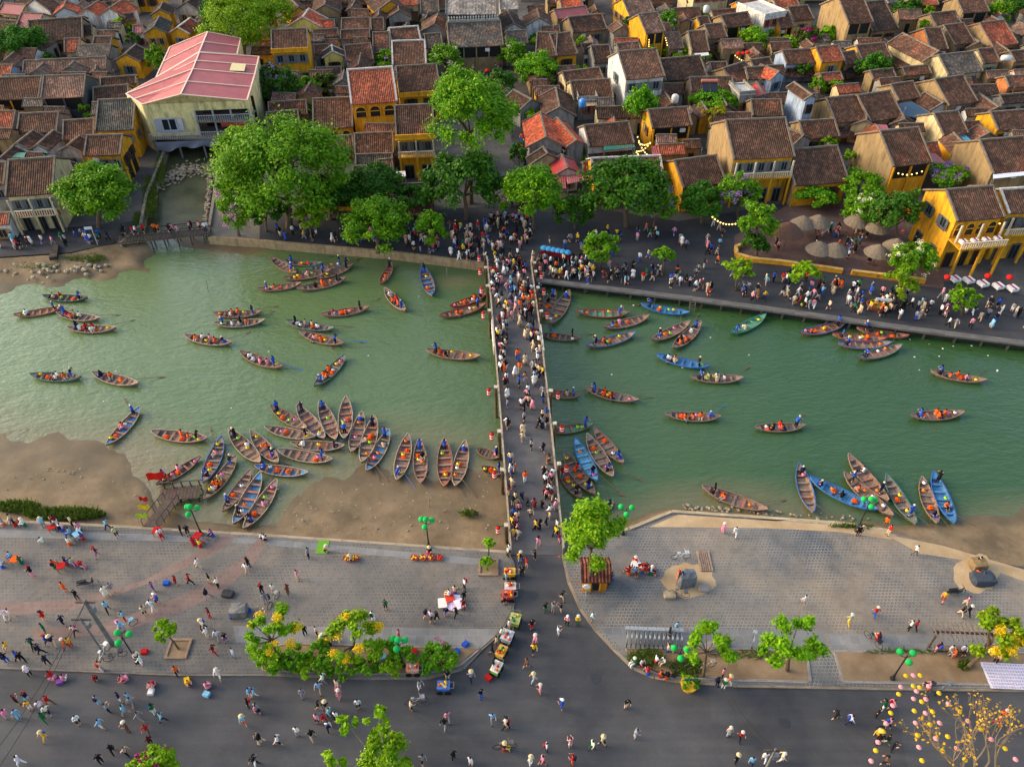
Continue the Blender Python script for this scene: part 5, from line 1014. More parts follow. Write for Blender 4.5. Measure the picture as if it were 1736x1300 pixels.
# coordinates read off four enlarged views of the photograph, one token per person: position, clothes, pose
plist(0, 'on the left plaza', .13, '30,590,ww 62,590,wt 165,390,kp,f 472,292,mv 522,165,cn 565,200,tk,s 210,230,we,q 262,160,ee,i 300,170,wp,i 345,190,cb,i 385,165,pw,i 400,210,ve,i 335,235,wt,i 75,145,kr,i 120,145,ww,i 20,140,ew,i 60,300,cb,i 15,345,wn,i 105,325,gw,i 265,345,oo,i 320,330,nb,i 355,330,tp,i 395,345,rp,i 320,465,oo,s 375,495,kk,s 515,485,wwD,sD 448,555,pm,f 525,555,ck 545,470,et,s 700,575,tk 735,550,ww 760,520,pn 740,460,vv,f 850,430,rd 915,425,rk 955,350,wt 1010,420,kt 1050,440,wk 1000,495,ne,B 1195,345,kn 1185,370,wt 1010,585,mr 980,640,wk,C 1000,680,wt 1050,690,we 1085,700,kv 1030,760,mr 1125,775,wc 225,605,rt 310,620,nk 225,660,gg 370,665,wk 240,715,bn 265,720,nt,C 325,730,or,S 345,725,yr 165,730,gk 205,760,nk 235,810,nk 50,745,yt 95,790,bk 40,800,kb 115,795,kk 590,650,cc,s 605,600,cr 690,815,ww,l 665,790,wk,l 495,840,te 770,195,wr,i 875,190,kk,s 905,190,kk,s 930,235,rv,i 960,245,yr,i 1020,195,vn,i 1265,205,wk,q')
plist(0, 'on the road at the left', 0, '150,865,wk,S 255,870,rd,q 310,890,pw,q 455,885,rk,q 495,840,tw 600,885,pr,q 735,915,pt,q 855,860,ok 905,905,yp,q 990,920,pp,q 1055,880,ww,S 90,1000,mk 140,985,nc,B 155,1025,yw 100,1070,cc 50,1070,pe 210,1030,we 245,1005,rd 240,1050,wn 225,1085,gg 385,1095,wk 480,1000,ec 525,1040,en 495,1115,cw 585,990,nw 630,985,cc 610,1050,ce 640,1010,ee 745,1045,gw 785,1085,cn 620,1130,dd 680,1080,ee 715,1140,rd 730,1195,mk 225,1170,yy,C 550,1235,kk 615,1245,tk 490,1280,kk 1205,965,ct 1195,1015,kn 1240,1040,en 1175,1100,co,C 1255,1185,kt 1225,1285,kk 110,1290,ww')
plist(1, 'on the left plaza', .13, '268,300,en 215,405,pt 170,475,dd 60,515,ee,s 85,520,nn,s 45,470,kn,s 100,470,wp,s 635,545,gk 305,670,wk,s 250,670,kk,s 700,685,pr,s 830,590,kp 850,600,wk 880,600,kk 925,575,kb,l 970,580,kk 1005,545,mr,s 1010,500,kk,s 1012,445,wn,s 965,470,tk,i 940,485,wt,i 355,265,tk,q 50,215,wk,q 470,310,tm,qC 845,280,kr,iC 1218,290,wk 575,600,ww,s 1210,415,ce,s 1200,500,rk,i 1225,640,wt,s 1165,720,td,s 1190,680,wk,s')
plist(1, 'on the road in the middle', 0, '320,940,ce 340,900,we 405,930,tp 415,975,pp 240,970,ee 315,1030,kt 350,1030,nt,C 310,1090,pk 340,1085,rr 400,1075,wk 365,1125,wk 370,1060,cn 505,1020,wk 215,1150,we 285,1170,kt 35,1190,kt 125,1195,wk 20,1045,pn 10,965,cw 555,1240,we 10,1290,kw 795,930,ew,l 755,1030,tk,l 915,1115,ke 930,1080,pe 1045,890,en,C 1090,970,kb 1145,1085,ce 1210,1120,tk 815,1285,ek 960,1265,kk 1200,1215,ny,iC 1145,760,kk,K 1150,830,kk 930,880,kt 1275,320,yy,s 1285,380,kk,s 1040,1295,ww 1255,200,ek')
plist(2, 'at the near end of the bridge', .05, '85,80,pk 125,60,kk 140,110,tk 165,165,rk 195,70,kk 215,150,kk 230,120,te 175,250,pe 160,310,kk 90,320,kb,S 120,345,rt 100,385,kk 205,10,mk 262,55,wp 265,165,ww,s 275,225,mp,s 60,200,yt,s 40,280,wk,s 70,60,tt 100,30,nk')
plist(2, 'on the road before the bridge', 0, '290,500,kt 245,560,ee 210,555,kg 285,560,kt 315,620,pk 365,620,yg,S 270,670,ww,f 145,640,kr 160,715,pe 155,755,yk,B 120,825,dd 155,895,tc,C 185,950,pp,S 290,1025,bb,f 595,1015,kt,l 635,1160,ew,l 435,1215,wg 480,1195,tk,C 330,1205,pw 340,1285,ro,B 215,1225,wk,B 140,1290,ww,C 195,1290,pr 25,1110,tk 1085,1150,tc,S 1140,1170,rk,S 1120,1280,kk,C 1190,1295,cn')
plist(2, 'on the right square', .13, '430,600,we,l 640,330,rw,iS 610,375,rm,i 640,375,cd,i 670,370,tk,i 715,375,cm,iS 690,355,mr,i 530,400,ek,i 520,420,gk,i 1058,180,pp,sDS 1115,195,ww 1070,710,pk,i 835,650,ce,s 800,680,kk,s 795,745,te,i 635,810,gw,i 670,815,wk,i 740,800,wk,i 775,805,wt,i 700,855,re,i 760,865,ok,i 790,875,kk,i 1030,915,kn,s 1060,925,gw,S 1085,905,ow,C 1055,870,pk,s')
plist(3, 'on the right square', .13, '500,190,kk,s 515,185,tk,s 630,150,od,s 645,190,rt,s 770,285,wd 240,525,we 455,620,ty,S 580,580,rb,S 745,645,wk 770,645,rk 595,690,rt,i 905,505,yr 1015,530,pt 1020,575,kk,S 990,575,kt 1075,330,ww,i 1060,335,ot,i 1065,390,ok,i 1095,400,be,i 940,750,wt,i 1000,750,wk,i 960,770,oe,i 1060,755,ww,iS 875,750,mp,s 1160,800,pk,s')
plist(3, 'on the road at the right', 0, '390,1070,kk 455,1095,wn 620,1030,gw,l 655,1020,pk 590,1060,kk 615,1120,ek 640,1110,pk 585,1165,yk,C 600,1180,kk 635,1190,kg 660,1220,kk 625,1290,dk 1185,1070,rk,S 1165,1095,rr 130,1275,tw,S 50,1270,ww 840,925,pk,i')
SINGLE_PLAZA = NPEOPLE

# ------------------------------------------------------------------ boats
def boat_meshes():
    L, Bm, N_ = 6.0, .72, 16; V = []; F = []; prof = [(1.0, 0), (.93, -.22), (.62, -.42), (0, -.47)]
    def sec(t): w_ = Bm*max(.0, 1-abs(t)**2.3)**.85+.03; sh = .30+.42*abs(t)**2.6; return w_, sh
    rows = []
    for i in range(N_+1):
        t = -1+2*i/N_; w_, sh = sec(t); x = t*L/2*(1+.04*abs(t)); row = []
        for s, dz in prof: row.append((x*(1-.06*(1-s)*abs(t)), s*w_, sh+dz*(1 if abs(t) < .8 else .9)))
        full = row+[(p[0], -p[1], p[2]) for p in row[-2::-1]]; rows.append(full)
    m = len(rows[0])
    for r in rows: V += r
    inn = [[(p[0]*.985, p[1]*.92, p[2]+(.0 if k in (0, m-1) else .05)) for k, p in enumerate(r)] for r in rows]; b0 = len(V)
    for r in inn: V += r
    for i in range(N_):
        for k in range(m-1): F.append((i*m+k, i*m+k+1, (i+1)*m+k+1, (i+1)*m+k)); F.append((b0+i*m+k, b0+(i+1)*m+k, b0+(i+1)*m+k+1, b0+i*m+k+1))
    hull = mesh('hull', V, F, M['wood'], smooth=False)
    g = MB()
    for k in (0, m-1):
        for i in range(N_): bar(g, rows[i][k], rows[i+1][k], .065, .06)
    gun = g.data('gunwale', M['wood'])
    f = MB(); 
    for i in range(-6, 7):
        x = i*.36; w_, sh = sec(x/(L/2)); f.box((x, 0, .0), (.33, 1.25*w_, .035))
    floor = f.data('floor_boards', M['wood'])
    thw = []
    for x in (-1.75, -.85, 0.05, .95, 1.8): w_, sh = sec(x/(L/2)); thw.append((MB().box((0, 0, 0), (.24, 1.86*w_, .05)).data('thwart', M['wood']), x, sh-.12))
    dk = []
    for s in (-1, 1):
        V2 = []; 
        for t in (.74, .84, .93, 1.0): w_, sh = sec(t); V2 += [(s*t*3.1, -w_*.93, sh-.03), (s*t*3.1, w_*.93, sh-.03)]
        F2 = [(2*i, 2*i+1, 2*i+3, 2*i+2) if s < 0 else (2*i, 2*i+2, 2*i+3, 2*i+1) for i in range(3)]; dk.append(mesh('end_deck', V2, F2, M['wood']))
    oar = MB().tube([(0, 0, 0), (2.6, 0, 0)], .03, 5).box((3.0, 0, 0), (.9, .16, .03)).data('oar', M['wood'])
    return hull, gun, floor, thw, dk, oar
HULL, GUN, FLOOR, THW, DECK, OAR = boat_meshes()
LBALL = MB().lathe([(.06, -.17), (.15, -.1), (.2, 0), (.15, .1), (.06, .17)], 9).data('paper_lantern', M['cloth']); LRIM = MB().lathe([(.07, -.02), (.07, .02)], 8).data('lantern_rim', M['dark'])
def vestmesh():
    b = MB(); 
    for x, y, z, r in ((-.13, 0, .08, .1), (.13, 0, .08, .1), (0, .1, .11, .1), (0, -.12, .07, .08), (.05, .04, .2, .09)): b.box((x, y, z), (.26, .36, .15), rz=r*5, top=.75)
    return b.data('life_vest', M['cloth'])
VEST = vestmesh()
WOODS = {'b': S(158, 128, 110), 'o': S(182, 118, 88), 'g': S(142, 126, 114), 'd': S(112, 94, 84), 'u': S(78, 140, 190), 'l': S(128, 186, 204), 'n': S(96, 170, 130), 'm': S(158, 98, 80)}
WORD = {'b': 'brown', 'o': 'orange brown', 'g': 'grey brown', 'd': 'dark', 'u': 'bright blue', 'l': 'pale blue', 'n': 'green', 'm': 'reddish brown'}
RIMS = {'w': ('pale', S(190, 172, 148)), 'b': ('brown', S(160, 130, 108)), 'u': ('blue', S(60, 120, 190)), 't': ('teal', S(70, 140, 130)), 'r': ('red', S(170, 70, 50))}
BOATS = []
LCOL = [('yellow', S(236, 208, 40)), ('green', S(150, 214, 60)), ('pink', S(240, 130, 170)), ('orange', S(246, 130, 40)), ('white', S(238, 236, 228)), ('yellow', S(240, 214, 50))]
def boat(x1, y1, x2, y2, hc, rim, np_, area, row=True, inside=None):
    A_, B_ = G(x1, y1, WZ+.35), G(x2, y2, WZ+.35); c = (A_+B_)/2; d = B_-A_; L = d.length; s = max(.82, min(1.5, L/6.2)); rz = math.atan2(d.y, d.x)
    r = random.Random(int(x1*3+y1*11)); e = empty('rowing_boat', (c.x, c.y, WZ), rz); e.scale = (L/6.2, s*.98, s*.9); e.rotation_euler.x = r.uniform(-.03, .03)
    hcol = WOODS[hc]; icol = WOODS[inside] if inside else tuple(x*r.uniform(.9, 1.15) for x in hcol); dark = tuple(x*.62 for x in hcol)
    inst('hull', HULL, e, (0, 0, 0), 0, 1, tuple(x*.85 for x in hcol)); inst('gunwale', GUN, e, (0, 0, 0), 0, 1, RIMS[rim][1]); inst('floor_boards', FLOOR, e, (0, 0, 0), 0, 1, icol)
    for k, (me, x, z) in enumerate(THW): inst('thwart', me, e, (x, 0, z), 0, 1, WOODS[r.choice('bobgb')] if hc not in 'uln' else icol)
    for k, me in enumerate(DECK): inst('end_deck', me, e, (0, 0, 0), 0, 1, icol)
    if r.random() < .8:
        o = inst('oar', OAR, e, (2.1, .5, .55), r.uniform(.15, 1.0), 1, S(120, 96, 72) if r.random() < .88 else S(60, 120, 190)); o.rotation_euler.y = .17
    BOATS.append((e, hc, rim, area, c, rz, s, L)); ux, uy = math.cos(rz), math.sin(rz)
    def onb(lx, ly, z): k = L/6.2; return Vector((c.x+ux*lx*k-uy*ly*s, c.y+uy*lx*k+ux*ly*s, WZ+z*s*.9))
    sgn = 1 if r.random() < .5 else -1
    e['_name'] = ''
    items = []
    if row: items.append(('rower', onb(sgn*1.9, .0, .35 if r.random() < .5 else .05), rz+(math.pi/2 if sgn < 0 else -math.pi/2)+r.uniform(-.4, .4), r.choice(['row', 'boat', 'row', 'stand'])))
    seats = [(-.85, -.25), (-.85, .25), (.05, .25), (.05, -.25), (.95, 0), (-1.6, 0)]; r.shuffle(seats)
    for k in range(np_): items.append(('pass', onb(*seats[k], .0), r.uniform(0, 6.28), 'boat'))
    for k in range(r.choice([1, 2, 2, 3])): items.append(('lantern', onb(r.uniform(-2.4, 2.4), r.uniform(-.25, .25), .55), r.choice(LCOL)))
    for k in range(r.choice([0, 1, 1, 2])): items.append(('vest', onb(r.uniform(-1.5, 1.5), r.uniform(-.25, .25), .16), r.uniform(0, 3)))
    BOATS[-1] += (items,)
a1 = 'on the open water at the far left'; a2 = 'in the cluster below the left quay wall'; a3 = 'on the open water left of the bridge'; a4 = 'in the fan of boats off the mud flat'; a5 = 'at the wooden jetty'; a6 = 'drawn up on the mud left of the bridge'
b1 = 'beside the bridge at the right quay'; b2 = 'near the right quay wall'; b3 = 'on the open water right of the bridge'; b4 = 'in the cluster right of the near bridge end'; b5 = 'moored by the long quay at the far right'; b6 = 'moored on the near right bank'
for t in [(73,503,149,506,'d','t',2,a1),(24,535,108,521,'o','b',1,a1),(97,532,169,541,'b','w',4,a1),(115,557,197,557,'b','w',4,a1),(52,636,139,640,'g','t',3,a1),(157,633,235,652,'b','w',1,a1),(181,756,238,691,'b','w',1,a1,True,'u'),(257,733,352,745,'b','w',2,a5),
 (362,533,444,530,'b','b',3,a3),(362,550,449,545,'g','w',4,a3),(313,570,393,583,'b','w',4,a3),(407,598,479,624,'b','b',4,a3),(345,820,377,742,'b','u',1,a5),(265,822,340,774,'d','b',2,a5),(347,848,401,774,'b','b',4,a5),(389,730,442,786,'b','w',1,a5),(425,732,472,786,'b','w',1,a5),
 (459,437,503,464,'b','b',0,a2),(482,443,547,447,'g','t',0,a2),(520,456,589,447,'g','t',0,a2),(481,474,562,459,'b','b',1,a2),(538,473,598,449,'b','b',0,a2),(438,491,511,481,'b','b',1,a2),(504,491,587,473,'b','b',3,a2),(645,482,664,447,'m','b',1,a2),(652,490,687,528,'b','w',4,a2),(717,454,733,503,'b','u',0,a2,True,'u'),
 (763,520,826,498,'m','r',1,a3),(745,537,824,517,'b','r',1,a3),(545,534,626,522,'b','b',2,a3),(486,546,567,559,'g','t',4,a3),(508,564,583,584,'b','b',2,a3),(533,656,586,603,'g','t',4,a3),(723,595,814,606,'b','b',2,a3),
 (459,689,520,728,'b','b',0,a4),(449,725,535,742,'b','w',0,a4),(504,689,551,745,'b','w',0,a4),(543,682,570,747,'b','w',0,a4),(587,675,584,746,'b','w',0,a4),(493,752,584,757,'b','w',1,a4,True),(614,700,596,768,'b','w',0,a4),(636,708,614,786,'b','w',1,a4),(660,730,622,800,'b','w',1,a4,True,'u'),(471,764,564,781,'b','w',0,a4),(432,791,522,803,'b','w',0,a4,True,'u'),
 (692,738,673,816,'b','w',0,a6),(711,747,714,821,'b','b',1,a6),(754,746,754,827,'m','b',0,a6),(789,749,772,826,'b','w',0,a6),(808,762,850,774,'b','b',0,a6),(816,793,853,801,'b','b',0,a6),(378,868,426,797,'b','b',0,a5),(397,890,443,803,'b','w',0,a5,True,'u'),(414,898,470,815,'b','w',1,a5),
 (913,488,911,537,'g','b',0,b1),(941,495,919,540,'g','b',1,b1),(965,496,933,551,'g','b',0,b1),(977,529,1067,532,'b','r',0,b2,True,'n'),(1024,556,1100,537,'b','b',1,b2),(1087,517,1168,532,'u','u',0,b2),(914,566,983,574,'d','b',0,b1),(994,588,1077,566,'b','u',1,b2,True),(1105,578,1169,547,'b','b',0,b2),(1141,592,1188,548,'g','b',4,b2),(1239,566,1298,535,'n','t',1,b2),(1113,603,1202,623,'u','u',3,b3),(1170,640,1259,642,'g','b',4,b3),(992,659,1082,680,'g','b',3,b3),(922,663,983,671,'b','b',1,b3),(1127,703,1221,708,'g','b',3,b3),(1279,725,1365,722,'g','b',3,b3),
 (932,731,1005,719,'b','b',0,b4,True,'n'),(975,745,1012,817,'l','u',0,b4),(995,738,1039,810,'b','w',0,b4),(1007,727,1057,786,'b','b',0,b4),(956,769,1008,839,'b','b',1,b4),(945,786,985,845,'b','b',1,b4),(1003,866,1040,853,'g','w',0,b4),
 (1357,566,1434,548,'o','u',1,b5),(1411,568,1501,576,'b','r',1,b5,True,'o'),(1452,557,1540,571,'b','r',0,b5),(1420,584,1510,583,'b','u',0,b5),(1454,608,1528,587,'b','t',0,b5),(1577,630,1671,646,'b','b',3,b3),(1543,706,1633,700,'g','b',4,b3),(1190,826,1300,866,'b','b',1,b6),(1354,788,1378,870,'b','u',0,b6),(1372,811,1485,866,'u','u',1,b6),(1437,772,1505,850,'b','b',1,b6),(1430,803,1513,876,'b','b',1,b6),(1501,806,1552,889,'g','t',0,b6),(1562,810,1588,888,'b','b',0,b6),(1581,802,1617,888,'u','u',1,b6)]: boat(*t)
SHORT = {a1: 'far left group', a2: 'left quay cluster', a3: 'left bridge group', a4: 'mud flat fan', a5: 'jetty group', a6: 'row on the mud', b1: 'bridge corner', b2: 'right quay group', b3: 'right bridge group', b4: 'near bridge cluster', b5: 'far right moorings', b6: 'near right bank row'}
ORD = ['leftmost', 'second', 'third', 'fourth', 'fifth', 'sixth', 'seventh', 'eighth', 'ninth', 'tenth', 'eleventh', 'twelfth', 'thirteenth', 'fourteenth', 'fifteenth', 'sixteenth', 'seventeenth', 'eighteenth', 'nineteenth', 'twentieth']
def ordw(i, n): return ('left' if i == 0 else 'right') if n == 2 else 'leftmost' if i == 0 else 'rightmost' if i == n-1 else ORD[i]+' from the left' if i < 20 else ''
for area in sorted({b[3] for b in BOATS}):
    G_ = sorted([b for b in BOATS if b[3] == area], key=lambda b: proj(b[4])[0]); n = len(G_)
    for i, b in enumerate(G_):
        o_ = 'leftmost' if i == 0 else 'rightmost' if i == n-1 else ORD[i]; b[0]['_o'] = o_
        tag(b[0], f'{WORD[b[1]]} boat, {RIMS[b[2]][0]} rim, {o_}{" from left" if 0 < i < n-1 else ""} {area}', 'boat', 'rowing boats on the river')
for b in BOATS:
    e, hc, rim, area, c, rz, s, L, items = b; short = f'{e["_o"]} boat of the {SHORT[area]}'; cnt = {}
    del e['_o']; del e['_name']
    for it in items:
        if it[0] == 'rower':
            person(it[1], random.choice('bbbnk'), random.choice('bnk'), it[3], it[2], f'aboard the {short}', random.choice(['c', 'c', 's', None]) if random.random() < .6 else None, single=NPEOPLE < 300, group='boat rowers', shorts=0)
        elif it[0] == 'pass': person(it[1], random.choice('oowokoprwt'), random.choice('knte'), 'boat', it[2], 'in a boat', single=False)
        elif it[0] == 'lantern':
            o = inst('paper_lantern', LBALL, None, tuple(it[1]), 0, 1.0, it[2][1]); inst('lantern_rim', LRIM, o, (0, 0, .18)); cnt[it[2][0]] = cnt.get(it[2][0], 0)+1
            tag(o, f'{it[2][0]} round paper lantern on the {short}', 'lantern', 'paper lanterns on the boats')
        else:
            o = inst('life_vest', VEST, None, tuple(it[1]), it[2], 1.0, S(240, 92, 26)); tag(o, f'orange life vest heaped in the {short}', 'life vest', 'life vests in the boats')
# ------------------------------------------------------------------ the crowd too far and too many to single out
def crowdzone(quad, n, z, where='', bias=None):
    Q = [Vector((*p, 0)) for p in quad]
    for _ in range(n):
        u, v = random.random(), random.random()
        if bias: v = v**bias
        q = Q[0].lerp(Q[1], u).lerp(Q[3].lerp(Q[2], u), v); P = G(q.x, q.y, z); dr = random.random() < .12
        person(P, random.choice('wwwkkkkkttteedppcrbnymog'), random.choice('kkknteewb'), seedpose(random), random.uniform(0, 6.28), where, random.choice([None]*12+['c', 's']), single=False, dress=dr)
for _ in range(215):
    t = 1-random.random()**1.4*.97; s = random.uniform(.05, .95) if t > .62 else random.choice([random.uniform(.04, .2), random.uniform(.1, .9), random.uniform(.75, .96)]); P = bpt(t, s)
    person(P, random.choice('wwwwkkkkkttttppcedemrbyo'), random.choice('kkkntewb'), seedpose(random), random.uniform(0, 6.28), '', random.choice([None]*14+['s']), single=False, dress=random.random() < .12)
for z in [(((760, 385), (900, 375), (905, 465), (770, 440)), 130), (((905, 440), (1000, 440), (1010, 485), (905, 468)), 46), (((930, 450), (1180, 462), (1180, 495), (930, 470)), 75), (((860, 340), (890, 340), (900, 385), (820, 385)), 40), (((930, 400), (1240, 380), (1240, 450), (930, 440)), 60),
          (((1180, 450), (1480, 490), (1480, 535), (1180, 500)), 62), (((1480, 490), (1736, 520), (1736, 570), (1480, 540)), 62), (((1360, 480), (1600, 510), (1560, 545), (1360, 525)), 45), (((470, 385), (740, 405), (740, 430), (470, 408)), 46), (((700, 390), (760, 395), (800, 440), (700, 430)), 30), (((375, 300), (400, 300), (385, 395), (358, 395)), 10),
          (((0, 405), (190, 398), (190, 410), (0, 430)), 34), (((1380, 390), (1470, 385), (1470, 425), (1380, 430)), 34), (((1300, 395), (1590, 430), (1590, 470), (1300, 440)), 22), (((880, 240), (893, 240), (900, 330), (872, 330)), 16), (((800, 118), (850, 118), (850, 126), (800, 126)), 10), (((0, 885), (190, 893), (190, 900), (0, 893)), 6)]: crowdzone(z[0], int(z[1]*.72), 0.01)
for _ in range(16):
    t = random.random(); P = G(205+t*150, 402-t*10+random.uniform(-4, 3), .45); person(P, random.choice('wkptro'), random.choice('kne'), seedpose(random), random.uniform(0, 6), '', single=False)
def build_crowd():
    cache = {}; Vs = []; Ls = []; St = []; Cs = []; vb = 0; lb = 0
    for key, P, rz, sc, c1, c2, hat in CROWD:
        if key not in cache:
            me = POSES[key][1]; co = np.empty(len(me.vertices)*3, np.float32); me.vertices.foreach_get('co', co); lv = np.empty(len(me.loops), np.int32); me.loops.foreach_get('vertex_index', lv)
            ls = np.empty(len(me.polygons), np.int32); me.polygons.foreach_get('loop_start', ls); lt = np.empty(len(me.polygons), np.int32); me.polygons.foreach_get('loop_total', lt); mi = np.empty(len(me.polygons), np.int32); me.polygons.foreach_get('material_index', mi)
            cache[key] = (co.reshape(-1, 3), lv, ls, np.repeat(mi, lt))
        co, lv, ls, mi = cache[key]; ca, sa = math.cos(rz), math.sin(rz); R = np.array([[ca, sa, 0], [-sa, ca, 0], [0, 0, 1]])
        Vs.append(co@R*sc+np.array(P)); Ls.append(lv+vb); St.append(ls+lb); vb += len(co); lb += len(lv)
        sk = np.array(S(196, 150, 122))*random.uniform(.8, 1.05); pal = np.array([c1, c2, sk, np.array(S(28, 24, 22))+(np.array(S(214, 196, 150)) if hat else 0)]); Cs.append(pal[mi])
    V = np.concatenate(Vs); Lx = np.concatenate(Ls); Sx = np.concatenate(St); C_ = np.concatenate(Cs)
    me = bpy.data.meshes.new('crowd'); me.vertices.add(len(V)); me.vertices.foreach_set('co', V.astype(np.float32).ravel()); me.loops.add(len(Lx)); me.loops.foreach_set('vertex_index', Lx.astype(np.int32)); me.polygons.add(len(Sx)); me.polygons.foreach_set('loop_start', Sx.astype(np.int32))
    me.update(calc_edges=True); me.polygons.foreach_set('use_smooth', [True]*len(Sx))
    at = me.color_attributes.new('clothes', 'FLOAT_COLOR', 'CORNER'); at.data.foreach_set('color', np.concatenate([C_, np.ones((len(C_), 1))], 1).astype(np.float32).ravel())
    k = N('crowd_clothes'); a = k.n('ShaderNodeAttribute', attribute_name='clothes'); me.materials.append(k.fin(a.outputs['Color'], .85, .1))
    o = bpy.data.objects.new('crowd', me); link(o); stuff(o, 'dense crowd of people on the bridge, far promenade and in the boats', 'crowd')
build_crowd()
# ------------------------------------------------------------------ street furniture and small things
def lamp(bx, by, tx, ty, label, n=4, z0=.13):
    B = G(bx, by, z0); T = atY(tx, ty, B.y); h = max(3.6, min(5.2, T.z-z0)); e = empty('street_lamp', tuple(B)); tag(e, label, 'street lamp')
    MB().lathe([(.22, 0), (.2, .12), (.12, .3), (.08, .7)], 8).tube([(0, 0, .5), (0, 0, h)], [.07, .05], 7).build('pole', M['metal'], e, S(30, 34, 34))
    a = MB(); pts = [(0, 0, h+.25)] if n != 3 else []
    for k in range(3): t = 2.1*k+.4; q = (.55*math.cos(t), .55*math.sin(t), h-.15); pts.append(q); a.tube([(0, 0, h-.35), (q[0]*.7, q[1]*.7, h-.45), (q[0], q[1], h-.3)], .03, 5)
    a.build('arm', M['metal'], e, S(30, 34, 34))
    for q in pts: inst('globe', GLOBE, e, q, 0, 1, S(40, 176, 84))
GLOBE = MB().ball((0, 0, .1), .27, 0, 12, 8).data('globe', M['cloth'])
lamp(727, 926, 723, 888, 'lamp post with green globes standing at the mud flat wall'); lamp(341, 905, 320, 868, 'lamp post with green globes beside the wooden jetty'); lamp(233, 1122, 206, 1078, 'lamp post with green globes beside the utility pole', 3); lamp(1056, 905, 1062, 870, 'lamp post with green globes right of the bridge tree', 3); lamp(1143, 1144, 1153, 1104, 'lamp post with green globes beside the bicycle rack', 3, .2); lamp(1513, 1150, 1546, 1114, 'lamp post with green globes beside the pergola', 3, .2); lamp(682, 1128, 675, 1096, 'lamp post with green globes in the left planting bed', 4, .2); lamp(1452, 900, 1474, 850, 'lamp post with green globes on the near right bank')
def pole(bx, by, h, label, wires, r=.16, lean=(0, 0)):
    B = G(bx, by, .1); e = empty('utility_pole', tuple(B)); tag(e, label, 'utility pole'); t = Vector((lean[0], lean[1], h)); MB().tube([(0, 0, 0), t], [r, r*.7], 8).build('pole', M['stone'], e, S(128, 124, 118)); MB().box(tuple(t*.95), (1.5, .1, .12)).build('cross_arm', M['wood'], e, S(80, 72, 62)); MB().box((t.x*.8+.25, t.y*.8, h*.8), (.35, .3, .5)).build('junction_box', M['metal'], e, S(110, 112, 112))
    for k, (wx, wy, wz) in enumerate(wires):
        E = G(wx, wy, wz)-B; m_ = (t+E)/2-Vector((0, 0, .8)); MB().tube([t*.95, t.lerp(m_, .5)-Vector((0, 0, .25)), m_, m_.lerp(E, .5)-Vector((0, 0, .2)), E], .022, 4).build('wire', M['dark'], e)
pole(191, 1093, 6.6, 'grey utility pole with wires on the left plaza', [(0, 1298, 2.5), (-20, 1290, 2.4)], .2); pole(176, 1108, 5.4, 'thin dark pole beside the grey utility pole', [], .09); pole(1284, 1330, 6.0, 'pale lamp pole at the bottom edge', [(1222, 1168, 4.0), (1222, 1150, 3.0)], .1)
def crate(name, px, py, z, dims, col, label, cat, mat='paint', rz=0.0, group=None, top=None):
    P = G(px, py, z); o = MB().box((0, 0, dims[2]/2), dims).build(name, M[mat], None, col); o.location = (P.x, P.y, z); o.rotation_euler.z = rz
    tag(o, label, cat, group); return o
def cart(px, py, col, label, z=0.0, rz=0.0, topc=None, goods='oyrgw', canopy=False, w=.9, d=.6):
    P = G(px, py, z); e = empty('food_cart', tuple(P), rz); tag(e, label, 'food cart')
    MB().box((0, 0, .62), (w, d, .5)).build('body', M['paint'], e, col); MB().box((0, 0, .90), (w+.12, d+.12, .05)).build('counter', M['paint'], e, topc or tuple(x*.8+.06 for x in col))
    wh = MB().tube([(0, -.03, 0), (0, .03, 0)], .26, 12).data('wheel', M['dark'])
    for sx in (-1, 1):
        for sy in (-1, 1): inst('wheel', wh, e, (sx*w*.36, sy*(d/2+.05), .26), 0)
    b = MB().tube([(w/2, -.25, .8), (w/2+.35, -.25, .9), (w/2+.35, .25, .9), (w/2, .25, .8)], .025, 5); b.build('handle', M['metal'], e, S(120, 120, 120)); r = random.Random(int(px))
    for k in range(7): MB().ball((0, 0, 0), .12, 0, 7, 4).build('goods', M['cloth'], e, CN[r.choice(goods)][1]).location = (r.uniform(-w*.4, w*.4), r.uniform(-d*.38, d*.38), 1.0)
    if canopy:
        for sx in (-1, 1): MB().tube([(sx*w*.45, d*.4, .9), (sx*w*.45, d*.4, 1.9)], .025, 5).build('post', M['metal'], e, S(120, 120, 120))
        MB().box((0, .1, 1.95), (w+.3, d+.3, .06)).build('canopy', M['cloth'], e, col)
cart(864, 978, S(240, 180, 20), 'yellow food cart nearest the bridge along the left kerb'); cart(865, 1003, S(214, 190, 180), 'pale food cart second from the bridge along the left kerb'); cart(861, 1016, S(196, 50, 40), 'red and white food cart third from the bridge along the kerb'); cart(873, 1058, S(176, 186, 80), 'olive fruit cart piled with fruit at the kerb bend', rz=1.3, goods='yygtt', d=.8); cart(860, 1086, S(200, 200, 200), 'white cart with a round dish at the kerb bend', rz=1.2, d=.8); cart(850, 1112, S(232, 176, 30), 'yellow snack cart below the kerb bend', rz=1.1); cart(842, 1139, S(120, 190, 60), 'green legged cart with white top, lowest along the kerb', rz=1.1, topc=S(232, 228, 216)); cart(753, 1170, S(60, 110, 190), 'blue bicycle cart with yellow goods on the road', goods='yyto'); cart(553, 1088, S(236, 196, 20), 'small yellow cart behind the left planting bed', z=.13); cart(701, 1140, S(200, 150, 120), 'tan table cart at the edge of the left planting bed', z=.2)
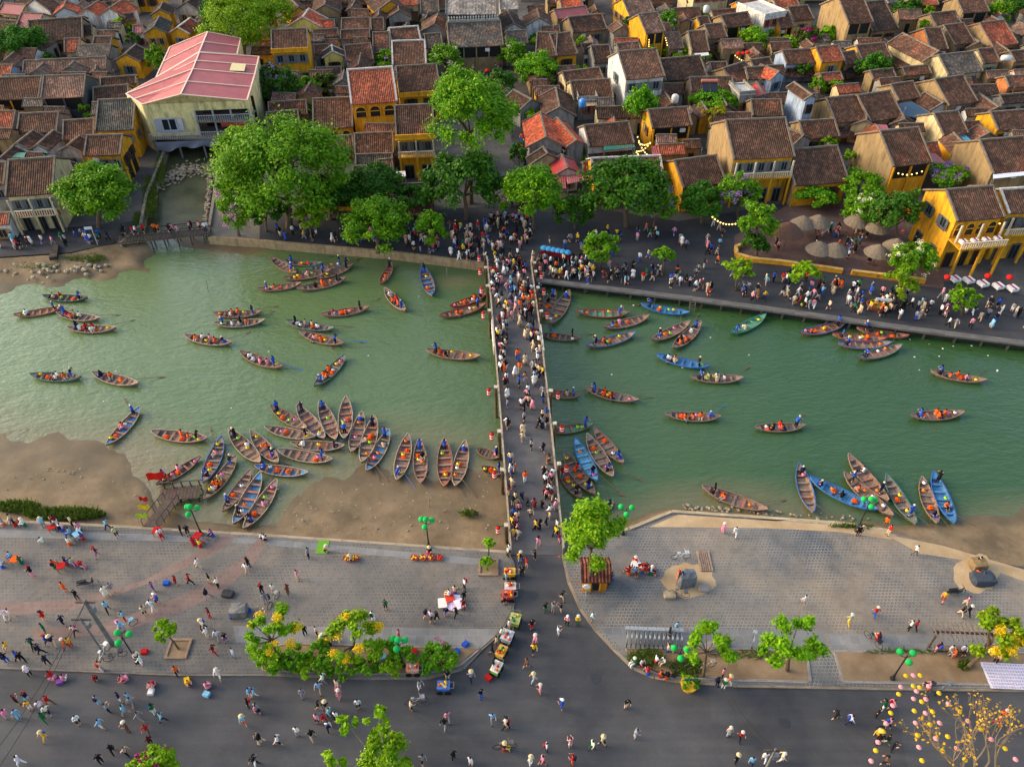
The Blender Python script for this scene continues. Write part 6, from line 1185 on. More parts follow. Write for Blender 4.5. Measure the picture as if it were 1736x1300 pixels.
def baskets(px, py, n, label, z=.13, pole_=False):
    P = G(px, py, z); e = empty('vendor_baskets', tuple(P)); tag(e, label, 'baskets'); r = random.Random(int(px))
    for k in range(n):
        x = (k-(n-1)/2)*.75; MB().lathe([(.2, 0), (.34, .2), (.36, .24), (.3, .2), (.02, .16)], 10, (x, 0, 0)).build('basket', M['thatch'], e, S(190, 70, 60)); b = MB()
        for q in range(6): b.ball((x+r.uniform(-.2, .2), r.uniform(-.2, .2), .26), .09, 0, 6, 4)
        b.build('fruit', M['cloth'], e, random.choice([S(230, 200, 180), S(220, 90, 60), S(236, 190, 60)]))
    if pole_: MB().tube([(-1.7, .1, .5), (0, .1, .62), (1.7, .1, .5)], .035, 6).build('carrying_pole', M['wood'], e, S(190, 150, 104))
baskets(596, 948, 2, 'pair of red fruit baskets on a carrying pole on the left plaza', pole_=True); baskets(724, 947, 4, 'row of four fruit baskets below the mud flat lamp')
def table(px, py, z, label, col, cloth=False, rz=0.0, w=.8):
    P = G(px, py, z); e = empty('table', tuple(P), rz); tag(e, label, 'table'); MB().box((0, 0, .70), (w, w, .05)).build('top', M['cloth'], e, col); l = MB().box((0, 0, .34), (.05, .05, .68)).data('leg', M['metal'])
    for sx in (-1, 1):
        for sy in (-1, 1): inst('leg', l, e, (sx*w*.42, sy*w*.42, 0), 0, 1, S(130, 120, 110))
    if cloth:
        MB().box((0, 0, .5), (w+.02, w+.02, .38), top=.985).build('tablecloth', M['cloth'], e, S(232, 230, 226)); MB().box((0, 0, .735), (.28, w+.08, .012)).build('runner', M['cloth'], e, S(170, 24, 60))
for k, (x, y, c) in enumerate([(30, 955, 'o'), (108, 966, 'r'), (92, 900, 'r'), (135, 912, 'c'), (338, 915, 'r'), (269, 906, 'r'), (1088, 968, 'r'), (1078, 962, 'w')]): table(x, y, .13, f'low {CN[c][0]} plastic table among the people sitting on the plaza', CN[c][1], w=.7, rz=.3*k)
for k, (x, y) in enumerate([(1617, 478), (1640, 480), (1664, 486), (1714, 494), (1690, 490)]): table(x, y, .01, 'white clothed table with red runner before the corner restaurant', S(232, 230, 226), True, .3, 1.1)
CR = next(h for h in HOUSES if h[6] == 'corner')[0]; hwc = max(v.co.y for v in [c for c in CR.children if c.name.startswith('roof')][0].data.vertices); zb_ = next(c for c in CR.children if c.name.startswith('balcony')).data.vertices; zt_ = max(v.co.z for v in zb_); yb_ = sum(v.co.y for v in zb_)/len(zb_)
for k in range(4):
    q = CR.matrix_basis @ Vector((-2.4+1.6*k, yb_-.4, zt_)); e = empty('table', tuple(q), CR.rotation_euler.z); tag(e, 'white clothed table on the balcony of the corner restaurant', 'table')
    MB().box((0, 0, .70), (.8, .7, .05)).build('top', M['cloth'], e, S(232, 230, 226)); MB().box((0, 0, .5), (.82, .72, .38), top=.985).build('tablecloth', M['cloth'], e, S(232, 230, 226)); MB().box((0, 0, .735), (.22, .76, .012)).build('runner', M['cloth'], e, S(170, 24, 60)); MB().box((0, 0, .16), (.1, .1, .32)).build('leg', M['metal'], e, S(120, 110, 100))
STOOL = MB().lathe([(.17, 0), (.14, .36), (.15, .42), (.02, .43)], 8).data('stool', M['paint'])
for p in [q for q in PEOPLE if ' sitting ' in q['label'] and q.location.z > -.5]:
    c = random.choice('rrbgo'); o = inst('stool', STOOL, None, (p.location.x, p.location.y, p.location.z), 0, 1, CN[c][1]); wh = p['label'].split(' sitting ')[1]; tp = p['label'].split('person in ')[1].split(' top')[0].split(' dress')[0]
    tag(o, f'{CN[c][0]} plastic stool under the person in {tp} {wh}', 'stool', 'plastic stools')
# bicycles
def bike_mesh():
    f = MB(); f.tube([(-.5, 0, .33), (-.1, 0, .3), (.3, 0, .75), (-.2, 0, .75), (-.1, 0, .3)], .022, 5); f.tube([(-.5, 0, .33), (-.2, 0, .75)], .02, 5); f.tube([(.52, 0, .33), (.33, 0, .95)], .022, 5); f.tube([(.28, -.26, 1.0), (.33, 0, .97), (.28, .26, 1.0)], .018, 5); f.box((-.22, 0, .88), (.24, .14, .06)); f.box((.5, 0, .8), (.28, .3, .2))
    w_ = MB(); n = 14
    for k in range(n): a, c = 2*math.pi*k/n, 2*math.pi*(k+1)/n; w_.tube([(.33*math.cos(a), 0, .33*math.sin(a)), (.33*math.cos(c), 0, .33*math.sin(c))], .022, 4, cap=False)
    return f.data('frame', M['metal']), w_.data('wheel', M['dark'])
BF, BW = bike_mesh()
def bike(px, py, z, rz, col, label, group=None):
    P = G(px, py, z); e = empty('bicycle', tuple(P), rz); e.scale = (1.08, 1.08, 1.08); tag(e, label, 'bicycle', group); inst('frame', BF, e, (0, 0, 0), 0, 1, col); inst('wheel', BW, e, (-.5, 0, .33)); inst('wheel', BW, e, (.52, 0, .33)); return e
for k in range(13): bike(1062+k*7.6, 1084+k*.3, .13, 1.45+random.uniform(-.05, .05), S(150, 156, 160), 'grey rental bicycle in the long bicycle rack', 'rental bicycles in the rack')
for x, y, z, a, c, l in [(1153, 947, .13, .1, S(190, 200, 206), 'white bicycle parked above the grey monument stone'), (1150, 1010, .14, -.2, S(90, 96, 100), 'dark bicycle parked below the grey monument stone'), (1275, 1090, .13, 1.2, S(160, 164, 166), 'grey bicycle between the two right bed trees'), (1478, 1088, .13, -1.0, S(30, 30, 32), 'black bicycle beside its seated rider on the right square'), (1595, 1172, 0, .5, S(120, 126, 130), 'bicycle lying at the kerb under the hanging parasols'), (1573, 1176, 0, .9, S(60, 64, 70), 'second bicycle at the kerb under the hanging parasols'), (855, 1268, 0, .1, S(110, 100, 90), 'bicycle ridden by a person in a conical hat at the bottom'), (706, 1192, 0, .2, S(150, 150, 150), 'bicycle beside the white clothed walker on the road'), (1196, 1133, .2, .3, S(150, 140, 130), 'bicycle lying in the right planting bed'), (205, 1072, .13, 2.1, S(214, 120, 150), 'pink bicycle beside the utility pole'), (218, 1066, .13, .8, S(120, 180, 200), 'blue bicycle behind the utility pole'), (178, 1110, .13, 1.3, S(230, 230, 228), 'white bicycle before the utility pole'), (198, 1116, .13, .4, S(50, 50, 52), 'dark bicycle at the foot of the utility pole'), (1262, 492, .01, .2, S(180, 180, 182), 'bicycle by the thin promenade tree'), (1253, 490, .01, .5, S(90, 90, 96), 'darker bicycle by the thin promenade tree'), (465, 1022, .13, 1.2, S(150, 160, 140), 'bicycle beside the group near the left planting bed')]: bike(x, y, z, a, c, l)
# stones and monuments
def boulder(px, py, z, dims, col, label, seed):
    P = G(px, py, z); r = random.Random(seed); b = bmesh.new(); bmesh.ops.create_cube(b, size=1); bmesh.ops.subdivide_edges(b, edges=b.edges[:], cuts=3, use_grid_fill=True)
    for v in b.verts:
        l = v.co.normalized()*.62; v.co = v.co.lerp(l, .45)+Vector((r.uniform(-.035, .035), r.uniform(-.035, .035), r.uniform(-.035, .035))); v.co.x *= dims[0]; v.co.y *= dims[1]; v.co.z = (v.co.z+.47)*dims[2]
    me = bpy.data.meshes.new('boulder'); b.to_mesh(me); b.free(); me.materials.append(M['stone']); o = inst('boulder', me, None, (P.x, P.y, z), r.uniform(-.2, .2), 1, col); tag(o, label, 'rock'); return o
boulder(1162, 990, .13, (1.5, 1.0, 1.7), S(122, 124, 128), 'grey carved monument stone on the sand patch', 1); boulder(1663, 985, .13, (1.9, 1.3, .9), S(70, 78, 88), 'dark boulder under sitting people at the far right', 2); boulder(1655, 962, .13, (1.3, 1.1, 1.0), S(140, 118, 84), 'tan boulder behind the dark boulder at the right', 3); boulder(407, 1040, .13, (1.4, 1.1, 1.0), S(128, 126, 122), 'pale grey boulder beside the left planting bed', 4); boulder(1135, 1010, .14, (1.0, .7, .4), S(186, 166, 136), 'flat pale stone at the corner of the sand patch', 5); boulder(1193, 998, .14, (.9, .7, .4), S(170, 158, 150), 'low pinkish stone right of the monument', 6); boulder(387, 1008, .13, (1.0, .7, .35), S(66, 66, 68), 'small dark flat stone on the left plaza', 7); boulder(1210, 1100, .15, (1.4, .9, .7), S(134, 128, 124), 'grey boulder behind the right bed tree', 8)
def flag(px, py, z, h, col, label, w=.9, fh=.6, rz=.4):
    P = G(px, py, z); e = empty('flag', tuple(P), rz); tag(e, label, 'flag'); MB().tube([(0, 0, 0), (0, 0, h)], .03, 5).build('pole', M['wood'], e, S(170, 160, 140)); V = []; F = []
    for i in range(7):
        for k in range(3): V.append((w*i/6, .12*math.sin(i*1.2), h-fh*k/2-.04*i))
    for i in range(6):
        for k in range(2): F.append((i*3+k, i*3+k+1, i*3+k+4, i*3+k+3))
    o = bpy.data.objects.new('cloth', mesh('cloth', V, F, M['cloth'], smooth=True)); link(o, e); setcol(o, col)
flag(262, 838, -.6, 3.0, S(226, 40, 24), 'red flag on a pole over the wooden jetty', 1.5, 1.0); flag(244, 880, .13, 2.0, S(236, 196, 30), 'yellow flag beside the jetty steps'); flag(238, 890, .13, 1.6, S(190, 214, 50), 'lime green flag beside the jetty steps'); flag(246, 868, -.4, 2.2, S(214, 44, 28), 'small red flag beside the jetty steps', .7, .6); flag(1146, 992, .13, 2.2, S(236, 96, 24), 'orange banner at the monument stone', .4, 1.4, 1.2); flag(1152, 994, .13, 2.0, S(40, 70, 150), 'blue banner at the monument stone', .4, 1.3, 1.2)
# kiosk
def kiosk():
    P = G(1008, 1003, .13); e = empty('kiosk', tuple(P)); tag(e, 'small wooden kiosk with tiled roof and open orange doors', 'kiosk')
    MB().box((0, .9, .95), (2.0, 1.7, 1.9)).build('wall', M['wall'], e, S(190, 120, 30)); o = bpy.data.objects.new('roof', roof_mesh('roof', 2.6, 1.3, 1.9, .8, M['roof'])); o.location = (0, .9, 0); link(o, e); setcol(o, S(110, 66, 54)); MB().box((0, .03, .95), (.7, .04, 1.5)).build('opening', M['dark'], e)
    for sx, a in ((-1, .1), (1, -.7)): d = MB().box((sx*.38, 0, .95), (.76, .05, 1.6)).build('door', M['paint'], e, S(240, 160, 20)); d.location = (sx*.36, -.03, 0); d.rotation_euler.z = a*sx*-1
    s = empty('round_sign', tuple(G(992, 1018, .13))); tag(s, 'round white sign on a post beside the kiosk', 'sign'); MB().tube([(0, 0, 0), (0, 0, 2.0)], .04, 6).build('post', M['metal'], s, S(150, 150, 150)); MB().tube([(0, -.03, 2.1), (0, .03, 2.1)], .32, 14).build('plate', M['paint'], s, S(226, 222, 218))
kiosk()
# thatched parasols of the terrace
TH_ = MB().lathe([(1.75, -.05), (1.6, .12), (.9, .75), (.12, 1.25)], 14).data('thatch_cover', M['thatch']); TP = MB().tube([(0, 0, 0), (0, 0, 2.3)], .07, 6).data('pole', M['wood'])
for k, (x, y) in enumerate([(1354, 402), (1380, 400), (1445, 399), (1479, 409), (1381, 446), (1408, 448), (1479, 451), (1510, 441), (1328, 422)]):
    P = G(x, y, .02); e = empty('thatched_parasol', tuple(P), k); s = 1.25 if k == 8 else 1.0; e.scale = (s, s, s); tag(e, 'grey thatched parasol on the brick terrace', 'parasol', 'thatched parasols on the terrace'); inst('thatch_cover', TH_, e, (0, 0, 2.1), 0, 1, S(136, 120, 100) if k != 8 else S(112, 82, 66)); inst('pole', TP, e, (0, 0, 0), 0, 1, S(110, 90, 70))
# yellow planter walls
def lowwall(pts, h, col, label, t=.35, name='planter_wall'):
    P = [G(x, y, 0) for x, y in pts]; e = empty(name, tuple(P[0])); tag(e, label, 'planter wall'); b = MB(); c_ = MB()
    for a, c in zip(P[:-1], P[1:]): bar(b, a-P[0], c-P[0], t, h); bar(c_, a-P[0]+Vector((0, 0, h+.003)), c-P[0]+Vector((0, 0, h+.003)), t+.12, .08)
    b.build('wall', M['wall'], e, col); c_.build('coping', M['stone'], e, S(226, 186, 110))
lowwall([(1262, 418), (1246, 424), (1248, 436), (1276, 444), (1320, 448), (1350, 452)], .6, S(222, 156, 40), 'curved yellow planter wall round the round promenade tree'); lowwall([(1356, 453), (1427, 463)], .6, S(222, 156, 40), 'short straight yellow wall before the brick terrace'); lowwall([(1442, 465), (1500, 472), (1567, 480)], .6, S(222, 156, 40), 'long yellow wall before the white flowering shrub')
# flower boat planter, sign
def flowerboat():
    P = G(1490, 524, .01); e = empty('flower_planter', tuple(P), -.1); tag(e, 'boat-shaped flower planter with a white sign on the promenade', 'planter')
    MB().lathe([(1.2, 0), (1.75, .7), (1.8, .8), (1.6, .8), (1.5, .6), (.02, .6)], 18, sq=.55).build('trough', M['wood'], e, S(176, 96, 60)); V, _ = leaf_cloud(1.6, .8, .4, 900, .16, 16, 9); o = bpy.data.objects.new('foliage', fastquads('foliage', V, M['leaf'])); o.location.z = .85; link(o, e); setcol(o, (1, 1, 1)); V, _ = leaf_cloud(1.6, .8, .45, 420, .12, 16, 10); o = bpy.data.objects.new('flowers', fastquads('flowers', V, M['petal'])); o.location.z = .9; link(o, e); setcol(o, S(236, 170, 60)); MB().box((0, -.2, 1.6), (1.8, .08, .4)).build('sign_board', M['paint'], e, S(210, 214, 224))
flowerboat()
# planter pot, pits, mats
def pot():
    P = G(1167, 1164, 0); e = empty('plant_pot', tuple(P)); tag(e, 'yellow and white plant tub with a sign at the road kerb', 'plant pot'); MB().lathe([(.55, 0), (.68, .5), (.7, .55), (.6, .55), (.02, .5)], 14).build('tub', M['paint'], e, S(222, 170, 40)); V, _ = leaf_cloud(.7, .7, .5, 500, .14, 12, 3); o = bpy.data.objects.new('foliage', fastquads('foliage', V, M['leaf'])); o.location.z = .8; link(o, e); setcol(o, (1, 1, 1)); MB().box((0, -.1, 1.35), (1.1, .06, .35)).build('sign_board', M['paint'], e, S(60, 100, 80))
pot()
for x, y, l in ((303, 1100, 'square brick tree pit on the left plaza'), (828, 962, 'square stone tree pit beside the bridge')):
    P = G(x, y, .13); e = empty('tree_pit', tuple(P)); tag(e, l, 'tree pit'); MB().box((0, 0, .04), (1.5, 1.5, .08)).build('soil', M['soil'], e)
    for dx, dy, w_, d_2 in ((0, .8, 1.8, .2), (0, -.8, 1.8, .2), (.8, 0, .2, 1.4), (-.8, 0, .2, 1.4)): MB().box((dx, dy, .08), (w_, d_2, .18)).build('edging_stone', M['stone'], e, S(160, 136, 112))
crate('mat', 547, 927, .135, (1.0, 1.5, .03), S(104, 160, 50), 'bright green mat beside a squatting person at the river wall', 'mat', 'cloth')
for k, (x, y, c) in enumerate([(757, 1020, S(240, 236, 238)), (766, 1026, S(236, 210, 236)), (772, 1016, S(240, 228, 240)), (750, 1022, S(238, 226, 216)), (762, 1012, S(214, 70, 50)), (779, 1023, S(226, 224, 240))]): crate('display_board', x, y, .135+.07*k, (.75, .95, .06), c, 'printed sheet laid out by the vendors on the left plaza', 'display sheet', 'cloth', .2*k-.5, 'sheets laid out by the vendors')
for k, (x, y, c, zz) in enumerate([(90, 1150, 'p', 0), (103, 1157, 'v', 0), (212, 1152, 'p', 0), (258, 1162, 'p', 0), (257, 1174, 'w', 0), (318, 1155, 'y', 0), (352, 1163, 'p', 0), (351, 1178, 'c', 0), (283, 990, 'b', .13), (650, 1115, 'c', .2), (789, 1093, 'b', .13), (775, 1106, 'b', .2), (703, 1106, 'r', .2), (692, 1126, 'p', .2), (828, 1150, 'r', 0), (1105, 965, 'r', .13), (246, 1106, 'r', .13), (395, 1045, 'b', .13), (420, 1036, 'b', .13)]): crate('goods_box', x, y, zz, (.5, .4, .32), CN[c][1], f'{CN[c][0]} vendor box of goods '+('on the road' if zz == 0 else 'on the plaza' if zz < .2 else 'in the planting bed'), 'box', 'cloth', .4*k, 'vendor boxes')
def sheet():
    P = G(1712, 1146, .2); e = empty('vendor_sheet', tuple(P), -.05); tag(e, 'large white sheet covered with small goods at the right', 'vendor sheet'); MB().box((0, 0, .03), (3.8, 2.2, .06)).build('sheet', M['cloth'], e, S(222, 222, 234)); b = MB(); r = random.Random(2)
    for i in range(17):
        for k in range(8): b.box((-1.7+i*.21, -.95+k*.27, .08), (.1, .14, .05), rz=r.uniform(-.3, .3))
    b.build('goods', M['cloth'], e, S(196, 176, 190))
sheet()
def pergola():
    P = G(1620, 1098, .13); e = empty('pergola', tuple(P), -.05); tag(e, 'dark wooden pergola with slats over a bench', 'pergola'); r_ = MB().box((0, 0, 0), (.07, 1.7, .1)).data('slat', M['wood']); 
    for x in (-2.2, 2.2): MB().box((x, 0, 1.15), (.14, .14, 2.3)).build('post', M['wood'], e, S(90, 70, 58))
    MB().box((0, 0, 2.32), (5.2, .14, .16)).build('beam', M['wood'], e, S(90, 70, 58))
    for k in range(14): inst('slat', r_, e, (-2.5+k*.385, 0, 2.46), 0, 1, S(120, 108, 98))
    MB().box((0, -.3, .42), (4.2, .45, .08)).build('bench_seat', M['wood'], e, S(130, 110, 92)); MB().box((-1.8, -.3, .2), (.1, .4, .4)).box((1.8, -.3, .2), (.1, .4, .4)).build('bench_leg', M['stone'], e, S(140, 134, 126))
pergola()
# hanging paper parasols over the road
PAR = MB().lathe([(.26, 0), (.22, .05), (.1, .11), (.02, .14)], 10).data('cover', M['cloth']); PST = MB().tube([(0, 0, .1), (0, 0, -.25)], .012, 4).data('stick', M['wood'])
ps = [(700, 950, 'y'), (710, 915, 'p'), (735, 862, 'y'), (770, 860, 'p'), (803, 860, 'y'), (770, 912, 'y'), (800, 918, 'y'), (843, 912, 'p'), (785, 936, 'p'), (893, 945, 'y'), (771, 972, 'p'), (830, 974, 'p'), (810, 986, 'y'), (672, 1005, 'p'), (938, 996, 'p'), (662, 1040, 'y'), (775, 1030, 'y'), (828, 1041, 'p'), (862, 1034, 'y'), (991, 1033, 'y'), (781, 1088, 'p'), (850, 1096, 'y'), (896, 1088, 'p'), (1032, 1079, 'p'), (626, 1128, 'y'), (790, 1146, 'y'), (878, 1163, 'p'), (935, 1153, 'y'), (1094, 1118, 'y'), (601, 1180, 'p'), (797, 1204, 'p'), (1144, 1166, 'p'), (590, 1220, 'y'), (910, 1221, 'y'), (978, 1210, 'p'), (1210, 1210, 'y'), (568, 1270, 'p'), (812, 1268, 'y'), (1018, 1264, 'y'), (1260, 1262, 'p'), (640, 1090, 'p')]
for x, y, c in ps:
    P = G(1276+x/2.826, 840+y/2.826, 4.2); e = empty('paper_parasol', tuple(P)); tag(e, f'small {CN[c][0]} paper parasol hanging over the road at the right', 'paper parasol', 'paper parasols strung over the road'); inst('cover', PAR, e, (0, 0, 0), 0, .72, CN[c][1] if c == 'y' else S(236, 158, 160)); inst('stick', PST, e, (0, 0, 0), 0, 1, S(120, 80, 60))
# string lights
BULB = MB().ball((0, 0, 0), .11, 0, 7, 4).data('bulb', M['bulb'])
def string(pts, z, n, label, sag=.5):
    P = [G(x, y, z) for x, y in pts]; e = empty('string_lights', tuple(P[0])); tag(e, label, 'string lights'); 
    for a, c in zip(P[:-1], P[1:]):
        q = [a.lerp(c, k/8)-P[0]-Vector((0, 0, sag*math.sin(math.pi*k/8))) for k in range(9)]; MB().tube(q, .015, 4).build('cable', M['dark'], e)
        for k in range(n): t = (k+.5)/n; p = a.lerp(c, t)-P[0]-Vector((0, 0, sag*math.sin(math.pi*t)+.12)); inst('bulb', BULB, e, tuple(p))
string([(1080, 228), (1098, 262), (1078, 256), (1104, 240), (1082, 240)], 4.0, 7, 'yellow lantern strings zigzagging in the yard beside the yellow gable'); string([(1206, 365), (1250, 378)], 4.0, 9, 'string of yellow lanterns along the promenade trees', .6); string([(1100, 80), (1101, 58), (1126, 54), (1132, 78)], 4.4, 6, 'lanterns framing the opening of the lantern-lit house', .02); string([(1620, 384), (1700, 377)], 6.2, 9, 'lantern string under the eave of the corner restaurant', .2); string([(1520, 292), (1568, 288)], 4.6, 6, 'lantern string on the yellow gallery house'); string([(1245, 92), (1280, 99)], 3.6, 9, 'curved light string over the street of red lanterns', .8)
RL = MB().ball((0, 0, 0), .42, 0, 10, 6, .8).data('red_lantern', M['cloth'])
for x, y, z, l in [(799, 121, 2.5, 'left red lantern before the temple gate'), (826, 120, 2.5, 'right red lantern before the temple gate'), (1252, 91, 3.5, 'leftmost red lantern over the street of flowers'), (1260, 91, 3.5, 'middle red lantern over the street of flowers'), (1268, 89, 3.5, 'rightmost red lantern over the street of flowers'), (1606, 470, 2.4, 'red lantern at the left corner of the corner restaurant'), (1675, 468, 2.4, 'red lantern at the entrance of the corner restaurant'), (1712, 470, 2.4, 'red lantern right of the corner restaurant entrance')]:
    P = G(x, y, z); o = inst('red_lantern', RL, None, tuple(P), 0, 1, S(206, 40, 34)); tag(o, l, 'lantern'); MB().tube([(0, 0, .3), (0, 0, .9)], .02, 4).build('cord', M['dark'], o)
# wooden footbridge over the canal mouth
def footbridge():
    a, c = G(200, 408, .3), G(356, 392, .3); d = c-a; L = d.length; m_ = (a+c)/2; rz = math.atan2(d.y, d.x); e = empty('footbridge', (m_.x, m_.y, WZ), rz); tag(e, 'wooden footbridge with railings over the canal mouth', 'footbridge'); zz = .3-WZ; n = int(L/.42); D_ = MB().box((0, 0, 0), (.38, 2.2, .07)).data('plank', M['wood'])
    for k in range(n): inst('plank', D_, e, (-L/2+L*(k+.5)/n, 0, zz+random.uniform(-.008, .008)), 0, 1, tuple(x*random.uniform(.8, 1.15) for x in S(112, 100, 90)))
    for sy in (-1.05, 1.05):
        b = MB().box((0, sy, zz+1.0), (L, .08, .08)).box((0, sy, zz+.2), (L, .06, .06)); b.build('handrail', M['wood'], e, S(70, 58, 50)); b = MB()
        for k in range(int(L/.22)): b.box((-L/2+k*.22, sy, zz+.55), (.045, .045, .9))
        o = b.build('balusters', M['wood'], e, S(70, 58, 50)); o['kind'] = 'stuff'
    for k in range(7):
        for sy in (-.8, .8): MB().tube([(-L/2+L*(k+.5)/7, sy, -.8), (-L/2+L*(k+.5)/7, sy, zz)], .1, 6).build('pile', M['wood'], e, S(84, 70, 58))
footbridge()
def jetty():
    a, c = G(270, 838, -.5), G(345, 832, -.5); d = c-a; m_ = (a+c)/2; rz = math.atan2(d.y, d.x); L = d.length; e = empty('jetty', (m_.x, m_.y, -.5), rz); tag(e, 'dark wooden jetty with steps down from the left plaza', 'jetty'); D_ = MB().box((0, 0, 0), (.3, 1.7, .06)).data('plank', M['wood'])
    for k in range(int(L/.33)): inst('plank', D_, e, (-L/2+.33*(k+.5), 0, 0), 0, 1, tuple(x*random.uniform(.8, 1.15) for x in S(92, 76, 66)))
    for k in range(5):
        for sy in (-.7, .7): MB().tube([(-L/2+L*(k+.5)/5, sy, -1.6), (-L/2+L*(k+.5)/5, sy, .85 if sy > 0 else 0)], .07, 6).build('pile', M['wood'], e, S(74, 62, 54))
    MB().box((0, .75, .8), (L, .07, .07)).build('handrail', M['wood'], e, S(80, 66, 56))
    p0, p1 = G(256, 893, .15), G(292, 846, -.5); s = empty('steps', tuple(p1)); tag(s, 'dark steps with rails leading down to the wooden jetty', 'steps'); dd = p0-p1; ang = math.atan2(dd.y, dd.x)-math.pi/2; D2 = MB().box((0, 0, 0), (1.5, .34, .08)).data('tread', M['wood'])
    for k in range(10): q = dd*(k+.5)/10; inst('tread', D2, s, tuple(q), ang, 1, S(92, 78, 68))
    for sx in (-.75, .75):
        off = Vector((math.cos(ang)*sx, math.sin(ang)*sx, 0)); MB().tube([off+Vector((0, 0, .85)), off+dd+Vector((0, 0, .85))], .04, 5).build('handrail', M['wood'], s, S(80, 66, 56))
        for k in range(5): q = off+dd*k/4; MB().tube([q-Vector((0, 0, .4)), q+Vector((0, 0, .85))], .035, 5).build('baluster', M['wood'], s, S(80, 66, 56))
jetty()
for x, y, h, l in [(352, 492, 1.6, 'thin leaning stake in the water below the canal mouth'), (757, 470, 2.2, 'pale stake at the left quay wall'), (1000, 492, 2.0, 'mooring stake at the right quay beside the bridge'), (1050, 494, 2.0, 'mooring stake at the right quay below the crowd'), (727, 862, 1.6, 'small stake on the mud flat')]:
    P = G(x, y, WZ); o = MB().tube([(0, 0, -.5), (.15, .1, h)], [.05, .035], 5).build('stake', M['wood'], None, S(150, 136, 112)); o.location = (P.x, P.y, WZ); tag(o, l, 'stake')
def ladder():
    P = G(1173, 528, WZ); e = empty('ladder', tuple(P)); tag(e, 'wooden ladder against the right quay wall', 'ladder')
    for x in (-.35, .35): MB().tube([(x, 0, -.4), (x, .4, 1.6)], .05, 5).build('rail', M['wood'], e, S(130, 116, 98))
    for k in range(6): MB().tube([(-.35, .07*k, .1+.26*k), (.35, .07*k, .1+.26*k)], .03, 5).build('rung', M['wood'], e, S(130, 116, 98))
ladder()
# cyclos and motorbikes on the far promenade
def cyclo(px, py, label, col=S(70, 150, 196)):
    P = G(px, py, .01); e = empty('cyclo', tuple(P), 1.6); tag(e, label, 'cyclo'); w_ = BW
    for x, y in ((-.9, 0), (.6, -.42), (.6, .42)): inst('wheel', w_, e, (x, y, .34))
    MB().box((.55, 0, .55), (.7, .75, .18)).box((.22, 0, .85), (.12, .75, .6)).build('seat', M['cloth'], e, S(170, 40, 40)); MB().tube([(-.9, 0, .34), (-.35, 0, .95), (.2, 0, .5)], .03, 5).build('frame', M['metal'], e, S(150, 150, 150)); MB().lathe([(.5, 0), (.48, .14), (.3, .3), (.02, .36)], 10, (.4, 0, 1.35)).build('canopy', M['cloth'], e, col); MB().box((-.55, 0, 1.0), (.22, .16, .08)).build('saddle', M['dark'], e)
for k in range(6): cyclo(922+k*8, 438+k*1.6, 'blue canopied cyclo parked in a row near the far bridge end')
def scooter(px, py, rz, col, label):
    P = G(px, py, .01); e = empty('scooter', tuple(P), rz); tag(e, label, 'scooter'); MB().tube([(-.75, 0, .45), (-.3, 0, .5), (.1, 0, .35), (.45, 0, .45), (.55, 0, .95)], [.12, .18, .15, .14, .06], 7).build('body', M['metal'], e, col); MB().box((-.35, 0, .74), (.75, .26, .12)).build('seat', M['dark'], e); MB().tube([(.5, -.3, 1.0), (.52, 0, .98), (.5, .3, 1.0)], .025, 5).build('handlebar', M['metal'], e, S(60, 60, 60))
    for x in (-.6, .62): inst('wheel', BW, e, (x, 0, .29), 0, (.85, 1, .85))
for x, y, a, c, l in [(1352, 514, .8, S(200, 60, 40), 'red scooter parked on the far promenade'), (1361, 517, .9, S(190, 210, 40), 'lime scooter parked on the far promenade'), (1370, 510, 1.0, S(40, 40, 44), 'black scooter parked on the far promenade'), (1344, 508, .7, S(160, 160, 164), 'silver scooter parked on the far promenade'), (150, 972+20, .3, S(60, 60, 66), 'dark scooter on the left plaza'), (1618, 1007, .1, S(34, 40, 38), 'black scooter loaded with goods on the right square')]:
    e = scooter(x, y, a, c, l)
crate('bench', 93, 430, .02, (1.0, 3.4, .45), S(52, 48, 46), 'dark long bench on the lane at the far left', 'bench', 'wood', .35)
def signpost():
    P = G(166, 415, .01); e = empty('signpost', tuple(P), .2); tag(e, 'white sign on a pale post at the left lane', 'signpost'); MB().tube([(0, 0, 0), (0, 0, 2.8)], .05, 6).build('post', M['metal'], e, S(200, 200, 200)); MB().box((-.4, 0, 2.7), (1.0, .06, .4)).build('plate', M['paint'], e, S(206, 212, 220))
signpost()
for k in range(6):
    P = G(1186+k*3.4, 951, .14); o = MB().box((0, 0, .06), (.24, 2.2, .08)).build('plank', M['wood'], None, S(176, 150, 128)); o.location = (P.x, P.y, .14); tag(o, 'wooden plank lying beside the white bicycle', 'plank', 'planks laid side by side')


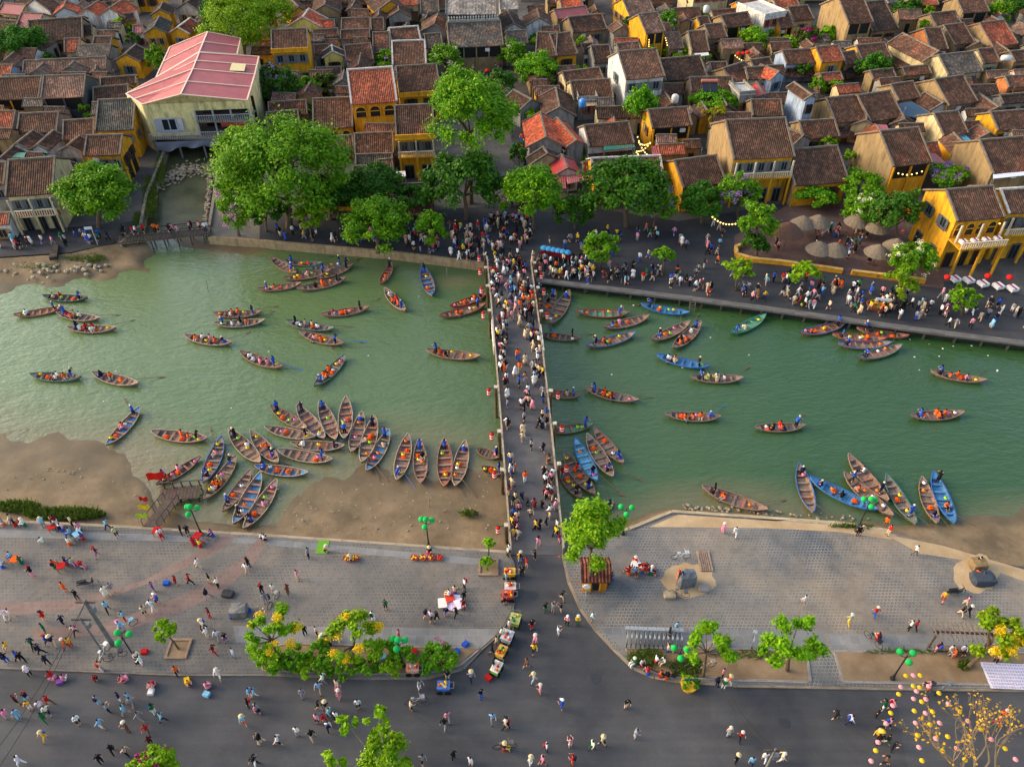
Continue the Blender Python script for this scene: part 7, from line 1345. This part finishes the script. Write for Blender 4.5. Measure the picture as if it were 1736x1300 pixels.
MH = MB().tube([(0, 0, .002), (0, 0, .012)], .42, 16).data('manhole_cover', M['metal'])
for x, y, l in [(560, 1215, 'round manhole cover on the road below the left planting bed'), (1010, 1150, 'round manhole cover on the road before the bridge'), (1330, 1225, 'round manhole cover on the right part of the road'), (905, 1010, 'round manhole cover on the road at the bridge foot')]:
    P = G(x, y, 0); o = inst('manhole_cover', MH, None, (P.x, P.y, 0), 0, 1, S(52, 52, 54)); tag(o, l, 'manhole cover')
def floats():
    V = []; F = []; r = random.Random(8)
    for _ in range(34):
        x, y = r.choice([(r.uniform(960, 1300), r.uniform(500, 640)), (r.uniform(150, 820), r.uniform(450, 700)), (r.uniform(1540, 1700), r.uniform(565, 640)), (r.uniform(850, 1100), r.uniform(490, 520))]); P = G(x, y, WZ); s = r.uniform(.05, .11); b = len(V)
        V += [(P.x-s, P.y-s, WZ), (P.x+s, P.y-s, WZ), (P.x+s, P.y+s, WZ), (P.x-s, P.y+s, WZ), (P.x, P.y, WZ+s)]; F += [(b, b+1, b+4), (b+1, b+2, b+4), (b+2, b+3, b+4), (b+3, b, b+4)]
    o = bpy.data.objects.new('floating_litter', mesh('floating_litter', V, F, M['paint'])); link(o); setcol(o, S(226, 214, 208)); stuff(o, 'scattered white scraps floating on the river', 'litter')
floats()
# ------------------------------------------------------------------ labels: say which one
ZN = [(0, 235, -200, 95, 'at the far left top'), (0, 235, 95, 182, 'left of the market hall'), (-200, 235, 182, 420, 'near the canal'), (235, 400, -200, 140, 'behind the market hall'), (400, 750, -200, 60, 'in the far rows left of the temple'), (400, 750, 60, 131, 'in the rows left of the temple'), (400, 760, 131, 420, 'behind the left quay trees'), (750, 900, -200, 420, 'beside the temple'), (900, 1130, -200, 100, 'right of the temple'), (900, 1060, 100, 205, 'near the tall white house'), (1060, 1130, 100, 205, 'by the round tree'), (900, 1130, 205, 420, 'right of the temple street'), (1130, 1340, -200, 100, 'by the street of red lanterns'), (1130, 1340, 100, 205, 'around the ivy wall'), (1130, 1450, 205, 420, 'in the right waterfront row'), (1340, 1535, -200, 122, 'around the magenta vine'), (1340, 1600, 122, 420, 'amid the right roofs'), (1535, 1760, -200, 132, 'in the top right corner'), (1535, 2000, 132, 500, 'at the right edge')]
for e, (px, py), rc, wc, kd, h, word in HOUSES:
    zn = next((z[4] for z in ZN if z[0] <= px < z[1] and z[2] <= py < z[3]), 'at the top edge' if py < 40 else 'at the left edge'); nm = 'shed' if kd == 'S' else 'temple hall' if e.name.startswith('temple') else 'house'
    mt = 'sheet' if rc in 'pR' else 'tiled'; rw = RW[rc].replace(' sheet metal', ''); w0 = word+' ' if word and word not in ('mottled pink',) else ''
    tag(e, f'{w0}{WW[wc]} {"low " if nm == "shed" else ""}{nm}, {rw} {mt} {"gable" if kd == "G" else "roof"}, {zn}', nm, 'houses of the old town' if nm == 'house' else 'sheds between the houses' if nm == 'shed' else None)
def finalize():
    by = {}
    for o in TAGGED: by.setdefault(o['label'], []).append(o)
    for lab, L in by.items():
        if len(L) < 2: continue
        vert = 'bridge rail' in lab
        L.sort(key=lambda o: (-o.location.y if vert else proj(o.location)[0])); n = len(L)
        for i, o in enumerate(L):
            if vert: w_ = ORD[i].replace('leftmost', 'first')+' from the far end'
            elif n == 2: w_ = ('left', 'right')[i]+' of two'
            else: w_ = 'leftmost' if i == 0 else 'rightmost' if i == n-1 else (ORD[i] if i < 20 else f'{i+1}th')+' from left'
            s = lab+', '+w_
            o['label'] = s
    for o in TAGGED:
        s = o['label']
        for a, b in ((' and sun hat', ''), (' and cap', ''), (' from the left', ' from left'), (', walking on', ' on'), (', standing on', ' on'), (' round paper', ''), (' heaped', ''), (' rowing', ''), (', raising an arm', ''), (' holding up a phone', ''), (' the ', ' '), ('person in ', 'person, ')):
            if len(s.split()) > 16: s = s.replace(a, b)
        o['label'] = s
finalize()
